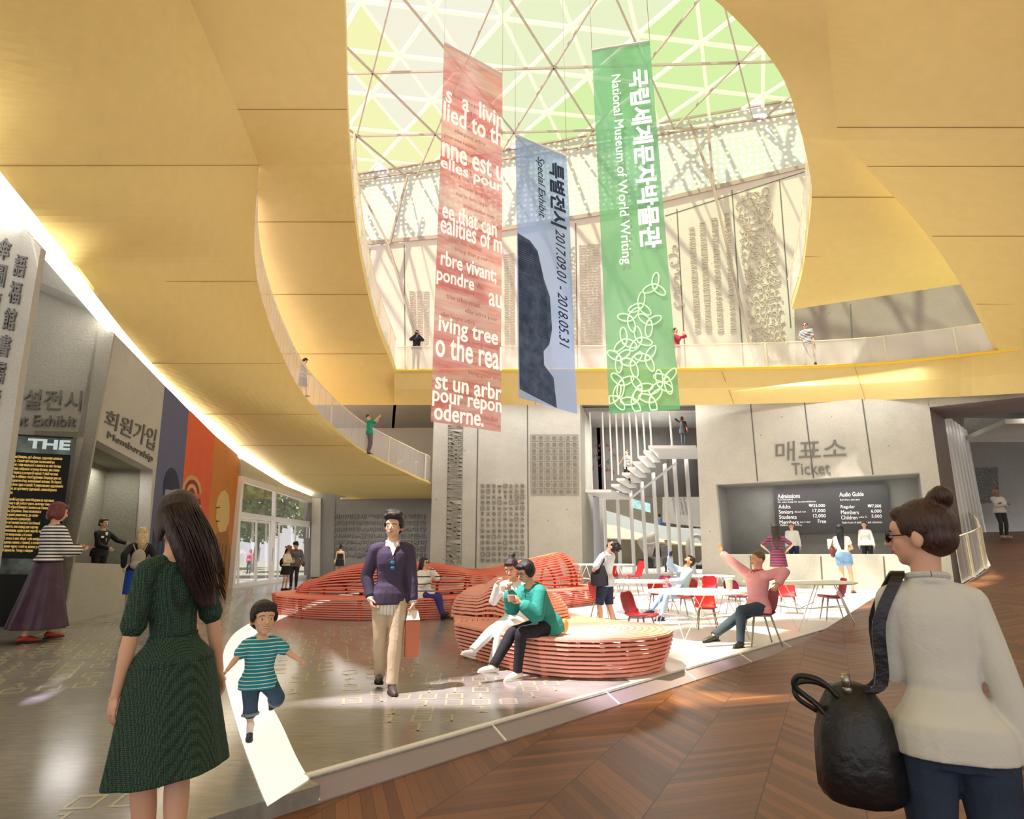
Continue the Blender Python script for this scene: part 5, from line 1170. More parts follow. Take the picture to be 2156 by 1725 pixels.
    cap(b, hpnt(0, -.084, .088), hpnt(0, -.106, .056), .007 * hs, .013 * hs, 8); b.ell(hpnt(0, -.082, .03), [x * hs for x in (.024, .012, .013)], HR, 10, 8)
    for sx_ in (1, -1): b.ell(hpnt(sx_ * .076, .014, .068), [x * hs for x in (.011, .02, .031)], HR @ Matrix.Rotation(sx_ * .35, 3, 'Z'), 10, 8)
    k_ = .88 if f else 1.08
    for S_, E_, W_, sg in ((SL_, EL, WL, 1), (SR_, ER, WR, -1)):
        cap(b, S_ + T @ V3((-sg * .05, 0, .01)), S_, .058 * k_ + .006, .052 * k_); limb(b, [(S_, .05 * k_), (S_.lerp(E_, .35), .046 * k_), (S_.lerp(E_, .75), .040 * k_), (E_, .037 * k_), (E_.lerp(W_, .3), .037 * k_), (E_.lerp(W_, .75), .027 * k_), (W_, .024 * k_)])
    kk = 1.0 if f else 1.02
    for h_, k2, a_ in ((HLj, KL, AL), (HRj, KR, AR)): limb(b, [(h_, .088 * kk), (h_.lerp(k2, .3), .080 * kk), (h_.lerp(k2, .75), .060 * kk), (k2, .052 * kk), (k2.lerp(a_, .3), .053 * kk), (k2.lerp(a_, .7), .038 * kk), (a_, .033 * kk)])
    # feet (bare shape, inside the shoes)
    def footdir(i): yaw, pit = foot[i]; return Matrix.Rotation(math.radians(yaw), 3, 'Z') @ rotx(math.radians(pit))
    for a_, i in ((AL, 0), (AR, 1)):
        F_ = footdir(i); limb(b, [(a_ + F_ @ V3((0, .03, -.03)), .034), (a_ + F_ @ V3((0, -.04, -.035)), .036), (a_ + F_ @ V3((0, -.12, -.055)), .028), (a_ + F_ @ V3((0, -.155, -.062)), .016)])
    # hands: palm joined to the forearm, fingers with bends
    raw = MB(); J['hand'] = []
    for W_, E_, hd, cu, sg, ni in ((WL, EL, hl, curl[0], 1, 0), (WR, ER, hr, curl[1], -1, 1)):
        d = V3(hd).normalized() if hd else (W_ - E_).normalized(); n_ = V3(pn[ni]) if pn[ni] else V3((-sg, 0, 0)) # palm side
        n_ = n_ - d * n_.dot(d); n_ = n_.normalized() if n_.length > .05 else d.orthogonal().normalized(); x_ = d.cross(n_)
        thumbside = x_ if (x_.dot(V3((0, -1, .3))) > 0) else -x_
        hk = .92 if f else 1.04; M_3 = Matrix((thumbside, d, n_)).transposed(); pc = W_ + d * .045 * hk
        b.ell(pc, (.040 * hk, .052 * hk, .0165 * hk), M_3, 14, 10); J['hand'].append((pc, d, n_))
        for q in range(4):
            off = (.028 - .0185 * q) * hk; ln_ = (.070, .078, .073, .058)[q] * hk; base = W_ + d * (.082 - .004 * abs(q - 1.3)) * hk + thumbside * off; r_ = .0082 * hk; a0 = 0; pts = [base - d * .02, base]; seg = (.45, .32, .23)
            for si in range(3):
                a0 += cu * (1.1, 1.3, 1.0)[si]; dd = d * math.cos(a0) + n_ * math.sin(a0) + thumbside * (.10 - .06 * q) * (1 - cu); pts.append(pts[-1] + dd.normalized() * ln_ * seg[si])
            raw.tube(pts + [pts[-1] + (pts[-1] - pts[-2]).normalized() * .004], [r_ * 1.05, r_ * 1.05, r_, r_ * .92, r_ * .8, r_ * .35], 8)
        tb = W_ + d * .022 * hk + thumbside * .030 * hk; d1 = (d * .75 + thumbside * (.75 - .3 * cu) + n_ * (.25 + .4 * cu)).normalized(); d2 = (d * .95 + thumbside * .15 + n_ * (.15 + cu * .5)).normalized()
        raw.tube([tb - d1 * .015, tb, tb + d1 * .036 * hk, tb + d1 * .036 * hk + d2 * .028 * hk, tb + d1 * .036 * hk + d2 * .033 * hk], [.012 * hk, .0125 * hk, .0105 * hk, .0085 * hk, .004], 8)
    body = finish(b, 'body', SKM, e, v, raw=raw)
    # ---- face
    if face:
        ew = MB(); ir = MB(); br_ = MB()
        for sx_ in (1, -1):
            ew.ell(hpnt(sx_ * .030, -.0795, .082), [x * hs for x in (.0115, .0085, .0048)], HR, 10, 8); ir.ell(hpnt(sx_ * .030, -.0868, .082), [x * hs for x in (.0052, .003, .0046)], HR, 8, 6)
            br_.tube([hpnt(sx_ * .013, -.0885, .1035), hpnt(sx_ * .030, -.0865, .1065), hpnt(sx_ * .048, -.074, .100)], .0033, 6)
        ew.build('eyes', EYEW, e, smooth=True); ir.build('irises', IRIS, e, smooth=True); br_.build('eyebrows', hairm(hair[1]), e, smooth=True)
        lp_ = MB(); cz_ = .038 if smile else .031; lp_.tube([hpnt(-.024, -.081, cz_), hpnt(-.008, -.093, .0335), hpnt(0, -.094, .032), hpnt(.008, -.093, .0335), hpnt(.024, -.081, cz_)], [.002, .0045, .004, .0045, .002], 6); zl_ = .023 if smile else .0255; lp_.tube([hpnt(-.022, -.082, cz_ - .002), hpnt(-.010, -.0895, zl_ + .002), hpnt(0, -.092, zl_), hpnt(.010, -.0895, zl_ + .002), hpnt(.022, -.082, cz_ - .002)], [.002, .0042, .0048, .0042, .002], 6); lp_.build('lips', LIP, e, smooth=True)
        if smile: tt = MB(); tt.ell(hpnt(0, -.0905, .0285), [x * hs for x in (.014, .004, .003)], HR, 10, 6); tt.build('teeth', TEETH, e, smooth=True)
    if glasses:
        gb = MB(); gf = MB()
        for sx_ in (1, -1):
            C_ = [hpnt(sx_ * (.031 + .023 * math.cos(a)), -.096 + .006 * abs(math.cos(a)), .08 + .018 * math.sin(a)) for a in [2 * PI * k / 14 for k in range(15)]]
            gf.tube(C_, .0022, 5); gf.tube([hpnt(sx_ * .053, -.088, .084), hpnt(sx_ * .080, .01, .085)], .0022, 5)
            if glasses == 'dark': gb.slab(C_[:-1], HR @ V3((0, .002, 0)))
        gf.tube([hpnt(-.01, -.098, .083), hpnt(.01, -.098, .083)], .0025, 5); gg = gf.build('glasses', LENS, e)
        if glasses == 'dark': fixn(gb.build('lenses', LENS, gg))
    # ---- hair
    hk_, hc_ = hair[0], hair[1]; HM = hairm(hc_)
    if hk_ and hk_ != 'bald':
        b = MB(); hv = min(v, .008); E_ = lambda x, y, z, r: b.ell(hpnt(x, y, z), [q * hs for q in r], HR)
        if hk_ == 'crop': E_(0, .024, .122, (.081, .094, .088))
        else: E_(0, .026, .120, (.086, .100, .094)); E_(0, .05, .075, (.078, .07, .07))
        if hk_ in ('short', 'quiff', 'mop', 'boy'): E_(.0, -.045, .172, (.066, .042, .028))
        if hk_ == 'quiff': E_(.01, -.060, .185, (.066, .042, .030)); E_(-.02, -.01, .205, (.065, .065, .034)); E_(.045, -.03, .19, (.04, .05, .036)); E_(-.06, -.03, .165, (.03, .05, .03)); E_(.02, -.085, .175, (.03, .02, .018)); E_(-.02, -.08, .18, (.03, .02, .018)); E_(.078, .0, .10, (.014, .04, .04)); E_(-.078, .0, .10, (.014, .04, .04))
        if hk_ == 'boy':
            for q in range(6): E_(-.055 + q * .022, -.072 + abs(q - 2.5) * .006, .148, (.017, .016, .034))
            E_(.076, -.01, .10, (.016, .035, .04)); E_(-.076, -.01, .10, (.016, .035, .04))
        if hk_ == 'curly':
            rr = random.Random(4)
            for q in range(26): a = rr.uniform(0, 2 * PI); z_ = rr.uniform(-.2, 1); E_(.085 * math.cos(a) * math.sqrt(1 - min(.9, z_ * z_)), .04 + .09 * math.sin(a) * math.sqrt(1 - min(.9, z_ * z_)), .12 + .09 * z_, (.022,) * 3)
        if hk_ in ('bob', 'pixie'):
            L2 = .0 if hk_ == 'bob' else .04
            for sx_ in (1, -1): E_(sx_ * .070, .015, .06 + L2, (.028, .062, .085)); 
            E_(0, .075, .05 + L2, (.070, .045, .085)); E_(0, -.052, .158, (.066, .042, .034))
        if hk_ in ('long', 'longstraight', 'blonde', 'ponytail'):
            ln_ = {'long': .42, 'longstraight': .50, 'blonde': .30, 'ponytail': .30}[hk_]; dn = V3((0, 0, -1)); bk_ = HR @ V3((0, 1, 0)); bk_.z = 0; bk_.normalize(); sd = HR @ V3((1, 0, 0)); sd.z = 0; sd.normalize(); st_ = hpnt(0, .05, .09); wd = .085 if hk_ != 'ponytail' else .03
            R_ = []; sh = hair[2] if len(hair) > 2 else 0
            for q in range(9):
                t_ = q / 8; c_ = st_ + dn * ln_ * t_ * hs + bk_ * (.02 + .05 * math.sin(PI * min(1, t_ * 1.1))) + sd * sh * t_ ** 1.3; w_ = wd * (1 + .12 * math.sin(PI * t_)) * (1 - .55 * t_ ** 2); th_ = .055 * (1 - .5 * t_)
                R_.append([c_ + sd * w_ * math.cos(2 * PI * k / 16) + bk_ * th_ * math.sin(2 * PI * k / 16) for k in range(16)])
            b.rings(R_)
            if hk_ != 'ponytail':
                for sx_ in (1, -1): E_(sx_ * .072, .02, .06, (.022, .05, .09))
            E_(0, -.05, .165, (.060, .038, .03))
        if hk_ in ('bun', 'topbun', 'lowbun'): 
            bz = {'bun': (0, .10, .165), 'topbun': (0, .085, .205), 'lowbun': (0, .115, .06)}[hk_]; E_(*bz, (.042, .042, .04)); E_(bz[0] + .015, bz[1] + .012, bz[2] + .01, (.035, .036, .036)); E_(0, -.045, .160, (.062, .036, .03))
        if hk_ == 'slick': E_(0, -.05, .158, (.06, .036, .03))
        finish(b, 'hair', HM, e, hv, 3)
        if len(hair) > 3: # loose strands
            b = MB(); rr = random.Random(2)
            ho = MB()
    if hk_ == 'bald' or False: pass
    # ---- clothes
    gs = .013
    if top:
        b = MB(); col = top['c']; sl = top.get('sleeve', 1.0); inf = top.get('fit', gs); z1 = top.get('neck', .495); torso(b, inf, top.get('hem', -.08), z1, straight=True)
        if sl is not None and sl >= 0:
            for S_, E_, W_, sg in ((SL_, EL, WL, 1), (SR_, ER, WR, -1)):
                cap(b, S_ + T @ V3((-sg * .06, 0, .012)), S_, .060 * k_ + inf * .7, .055 * k_ + inf * .7)
                if sl > 0:
                    ch = []; tot = [(0, .052), (.25, .050), (.5, .045), (.62, .045), (.8, .038), (1.0, .030)]
                    for t_, r_ in tot:
                        if t_ > sl: break
                        ch.append((S_.lerp(E_, t_ / .5) if t_ <= .5 else E_.lerp(W_, (t_ - .5) / .5), r_ * k_ + inf * (1 + top.get('puff', 0) * t_)))
                    t_ = min(sl, .985); pe = S_.lerp(E_, t_ / .5) if t_ <= .5 else E_.lerp(W_, (t_ - .5) / .5); rr_ = ch[-1][1] if len(ch) else .05
                    ch.append((pe, rr_ * .97 + (.004 if t_ < .6 else 0)))
                    limb(b, ch)
        if top.get('collar'): b.tube([NB + nd * .0 + T @ V3((.062 * math.cos(a), .060 * math.sin(a) + .0, .0 + .012 * math.sin(a))) for a in [2 * PI * k / 14 for k in range(15)]], .014, 8, cap=False)
        tm = col if not isinstance(col, str) else fabric(col)
        finish(b, top.get('name', 'shirt'), tm, e, v, 3)
        if top.get('collar') and top.get('cc'): 
            b = MB(); b.tube([NB + nd * .02 + T @ V3((.064 * math.cos(a), .062 * math.sin(a), .012 * math.sin(a))) for a in [PI * .5 + 2 * PI * k / 20 for k in range(21)]], .013, 8)
            for sg in (1, -1): b.slab([NB + T @ V3((sg * .012, -.085, .0)), NB + T @ V3((sg * .055, -.062, .025)), NB + T @ V3((sg * .068, -.075, -.025)), NB + T @ V3((sg * .028, -.108, -.045))], T @ V3((0, -.008, .004)))
            fixn(b.build('collar', top['cc'] if not isinstance(top['cc'], str) else fabric(top['cc']), e))
    if bottom:
        b = MB(); inf = bottom.get('fit', .010); ln_ = bottom.get('len', 1.0); torso(b, inf, -.12, bottom.get('waist', .09))
        for h_, k2, a_ in ((HLj, KL, AL), (HRj, KR, AR)):
            ch = []; prof = [(0, .090), (.15, .084), (.375, .064), (.5, .056), (.65, .055), (.85, .044), (1, .043)]
            for t_, r_ in prof:
                if t_ > ln_: break
                ch.append((h_.lerp(k2, t_ / .5) if t_ <= .5 else k2.lerp(a_, (t_ - .5) / .5), (r_ * kk + inf) * (1 + bottom.get('flare', 0) * t_)))
            t_ = min(ln_, .97); pe = h_.lerp(k2, t_ / .5) if t_ <= .5 else k2.lerp(a_, (t_ - .5) / .5); ch.append((pe, ch[-1][1] * .98 + (.006 if ln_ < .7 else 0))); limb(b, ch)
        bc = bottom['c']; finish(b, bottom.get('name', 'trousers'), bc if not isinstance(bc, str) else fabric(bc), e, v, 3)
    if skirt:
        b = MB(); z0 = skirt.get('top', .10); hem = skirt['hem']; fl = skirt.get('flare', .1); n = 40; R_ = []; K = 18; wv = skirt.get('wave', .02); w0 = (.124 if f else .14) * g + .012
        hipr = .178 * max(g, .97) + .012; wind = V3(skirt.get('sway', (0, 0, 0))); ztop = tp(0, 0, z0).z
        for i in range(K + 1):
            t_ = i / K; z = ztop + (hem - ztop) * t_; dz = ztop - z; hip_t = min(1, dz / .12); hip_t = hip_t * hip_t * (3 - 2 * hip_t); rx = w0 + (hipr - w0) * hip_t + fl * max(0, dz - .1); ry = rx * (.72 + .12 * t_)
            c_ = P + (tp(0, 0, z0) - P) * (1 - min(1, dz / .2)); c_ = V3((c_.x, c_.y, z)) + wind * t_ * t_
            R_.append([c_ + V3((rx * math.cos(2 * PI * k / n), ry * math.sin(2 * PI * k / n), 0)) * (1 + wv * t_ * math.sin(7 * 2 * PI * k / n + 2 * t_) + wv * .6 * t_ * math.sin(12 * 2 * PI * k / n + 1)) for k in range(n)])
        b.rings(R_); sc2 = skirt['c']; finish(b, skirt.get('name', 'skirt'), sc2 if not isinstance(sc2, str) else fabric(sc2), e, v, 2)
    if shoes:
        sm = mat('shoe' + shoes, shoes, .45); so_ = mat('sole_dark', '#2a211c', .7)
        for a_, i in ((AL, 0), (AR, 1)):
            F_ = footdir(i); b = MB(); hh = heels; limb(b, [(a_ + F_ @ V3((0, .045, -.035)), .036), (a_ + F_ @ V3((0, .0, -.03)), .042), (a_ + F_ @ V3((0, -.07, -.046)), .041), (a_ + F_ @ V3((0, -.13, -.056)), .034), (a_ + F_ @ V3((0, -.175, -.064)), .02)])
            if shoes_tall: cap(b, a_ + F_ @ V3((0, .012, .0)), a_ + V3((0, .01, .07)), .045, .046)
            sh = finish(b, 'shoe', sm, e, v, 2)
            b = MB(); pts = [(.038, .05), (.046, 0), (.044, -.08), (.04, -.13), (.022, -.185), (-.022, -.185), (-.04, -.13), (-.044, -.08), (-.046, 0), (-.038, .05), (-.02, .075), (.02, .075)]
            b.slab([a_ + F_ @ V3((x, y, -.085)) for x, y in pts], F_ @ V3((0, 0, .016))); fixn(b.build('sole', so_ if shoes not in ('#e6e1d6', '#d9d3c8', '#d8d4cc', '#b9b5b2') else mat('sole_pale', '#d8d4cc', .6), sh))
    J.update(dict(e=e, WL=WL, WR=WR, EL=EL, ER=ER, SL=SL_, SR=SR_, P=P, NB=NB, tp=tp, hp=hpnt, KL=KL, KR=KR, AL=AL, AR=AR, s=s, sh=shx)); return J
shoes_tall = False; white_sole = False
def stand(xf, yf, ytop, z=0.0):
    p = onz(xf, yf, z); d = ray(xf, ytop); H = HC + d.z * p.y / d.y - z; return p, H
def standY(xf, yf, ytop, Y):
    p = at(xf, yf, Y); q = at(xf, ytop, Y); return p, q.z - p.z
def acc(J, b, name, m, sub=None, smooth=True):     # accessory part in the person's own frame
    return b.build(name, m, sub or J['e'], smooth=smooth)
def held(J, b, name, m, label, cat, smooth=True):  # a thing carried by the person: top level
    o = b.build(name, m, None, smooth=smooth); e = J['e']; M_ = Matrix.Translation(e.location) @ e.rotation_euler.to_matrix().to_4x4() @ Matrix.Diagonal((*e.scale, 1)); o.data.transform(M_); recenter(o); tag(o, label, cat); return o
def addpart(J, o, b, name, m, smooth=True):        # part of a held thing
    q = b.build(name, m, None, smooth=smooth); e = J['e']; M_ = Matrix.Translation(e.location) @ e.rotation_euler.to_matrix().to_4x4() @ Matrix.Diagonal((*e.scale, 1)); q.data.transform(Matrix.Translation(-Vector(o.location)) @ M_); q.parent = o; return q
STRB = fabric('#efece6', c2='#2c2b33', per=.042, duty=.55); STRT = fabric('#1e8ea0', c2='#dff0ef', per=.046, duty=.78); STRP = fabric('#8c3350', c2='#33304a', per=.07, duty=.6); STRN = fabric('#1d2030', c2='#ece9e4', per=.06, duty=.55)
DEN = fabric('#3c5470', noise=.3); DEND = fabric('#2b3c52', noise=.3)
PEOPLE = {}
# 1 foreground woman in green
KNIT, t, bs = nt('green_knit'); L = t.links; co_ = t.nodes.new('ShaderNodeTexCoord')
vo = node(t, 'ShaderNodeTexVoronoi', Scale=110.0, Randomness=.25); mp_ = node(t, 'ShaderNodeMapping'); mp_.inputs['Scale'].default_value = (1, 1, 1.3); L.new(co_.outputs['Object'], mp_.inputs[0]); L.new(mp_.outputs[0], vo.inputs['Vector'])
cr = node(t, 'ShaderNodeValToRGB'); cr.color_ramp.elements[0].position = .1; cr.color_ramp.elements[1].position = .6; cr.color_ramp.elements[0].color = (*srgb('#3d6e58'), 1); cr.color_ramp.elements[1].color = (*srgb('#12271f'), 1); L.new(vo.outputs['Distance'], cr.inputs[0]); L.new(cr.outputs[0], bs.inputs['Base Color'])
bp = node(t, 'ShaderNodeBump', Strength=.8, Distance=.006); bp.invert = True; L.new(vo.outputs['Distance'], bp.inputs['Height']); L.new(bp.outputs[0], bs.inputs['Normal']); bs.inputs['Roughness'].default_value = .75
p = at(403, 1347, 2.75); p.z = 0
J = person('long haired woman seen from behind in a dark green knit dress, nearest at left', p, 208, 1.62, 'f', '#e3b395', shk=.82, side=2, hair=('long', '#33231e', -.14), top=dict(c=KNIT, sleeve=.44, hem=.0, neck=.462, name='dress_bodice', fit=.009), skirt=dict(c=KNIT, hem=.50, flare=.15, top=.13, wave=.03, name='dress_skirt', sway=(0, 0, 0)), shoes='#2a2523',
           wl=(.22, -.06, .80), wr=(-.26, -.02, .80), bulk=.76, head=(8, -12), ar=(-.02, .06, .085), al=(.03, -.07, .085), curl=(.35, .4), v=.007, pn=((-1, 0, 0), (1, 0, .2)))
J['e'].rotation_euler = (Matrix.Rotation(math.radians(-4.5), 3, 'Y') @ J['e'].rotation_euler.to_matrix()).to_euler()
b = MB(); P_ = J['P']; n = 32; b.tube([P_ + V3((.103 * math.cos(2 * PI * k / n), .079 * math.sin(2 * PI * k / n), .13)) for k in range(n + 1)], .006, 6, cap=False); acc(J, b, 'waist_seam', KNIT)
b = MB(); rr = random.Random(3); hp_ = J['hp']
for k in range(110):
    a = PI * (.02 + .96 * k / 110) ; x0 = .080 * math.cos(a); y0 = .03 + .085 * math.sin(a); e_ = rr.uniform(.30, .46); pts = []
    for q in range(8):
        t_ = q / 7; w_ = 1 - .35 * t_; pts.append(hp_(x0 * (w_ + .15 * math.sin(PI * t_)) - .14 * t_ ** 1.3 + rr.uniform(-.002, .002), y0 + .012 + .045 * math.sin(PI * min(1, t_ * 1.2)), .13 - e_ * t_ - (1 - math.sin(a)) * .02 * (1 - t_)))
    b.tube(pts, [.0022] * 7 + [.0008], 4)
acc(J, b, 'hair_strands', hairm('#33231e'))
# 2 the boy
p, H = stand(532, 1555, 1262)
J = person('small boy in a teal striped tee shirt running on the white floor band', p, 8, H * 1.0, 'm', '#e6b79a', hair=('boy', '#2b1c16'), pelvis=(0, 0, .74), legk=.72, armk=.80, headscale=2.0, bulk=1.12, top=dict(c=STRT, sleeve=.36, hem=-.13, fit=.03), bottom=dict(c=DEN, len=.62, fit=.035), shoes='#26304a',
           wl=(.50, -.22, .93), wr=(-.46, -.26, .86), el=(.3, .6, -.6), er=(-.3, .6, -.6), ar=(-.05, -.06, .09), al=(.24, .30, .36), foot=((10, -50), (-6, 0)), kl=(.4, -1, 0), head=(-4, 6), v=.011, smile=True, curl=(.5, .6))
b = MB()
for K_, A_ in ((J['KL'], J['AL']), (J['KR'], J['AR'])):
    c_ = K_.lerp(A_, .30); d_ = (A_ - K_).normalized(); x_ = d_.orthogonal().normalized(); y_ = d_.cross(x_); b.tube([c_ + (x_ * math.cos(2 * PI * k / 16) + y_ * math.sin(2 * PI * k / 16)) * .095 for k in range(17)], .02, 8, cap=False)
acc(J, b, 'jean_cuffs', fabric('#8296a8'))
b = MB()
for A_ in (J['AR'],): cap(b, A_ + V3((0, 0, -.02)), A_ + V3((0, 0, .09)), .042, .05)
acc(J, b, 'sock', mat('sock_white', '#ece8e0', .9))
# 3 foreground woman at right with the bag
p = at(1925, 1060, 2.15); p.z = zr(p.x, p.y)
J = person('woman with a hair bun, pale shirt and jeans, seen from behind at far right', p, 192, 1.62, 'f', '#dcae92', shk=.82, hair=('topbun', '#3a2119'), top=dict(c=fabric('#d3d4cd', bump=.12, noise=.05), sleeve=.97, hem=-.085, fit=.012, neck=.50, collar=True, cc=fabric('#c6c9c4')), bottom=dict(c=DEND, fit=.012), shoes='#2a2523', glasses='dark', head=(2, 62),
           wr=(-.225, .02, .80), wl=(.09, -.20, 1.33), el=(.2, .3, -1), curl=(.75, .45), bulk=.84, v=.007, hl=(-.25, -.1, 1), pn=((-.2, -1, 0), (1, 0, 0)))
BAG = mat('black_leather', '#16161a', .38, noise=.3, nscale=6, bump=.3, bscale=30)
hx = J['P'] + V3((.31, .02, .0))
b = MB(); R_ = []
for i, (z, rx, ry) in enumerate(((-.27, .05, .02), (-.262, .11, .075), (-.23, .125, .085), (-.15, .125, .09), (-.05, .12, .085), (.05, .095, .065), (.12, .06, .04), (.135, .02, .012))):
    R_.append([hx + V3((rx * 1.15 * math.cos(2 * PI * k / 28) * (1 + .05 * math.sin(5 * k)), ry * 1.5 * math.sin(2 * PI * k / 28) * (1 + .04 * math.sin(4 * k)), z)) for k in range(28)])
b.rings(R_); bag = held(J, b, 'shoulder_bag', BAG, 'slouchy black leather bag hanging from the shoulder of the woman at far right', 'bag')
sl_ = J['SL']; b = MB(); pth = [hx + V3((0, .06, .10)), sl_ + V3((.085, .055, -.30)), sl_ + V3((.065, .07, -.08)), sl_ + V3((-.02, .045, .085)), sl_ + V3((-.02, -.04, .08)), sl_ + V3((.055, -.08, -.08)), sl_ + V3((.07, -.07, -.30)), hx + V3((0, -.08, .10))]
pth = [V3(q_) for q_ in smoothstep_spline([tuple(q_) for q_ in pth], 5)]
R_ = []
for q in range(len(pth)):
    t_ = (pth[min(q + 1, len(pth) - 1)] - pth[max(q - 1, 0)]).normalized(); n_ = t_.cross(V3((1, 0, 0))).normalized() * .004; x_ = V3((.022, 0, 0)); R_.append([pth[q] - x_ - n_, pth[q] + x_ - n_, pth[q] + x_ + n_, pth[q] - x_ + n_])
b.rings(R_)
addpart(J, bag, b, 'bag_strap', BAG, False)
b = MB(); sp_ = lambda L_: [V3(q_) for q_ in smoothstep_spline([tuple(hx + V3(q_)) for q_ in L_], 5)]; b.tube(sp_([(.04, .06, .08), (.10, .07, .14), (.17, .06, .15), (.19, .05, .11), (.12, .04, .05), (.08, .05, .0)]), .011, 8); b.tube(sp_([(.04, -.06, .08), (.11, -.07, .11), (.18, -.06, .10), (.18, -.05, .05), (.10, -.05, .0)]), .010, 8); addpart(J, bag, b, 'bag_handle', BAG)
b = MB(); b.tube([hx + V3((.012, .06, .12)), hx + V3((.014, .06, .17))], .016, 8); b.ell(hx + V3((.012, .06, .115)), .018, nu=10, nv=8); addpart(J, bag, b, 'bag_ring', mat('ring_metal', '#9c9a94', .25, .9))
# 4 young man in the sweater
p, H = stand(812, 1455, 1087); SWT = fabric('#463c56', bump=.22, sc_=160); PLAID = fabric('#e9e5da', c2='#8f8a86', per=.035, duty=.88, axis=0)
J = person('smiling young man in a dark purple sweater and beige trousers carrying a terracotta box bag', p, 4, H * 1.0, 'm', '#e2b698', hair=('quiff', '#1c1414'), top=dict(c=SWT, sleeve=.93, hem=-.12, fit=.014, neck=.47, collar=True, cc=fabric('#ece8dd')), bottom=dict(c=fabric('#cdbb9f', noise=.1), fit=.014, flare=.05), shoes='#4d3f3c',
           head=(2, -24, 4), wr=(-.20, -.05, .90), wl=(.245, -.08, .79), er=(-.7, 1, 0), el=(.5, 1, 0), ar=(-.055, .20, .115), al=(.05, -.12, .085), foot=((6, 0), (-8, -20)), v=.008, smile=True, curl=(.9, .6), bulk=.93, headscale=1.2, hl=(0, -.05, -1))
tp = J['tp']; b = MB(); n = 32
b.rings([[tp(.172 * (1 + (.05 * (z < -.1))) * .95 * math.cos(2 * PI * k / n), .012 + .132 * math.sin(2 * PI * k / n), z + .018 * math.cos(4 * PI * k / n) * (z < -.1)) for k in range(n)] for z in (-.08, -.13, -.205)], cap=True); acc(J, b, 'shirt_tail', PLAID)
b = MB()
for S_, W_ in ((J['EL'], J['WL']), (J['ER'], J['WR'])):
    d_ = (W_ - S_).normalized(); cap(b, W_ - d_ * .045, W_ - d_ * .005, .040, .040)
acc(J, b, 'shirt_cuffs', fabric('#ece8dd', c2='#9aa08f', per=.03, duty=.85))
b = MB(); q0 = tp(0, -.13, .30)
for k, (dx, dz) in enumerate(((0, 0), (.004, -.052))): b.ell(q0 + V3((dx, -.008, dz)), (.024, .006, .022), nu=14, nv=8)
b.tube([q0 + V3((.0, -.006, .02)), q0 + V3((.012, -.004, .06))], .003, 6); acc(J, b, 'sunglasses', mat('blue_lens', '#3e7fa0', .1, .3))
b = MB(); q0 = tp(0, -.098, .44); b.slab([tp(-.05, -.09, .505), tp(.05, -.09, .505), tp(.0, -.128, .37)], (0, -.006, 0)); acc(J, b, 'shirt_front', fabric('#ece8dd'), smooth=False)
hnd, hd_, _ = J['hand'][0]; c_ = hnd + V3((0, -.01, -.07)); b = MB(); b.box(c_ + V3((0, 0, -.24)), (.14, .09, .36)); bx = held(J, b, 'box_bag', mat('terracotta', '#b5684a', .6), 'tall terracotta paper box bag held by the man in the purple sweater', 'bag', False)
b = MB(); b.slab([c_ + V3((x, y, z)) for x, y, z in ((-.07, -.046, -.06), (.07, -.046, -.06), (.05, -.02, .03), (-.05, -.02, .03))], (0, .09, 0)); addpart(J, bx, b, 'bag_top', mat('bag_white', '#efe9e2', .6), False)
b = MB(); b.tube([c_ + V3((-.03, 0, .02)), c_ + V3((-.012, 0, .06)), c_ + V3((.012, 0, .06)), c_ + V3((.03, 0, .02))], .005, 6); addpart(J, bx, b, 'bag_handle', mat('bag_white', '#efe9e2', .6))
# 5 woman with the long plum skirt
p, H = stand(72, 1352, 1060)
J = person('red haired woman in a striped top and long plum skirt by the exhibit screen', p, 118, H, 'f', '#e2b091', hair=('bob', '#6b2a24'), top=dict(c=STRB, sleeve=.82, hem=.03, puff=1.0, fit=.026), skirt=dict(c=fabric('#43263f', bump=.3, rough=.5, noise=.4), hem=.17, flare=.22, wave=.06, top=.12), shoes='#a8402c', wl=(.10, -.36, 1.16), wr=(-.08, -.34, 1.14), head=(10, -5), al=(.05, -.20, .085), ar=(-.06, .16, .085), v=.010, curl=(.8, .8), pn=((-.6, 0, 1), (.6, 0, 1)))
h0 = J['hand'][0][0]; b = MB(); b.box(h0 + V3((-.08, -.07, .02)), (.07, .14, .01)); held(J, b, 'phone', mat('phone_pink', '#d9647c', .4), 'small pink phone held by the red haired woman', 'phone', False)
# 6 receptionist in the membership window
q = W_MEM.at(212, 1150, -.55); q.z = .46; d = ray(210, 1092); Hh = HC + d.z * q.y / d.y - .46
J = person('receptionist in a black blazer with a white name tag behind the membership counter', q, 40, Hh, 'f', '#e0b193', hair=('lowbun', '#2c1c16'), top=dict(c=fabric('#17171b'), sleeve=.96, hem=-.12, fit=.018), bottom=dict(c=fabric('#1a1a1e')), wl=(.42, -.30, 1.16), wr=(-.02, -.28, 1.02), curl=(.15, .6), v=.010, smile=True)
b = MB(); tp = J['tp']; b.slab([tp(-.035, -.118, .46), tp(.035, -.118, .46), tp(.0, -.14, .22)], (0, -.008, 0)); acc(J, b, 'blouse', fabric('#eeeae4'), smooth=False); b = MB(); b.box(tp(-.10, -.13, .34), (.07, .012, .045)); acc(J, b, 'name_tag', WHITE, smooth=False)
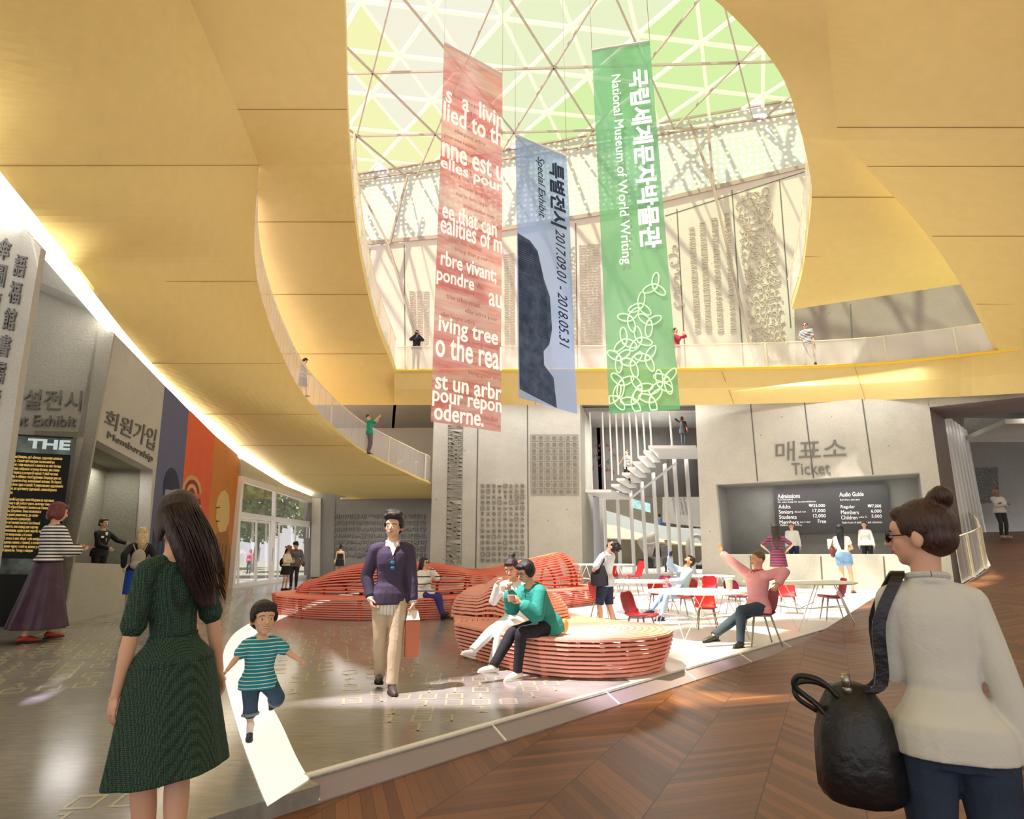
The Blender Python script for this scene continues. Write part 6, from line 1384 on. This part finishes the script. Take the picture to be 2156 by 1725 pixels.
# 7 blonde woman
p, H = stand(272, 1312, 1112)
J = person('blonde woman from behind in a black cardigan and bright blue skirt at the membership window', p, 188, H, 'f', '#e3b496', hair=('blonde', '#d0b48a'), top=dict(c=fabric('#1b1b20'), sleeve=.95, hem=.0, fit=.018), skirt=dict(c=fabric('#1c4fb8', noise=.2), hem=.52, flare=.0, wave=.01), shoes='#23201f', wl=(.24, .10, 1.02), wr=(-.26, .0, .96), al=(.04, -.08, .085), ar=(-.03, .20, .14), foot=((5, 0), (0, -35)), v=.010, bulk=.95)
b = MB(); tp = J['tp']; b.ell(tp(.03, .19, .22), (.12, .07, .17), nu=20, nv=14); b.ell(tp(.03, .20, .10), (.13, .085, .09)); bk = held(J, b, 'backpack', mat('grey_canvas', '#b3aca2', .8, noise=.2), 'light grey slouchy backpack on the blonde woman', 'backpack')
b = MB(); b.tube([tp(.08, .14, .34), tp(.13, .06, .48), tp(.12, -.06, .47), tp(.12, -.12, .36)], .012, 6); b.tube([tp(-.04, .14, .34), tp(-.10, .06, .48), tp(-.10, -.06, .47)], .012, 6); addpart(J, bk, b, 'backpack_strap', mat('grey_canvas', '#b3aca2', .8, noise=.2))
# 8, 9 couple at the entrance
def hat(J, m, brim, name='hat', h=.09):
    b = MB(); hp_ = J['hp']; b.rings([[hp_(r * math.cos(2 * PI * k / 20), .01 + r * 1.1 * math.sin(2 * PI * k / 20), z) for k in range(20)] for r, z in ((brim, .148), (brim, .154), (.092, .156), (.088, .158 + h), (.06, .17 + h))]); return acc(J, b, name, m)
p, H = stand(598, 1243, 1150); J = person('young woman in a brown hat, cream blouse and short black skirt by the glass entrance', p, 50, H * .98, 'f', '#e6b99c', hair=('longstraight', '#1c1412', 0), top=dict(c=fabric('#e8ddc6'), sleeve=.9, hem=.02, fit=.022), skirt=dict(c=fabric('#1c1c20'), hem=.62, flare=.15), shoes='#232228', wl=(.10, -.30, 1.15), wr=(-.10, -.30, 1.12), head=(25, 0), v=.014, curl=(.7, .7)); hat(J, fabric('#9c5f33'), .17)
b = MB(); tp = J['tp']; b.ell(tp(-.02, .20, .15), (.13, .09, .19)); held(J, b, 'backpack', mat('black_canvas', '#1b1b1f', .8), 'black backpack on the young woman in the brown hat', 'backpack')
p, H = stand(617, 1240, 1140); J = person('young man in a black cap, grey blazer and dark trousers by the glass entrance', p, -10, H * .98, 'm', '#dca98a', hair=('short', '#1c1412'), top=dict(c=fabric('#7d7378', c2='#6a6066', per=.05), sleeve=.97, hem=-.14, fit=.02), bottom=dict(c=fabric('#34343a')), shoes='#9c3d34', head=(25, -25), wl=(.24, -.10, .92), wr=(-.06, -.28, 1.10), v=.014); hat(J, mat('black_felt', '#191a20', .8), .098, 'cap', .05)
b = MB(); tp = J['tp']; b.tube([tp(.05 * math.cos(a), -.06 + .05 * math.sin(a), .50) for a in [2 * PI * k / 12 for k in range(13)]], .022, 6); acc(J, b, 'scarf', fabric('#a8423a')); b = MB(); b.ell(tp(.30, .03, -.02), (.07, .12, .12)); held(J, b, 'shoulder_bag', mat('maroon_leather', '#6b2a2c', .5), 'maroon bag at the side of the man in the black cap', 'bag')
# 10 person outside
p, H = stand(523, 1208, 1157); J = person('person in a pink jacket and jeans outdoors beyond the glass entrance', p, -20, H, 'f', hair=('longstraight', '#4a2d22', 0), top=dict(c='#e0707e', sleeve=.97), bottom=dict(c=DEN), v=.02)
# 11 woman in black dress by the back wall
p = at(713, 1221, 31.5); p.z = 0; J = person('woman from behind in a strapless black dress reading the carved syllable wall', p, 175, 1.78, 'f', '#e0b090', hair=('topbun', '#1d1513'), top=dict(c='#17171b', sleeve=-1, hem=-.02, neck=.36), skirt=dict(c='#17171b', hem=.70, flare=.12), v=.014)
b = MB(); b.ell(J['P'] + V3((.24, 0, -.05)), (.05, .10, .12)); held(J, b, 'handbag', mat('yellow_leather', '#c9b65a', .6), 'yellow handbag of the woman in the black dress', 'bag')
# 12 seated woman in the white coat
q = at(893, 1250, 13.15); q.z = 0
CO_ = fabric('#eeebe6', c2='#2c2c50', per=.16, duty=.86); J = person('seated woman in a white patterned coat and purple tights on the long bench', q, 42, 1.60, 'f', '#e2b396', hair=('longstraight', '#2a1e1a', 0), pelvis=(0, 0, .585), top=dict(c=CO_, sleeve=.95, hem=-.12, fit=.035), bottom=dict(c='#3b3380', fit=.006), shoes='#24224a', glasses='dark',
           wl=(.02, -.20, 1.10), wr=(-.08, -.28, .92), el=(.8, -.2, -1), al=(.02, -.62, .16), ar=(.14, -.50, .09), kl=(.1, -1, 1), kr=(-.1, -1, 1), head=(-4, 8), foot=((0, -25), (10, -15)), v=.012, curl=(.8, .6))
b = MB(); b.ell(J['hp'](0, .03, .135), (.094, .105, .085), J['HR']); acc(J, b, 'knit_cap', fabric('#3a3634'))
b = MB()
for K_ in (J['KL'], J['KR']): cap(b, J['P'], J['P'].lerp(K_, .55), .11, .10)
acc(J, b, 'coat_skirt', CO_)
# 13, 14 women eating on the near bench
q = at(1088, 1315, 7.9); q.z = 0
J = person('seated woman with a dark bun, white top and white trousers on the near bench', q, -30, 1.68, 'f', '#d8a586', hair=('topbun', '#241a18'), pelvis=(0, 0, .565), lean=14, top=dict(c=fabric('#dfe6e2', noise=.06), sleeve=.95, hem=-.08, fit=.014), bottom=dict(c=fabric('#e3efe9', noise=.05), fit=.012), shoes='#d9d3c8',
           wl=(.08, -.32, .92), wr=(-.10, -.32, 1.02), el=(.4, .2, -1), er=(-.4, .2, -1), ar=(-.16, -.80, .26), al=(-.06, -.50, .085), kl=(.1, -1, 1), kr=(-.1, -1, 1), head=(24, 14), foot=((0, 0), (-6, -18)), v=.009, curl=(.9, .9))
b = MB()
for k in range(15): a = PI * (.1 + .8 * k / 14) ; b.ell(J['NB'] + V3((.062 * math.cos(a), -.075 * math.sin(a) - .0, -.012 - .02 * math.sin(a))), .0065, nu=8, nv=6)
acc(J, b, 'pearl_necklace', mat('pearl', '#efe6d8', .25))
h0 = J['hand'][0][0]; b = MB(); b.rings([[h0 + V3((r * math.cos(2 * PI * k / 16) - .05, r * math.sin(2 * PI * k / 16) - .05, z)) for k in range(16)] for r, z in ((.03, -.02), (.045, .05))]); held(J, b, 'snack_cup', mat('cup_cream', '#efe9e0', .6), 'white paper cup held by the seated woman in white', 'cup', False)
b = MB()
for A_, K_ in ((J['AL'], J['KL']), (J['AR'], J['KR'])): cap(b, A_ + (K_ - A_).normalized() * .02, A_ + (K_ - A_).normalized() * .08, .040, .040)
acc(J, b, 'socks', mat('black_sock', '#1b1b20', .9))
q = at(1150, 1345, 7.25); q.z = 0
J = person('seated woman with short black hair and glasses in a teal sweater and black trousers', q, -48, 1.72, 'f', '#dcab8e', hair=('pixie', '#17151a'), pelvis=(0, 0, .565), lean=30, top=dict(c=fabric('#2a8f82', bump=.2), sleeve=.86, hem=-.10, fit=.034, puff=.5), bottom=dict(c=fabric('#1a1a20'), fit=.012), shoes='#e6e1d6', glasses='clear',
           wl=(.12, -.50, .84), wr=(-.07, -.50, .97), el=(.3, .3, -1), er=(-.2, .1, -1), ar=(-.10, -.70, .16), al=(.0, -.44, .085), kl=(.1, -1, 1), kr=(-.1, -1, 1), head=(22, -4), foot=((0, 0), (-6, -10)), v=.009, curl=(.8, .9))
h0 = J['hand'][0][0]; b = MB(); b.rings([[h0 + V3((r * math.cos(2 * PI * k / 16) - .04, r * math.sin(2 * PI * k / 16) - .06, z)) for k in range(16)] for r, z in ((.03, -.02), (.045, .05))]); held(J, b, 'snack_cup', mat('cup_coral', '#e3a590', .6), 'coral and white paper cup held by the woman in the teal sweater', 'cup', False)
b = MB(); b.ell(J['P'] + V3((.17, .14, -.02)), (.025, .06, .08)); held(J, b, 'pouch', mat('yellow_leather', '#b7a14a', .6), 'small mustard pouch hanging at the hip of the woman in teal', 'bag')
# 15 man with tote looking up
p, H = stand(1278, 1330, 1150)
J = person('bearded man with a black tote bag looking straight up, pale tee shirt and navy shorts', p, -118, H * 1.10, 'm', '#d9a587', hair=('curly', '#1d1614'), lean=-8, top=dict(c=fabric('#cfd6da'), sleeve=.40, hem=-.12, fit=.026), bottom=dict(c=fabric('#1f2a42'), len=.5, fit=.026), shoes='#d8d4cc', head=(-52, 6), glasses='clear', wl=(.13, -.21, 1.0), wr=(-.13, -.21, 1.0), el=(1, .2, 0), er=(-1, .2, 0), ar=(-.12, .10, .085), al=(.1, -.06, .085), v=.011)
b = MB(); b.ell(J['hp'](0, -.065, .02), (.05, .038, .04), J['HR']); acc(J, b, 'beard', hairm('#241a16'))
b = MB(); sr = J['SL']; P_ = J['P']; TB_ = mat('black_canvas', '#1b1b1f', .8); b.rings([[P_ + V3((.23 + x, y, z)) for x, y in ((-.035, -w), (.0, -w - .02), (.035, -w), (.045, 0), (.035, w), (0, w + .02), (-.035, w), (-.045, 0))] for z, w in ((-.12, .10), (-.10, .17), (.08, .165), (.25, .10), (.29, .04))]); tb = held(J, b, 'tote_bag', TB_, 'black cloth tote bag hanging at the side of the bearded man', 'bag', False)
b = MB(); b.tube([P_ + V3((.23, .03, .27)), sr + V3((.07, .05, -.1)), sr + V3((.0, .04, .07)), sr + V3((.0, -.04, .07)), sr + V3((.07, -.06, -.1)), P_ + V3((.23, -.03, .27))], .014, 6); addpart(J, tb, b, 'bag_strap', TB_)
# 16 drinking man on the orange chair
def sit(ch, lab, dz=.0, fwd=.0, turn=0, Hs=1.0, **k):
    l = ch.location; s = ch.scale[0]; q = Vector((l.x, l.y, 0)); rz_ = math.degrees(ch.rotation_euler.z) + turn; k.setdefault('pelvis', (0, -fwd, (.445 * s) / (1.75 * s * Hs / 1.75) + .115 + dz)); return person(lab, q, rz_, 1.75 * s * Hs, rel=False, **k)
J = sit(CH[6], 'seated man in a pale blue shirt drinking from a can on the orange chair', sex='m', skinc='#d6a283', hair=('short', '#2a1c16'), lean=-14, head=(-38, 0), top=dict(c=fabric('#b9cfe4'), sleeve=.95, hem=-.1, fit=.024), bottom=dict(c=fabric('#8fa9c4')), shoes='#1c1c22', Hs=.97,
        wl=(.10, -.34, .80), wr=(-.02, -.22, 1.30), er=(-1, -.2, -.8), al=(.12, -.58, .10), ar=(-.02, -.74, .22), kl=(.1, -1, 1), kr=(-.1, -1, 1), v=.012, curl=(.4, .9))
h0 = J['hand'][1][0]; b = MB(); b.tube([h0 + V3((.05, -.02, -.02)), h0 + V3((.06, .0, .09))], .033, 12); held(J, b, 'drink_can', mat('can_navy', '#2b2f6b', .3, .5), 'small navy can the seated man is drinking from', 'can')
b = MB(); b.ell(J['hp'](0, -.065, .02), (.05, .036, .04), J['HR']); acc(J, b, 'beard', hairm('#2a1c16'))
# 17 man in pink
J = sit(CH[10], 'seated man in a pink shirt waving, dark jeans, on the crimson chair', turn=22, sex='m', skinc='#dba688', hair=('crop', '#6f5038'), lean=-6, head=(0, -8), top=dict(c=fabric('#eda9b2', noise=.15), sleeve=.95, hem=-.1, fit=.022, collar=True, cc='#c23b4c'), bottom=dict(c=fabric('#3a4a5c', noise=.3), fit=.014), shoes='#22201f', Hs=1.03,
        wr=(-.62, -.16, 1.36), er=(-.3, .3, -1), wl=(.33, .12, .88), el=(.6, .8, 0), al=(.16, -.50, .085), ar=(-.06, -.92, .085), kl=(.1, -1, 1), kr=(-.1, -1, 1), hr=(-.25, -.1, 1), pn=(None, (-.1, -1, 0)), v=.010, curl=(.4, .08), smile=False, foot=((20, 0), (-10, 6)))
b = MB(); W_ = J['WL']; d_ = (J['WL'] - J['EL']).normalized(); x_ = d_.orthogonal().normalized(); y_ = d_.cross(x_); b.tube([W_ + (x_ * math.cos(2 * PI * k / 14) + y_ * math.sin(2 * PI * k / 14)) * .031 for k in range(15)], .007, 6, cap=False); acc(J, b, 'wrist_watch', mat('watch', '#5b5148', .3, .6))
# 18 - 21 ticket counter
p, H = stand(1646, 1249, 1105); J = person('woman from behind in a short striped plum dress, hands on hips, at the ticket counter', p, 178, H, 'f', '#dba98c', hair=('longstraight', '#2c1a18', 0), top=dict(c=STRP, sleeve=.42, hem=.0), skirt=dict(c=STRP, hem=.66, flare=.10), wl=(.20, -.02, 1.04), wr=(-.20, -.02, 1.04), el=(1, .3, 0), er=(-1, .3, 0), shoes='#3a2a28', v=.013)
def clerk(x, yt, lab, **k):
    q = W_T.at(x, 1160, -.7); q.z = .70; d = ray(x, yt); t_ = q.y / d.y; q.x = d.x * t_; return person(lab, q, k.pop('rz', 0), HC + d.z * t_ - .70, v=.013, **k)
J = clerk(1665, 1102, 'male ticket clerk in a light shirt with glasses behind the counter under the price board', sex='m', skinc='#dcab8d', hair=('short', '#4d3626'), top=dict(c='#c9cbc8', sleeve=.97), bottom=dict(c='#1f2b52'), glasses='clear', rz=-5)
p, H = stand(1786, 1249, 1106); J = person('woman from behind with long black hair, white top and denim shorts holding papers', p, 170, H, 'f', '#dea98a', hair=('longstraight', '#15141a', -.02), top=dict(c='#ebe8e4', sleeve=.25, hem=.0), bottom=dict(c=fabric('#7ba0c8', noise=.3), len=.2, fit=.03), shoes='#a8563f', wr=(-.12, -.36, 1.12), wl=(.20, -.30, 1.15), ar=(-.12, .04, .085), v=.013)
h0 = J['hand'][0][0]; b = MB()
for k in range(3): b.box(h0 + V3((.10, -.02, .06 + k * .05)), (.26, .012, .17), rz=.2 * k)
held(J, b, 'papers', WHITE, 'loose white papers held up by the woman in denim shorts', 'paper', False)
b = MB(); b.ell(J['P'] + V3((.25, -.02, .10)), (.07, .13, .16)); bg = held(J, b, 'shoulder_bag', mat('oxblood', '#6b2b33', .5), 'oxblood shoulder bag of the woman in denim shorts', 'bag'); b = MB(); b.tube([J['P'] + V3((.25, .08, .2)), J['SL'] + V3((.03, .03, .05)), J['SL'] + V3((.03, -.04, .05)), J['P'] + V3((.25, -.1, .2))], .012, 6); addpart(J, bg, b, 'bag_strap', mat('oxblood', '#6b2b33', .5))
J = clerk(1818, 1098, 'smiling female ticket clerk in a white blouse and black skirt behind the counter', sex='f', skinc='#dcab8d', hair=('lowbun', '#241916'), top=dict(c='#dedad5', sleeve=.97), bottom=dict(c='#17171b'), smile=True, rz=-8)
# 22, 23 on the stair
p, H = standY(1322, 1019, 948, 30.4); J = person('woman in a striped sleeveless top and black trousers coming down the open stair', p, -20, H, 'f', hair=('bun', '#1a1412'), top=dict(c=STRN, sleeve=-1), bottom=dict(c='#1a1a1e'), wr=(-.46, -.10, .95), wl=(.24, -.02, .84), ar=(-.09, -.06, .085), v=.016)
p, H = standY(1440, 936, 878, 30.2); J = person('woman from behind in a black coat pointing up, on the upper landing', p, 165, H, 'f', hair=('longstraight', '#4a2c22', 0), top=dict(c='#22242c', sleeve=.97, hem=-.25, fit=.03), bottom=dict(c='#2a2d38'), wl=(.48, -.25, 1.72), hl=(.5, -.2, 1), v=.016, bulk=1.05)
b = MB(); b.ell(J['P'] + V3((-.26, 0, .0)), (.06, .11, .12)); held(J, b, 'handbag', mat('orange_leather', '#cf5f3a', .5), 'orange handbag of the woman pointing on the landing', 'bag')
# 24, 25 elderly couple
p, H = stand(1387, 1202, 1144, Zg); J = person('elderly woman in a dark jacket and grey skirt with a cane in the gallery', p, 0, H, 'f', hair=('bob', '#6d5a4c'), top=dict(c='#34373b', sleeve=.97, hem=-.1), skirt=dict(c='#8f8c8a', hem=.22, flare=.10), wr=(-.28, -.18, .86), v=.018)
b = MB(); w_ = J['hand'][1][0]; b.tube([V3((w_.x - .02, w_.y, .0)), w_ + V3((0, 0, -.02)), w_ + V3((0, -.05, .02))], .013, 6); held(J, b, 'walking_cane', mat('cane_grey', '#77736f', .5), 'thin grey walking cane of the elderly woman', 'cane')
p, H = stand(1406, 1204, 1138, Zg); J = person('elderly man in a grey suit and cap walking in the gallery with a case', p, -10, H, 'm', hair=('crop', '#8c8480'), top=dict(c='#77737a', sleeve=.97, hem=-.2, fit=.03), bottom=dict(c='#66646a', fit=.02), v=.018); hat(J, fabric('#8b6d62'), .10, 'cap', .03)
h0 = J['hand'][0][0]; b = MB(); b.box(h0 + V3((.02, -.02, -.17)), (.08, .30, .22)); held(J, b, 'briefcase', mat('case_dark', '#2f2d30', .6), 'dark case carried by the elderly man in grey', 'bag', False)
# 26, 27 on the far gallery walkway
p, H = standY(1391, 1139, 1083, 50.8); J = person('person in a blue jacket and red trousers on the far gallery walkway', p, 200, H, 'm', hair=('short', '#1f1714'), top=dict(c='#5f79b0', sleeve=.97), bottom=dict(c='#d4473c'), v=.02)
p, H = standY(1461, 1143, 1092, 50.8); J = person('long haired person in a pink top on the far gallery walkway', p, 170, H, 'f', hair=('longstraight', '#4a1f1c', 0), top=dict(c='#eaa7ab', sleeve=.9), bottom=dict(c='#7f8fa0'), v=.02)
# 28 - 30 upper gallery
def upper(x, yf, yt, Y, lab, rz, **k):
    p, H = standY(x, yf, yt, Y); return person(lab, p, rz, H, v=.014, **k)
J = upper(875, 779, 696, 24.45, 'woman in a black jacket taking a photo on the upper gallery at left', 0, sex='f', hair=('longstraight', '#191314', 0), top=dict(c='#22222a', sleeve=.97, hem=-.06, fit=.035), bottom=dict(c='#b9b0a8'), wl=(.06, -.30, 1.42), wr=(-.06, -.30, 1.42), el=(1, 0, -1), er=(-1, 0, -1), curl=(.9, .9))
b = MB(); b.box(J['hand'][0][0] + V3((-.06, -.05, .02)), (.12, .08, .08)); b.tube([J['hand'][0][0] + V3((-.06, -.06, .02)), J['hand'][0][0] + V3((-.06, -.14, .02))], .032, 12); held(J, b, 'camera', TB_, 'black camera held by the woman on the upper gallery', 'camera', False)
J = upper(1428, 779, 691, 24.3, 'curly haired man in a dark red shirt on the upper gallery beside the green banner', 60, sex='m', hair=('curly', '#1a1412'), top=dict(c='#a52f45', sleeve=.8), bottom=dict(c='#c9bfb8'), shoes='#27304a', wl=(.10, -.30, 1.45), wr=(-.02, -.30, 1.40))
J = upper(1706, 770, 680, 22.9, 'man in a striped tee shirt and sunglasses standing at the right of the upper gallery', -15, sex='m', hair=('crop', '#1d1614'), glasses='dark', top=dict(c=STRN, sleeve=.45, fit=.025), bottom=dict(c='#b9aaa2'), shoes='#26304f', wr=(-.12, -.28, 1.05), al=(.2, 0, .085), ar=(-.15, 0, .085))
# 31, 32 on the yellow ramp
p, H = standY(634, 836, 756, 22.45); J = person('man in a grey tank top and patterned shorts walking down the yellow ramp', p, 60, H, 'm', '#e0b497', hair=('quiff', '#17130f'), top=dict(c='#b9b4b0', sleeve=-1, hem=-.1, fit=.02), bottom=dict(c=fabric('#8c7a72', c2='#6a5852', per=.03), len=.48, fit=.03), wl=(.18, -.26, 1.05), wr=(-.2, -.25, 1.0), al=(.08, -.18, .085), ar=(-.08, .22, .12), head=(18, 0), v=.014)
p, H = standY(776, 957, 873, 24.75); J = person('man in a green tee shirt and grey trousers photographing upward from the yellow ramp', p, 75, H, 'm', '#deb092', hair=('crop', '#2b1d18'), top=dict(c='#1f9f7c', sleeve=.4, hem=-.08), bottom=dict(c='#66605f'), shoes='#23294a', glasses='dark', wl=(.06, -.36, 1.66), wr=(-.06, -.36, 1.64), el=(.6, -1, -1), er=(-.6, -1, -1), head=(-15, 0), lean=-5, v=.014)
# 33 far right on the ramp
p = at(2117, 1137, 24.0); p.z = zr(p.x, p.y); d = ray(2113, 1030); J = person('bald man in a white shirt with folded arms high on the wooden ramp', p, 40, HC + d.z * 24 / d.y - p.z, 'm', '#9c6f58', hair=('bald', '#241a16'), top=dict(c='#d6d3cf', sleeve=.97, fit=.02), bottom=dict(c='#3a3a3c'), shoes='#b9b5b2', wl=(-.06, -.22, 1.20), wr=(.06, -.25, 1.17), el=(1, .2, -.8), er=(-1, .2, -.8), hl=(-1, .2, .1), hr=(1, .2, .1), head=(-10, 0), v=.014)
# ---------------------------------------------------------------- sculptures, planting outside
STONE = concrete('sculpture_stone', '#9a9187', bump=.1, rough=.6, speck=False)
q = at(1366, 1196, 44); q.z = Zg; k = 44 / 37.5
e = empty('head_sculpture', q, 'abstract stone head sculpture with a scooped top on a black plinth in the gallery', 'sculpture', sc=k)
b = MB(); b.box((0, 0, .28), (1.1, .9, .56)); b.build('plinth', mat('plinth_black', '#141314', .5), e)
b = MB(); R_ = []
for z, rx, ry, ox in ((.56, .16, .2, .05), (.7, .20, .25, .03), (.95, .30, .32, 0), (1.2, .42, .4, -.02), (1.42, .50, .45, -.05), (1.6, .60, .48, -.05), (1.8, .66, .5, 0), (2.0, .62, .46, .06), (2.1, .45, .3, .1)): R_.append([Vector((ox + rx * math.cos(2 * PI * j / 20), ry * math.sin(2 * PI * j / 20), z + (.22 * math.cos(2 * PI * j / 20) if z > 1.7 else 0))) for j in range(20)])
b.rings(R_); b.build('carved_head', STONE, e, smooth=True)
b = MB(); b.ell((.0, -.35, 1.25), (.12, .18, .2)); b.tube([(-.3, -.42, 1.48), (0, -.5, 1.44), (.35, -.42, 1.52)], .07, 8); b.build('brow', STONE, e, smooth=True)
q = at(1470, 1196, 42); q.z = Zg; e = empty('bowl_sculpture', q, 'upright oval ring sculpture of dark stone partly hidden by the ticket wall', 'sculpture')
b = MB(); R_ = []
for i in range(33):
    a = 2 * PI * i / 32; c = Vector((.62 * math.cos(a), 0, 1.25 + 1.0 * math.sin(a))); o = Vector((math.cos(a), 0, math.sin(a))); R_.append([c + o * .16 * math.cos(2 * PI * j / 12) + Vector((0, .3, 0)) * math.sin(2 * PI * j / 12) for j in range(12)])
b.rings(R_, cap=False); b.build('stone_ring', STONE, e, smooth=True); b = MB(); b.box((0, 0, .12), (.9, .7, .24)); b.build('plinth', mat('plinth_black', '#141314', .5), e)
# outside the entrance: ground, trees
b = MB(); b.slab([Vector((-60, 20, -.02)), Vector((-11.9, 20, -.02)), Vector((-13.6, 95, -.02)), Vector((-60, 95, -.02))], (0, 0, -.2)); struct(b.build('floor', mat('lawn', '#8a9270', rough=.9, noise=.4, nscale=.8, world=True)), 'pale lawn outside the entrance')
LEAF = mat('leaf', '#5f7d48', rough=.6, noise=.5, nscale=3, world=True, col2='#8fa56a'); BARK = mat('bark', '#5b4c3e', .9)
def tree(x, Y, h, lab, seed):
    rr = random.Random(seed); p = Vector((x, Y, 0)); e = empty('tree', p, lab, 'tree', 'trees outside the entrance')
    b = MB(); b.tube([(0, 0, 0), (.1, 0, h * .3), (0, .1, h * .55), (.1, 0, h * .8)], [.22, .17, .12, .05], 8)
    for k in range(9):
        a = rr.uniform(0, 6.28); z = h * rr.uniform(.3, .6); b.tube([(.05, 0, z), (.9 * math.cos(a), .9 * math.sin(a), z + .9), (2.0 * math.cos(a), 2.0 * math.sin(a), z + 1.6)], [.08, .05, .02], 6)
    b.build('trunk', BARK, e); b = MB()
    for k in range(2600):
        a = rr.uniform(0, 6.28); u = rr.uniform(-1, 1); r = rr.uniform(.35, 1) ** .5; s_ = math.sqrt(1 - u * u); c = Vector((2.7 * r * s_ * math.cos(a), 2.7 * r * s_ * math.sin(a), h * .62 + h * .40 * r * u)); d = Vector((rr.uniform(-1, 1), rr.uniform(-1, 1), rr.uniform(-1, 1))).normalized(); x_ = d.orthogonal().normalized() * rr.uniform(.10, .2); y_ = d.cross(x_) * 1.5
        b.add([c - x_, c - y_, c + x_, c + y_], [(0, 1, 2, 3)])
    b.build('foliage', LEAF, e)
for x, Y, h, lab, sd in ((-17.3, 36, 8.5, 'tree nearest the glass entrance, seen through its left half', 1), (-19.5, 46, 9, 'tree between the two others outside the entrance', 2), (-16.6, 52, 8, 'slender tree farthest right outside the entrance', 3), (-27, 52, 10, 'tree at the left edge of the view outside the entrance', 4)): tree(x, Y, h, lab, sd)
# ---------------------------------------------------------------- camera, sun, sky, added fill lights
sc = bpy.context.scene
cam = bpy.data.cameras.new('camera'); co = bpy.data.objects.new('camera', cam); COL.objects.link(co)
cam.sensor_width = 36; cam.sensor_fit = 'HORIZONTAL'; cam.lens = 36 * FPX / 2156; cam.clip_end = 300; cam.clip_start = .05
co.location = (0, 0, HC); co.rotation_euler = (PI / 2 + PITCH, 0, 0); sc.camera = co
cam.dof.use_dof = True; cam.dof.focus_distance = 5.0; cam.dof.aperture_fstop = 6.0
w = bpy.data.worlds.new('sky'); sc.world = w; w.use_nodes = True; t = w.node_tree
bg = t.nodes['Background']; bg.inputs[0].default_value = (.98, .96, 1.0, 1); bg.inputs[1].default_value = 1.0
su = bpy.data.lights.new('sun', 'SUN'); so = bpy.data.objects.new('sun', su); COL.objects.link(so); su.energy = 12.5; su.angle = math.radians(1.2); su.color = (1, .86, 1.16)
so.rotation_euler = Vector((-.38, -.16, 1)).to_track_quat('Z', 'Y').to_euler()
def fill_light(name, loc, size, power, rot=(0, 0, 0), col=(1, .97, .92), size_y=None):
    l = bpy.data.lights.new(name, 'AREA'); l.energy = power; l.size = size; l.color = col
    if size_y: l.shape = 'RECTANGLE'; l.size_y = size_y
    o = bpy.data.objects.new(name, l); COL.objects.link(o); o.location = loc; o.rotation_euler = rot; return o
fill_light('gallery_fill', (12, 42, 9.3), 9, 1500); fill_light('stair_fill', (7.0, 30.5, 8.2), 2.5, 350); fill_light('passage_fill', (22, 24, 6.8), 3, 160)  # unseen area lights added to brighten gallery, stair bay and passage
fill_light('wall_fill', (1.5, 25.7, 8.25), 13, 170, size_y=.5, rot=(math.radians(14), 0, 0)); fill_light('wall_fill', (11.2, 23.0, 8.05), 9, 110, size_y=.5, rot=(math.radians(14), 0, -math.atan2(3.8, 6.2)))  # hidden area lights added to brighten the middle and ticket walls
fill_light('membership_fill', tuple(W_MEM.at(238, 985, -.6)), .8, 18); fill_light('ticket_fill', tuple(W_T.at(1720, 1016, -1.2)), 5, 60, size_y=.5, rot=(0, 0, -math.atan2(3.8, 6.2)))  # area lights added to lift the two dark recesses
fill_light('entrance_fill', (-7, 30, 3.9), 3, 120)  # unseen fill added near the entrance
sc.view_settings.view_transform = 'Standard'; sc.view_settings.look = 'None'; sc.view_settings.gamma = 1; sc.view_settings.exposure = 0.55
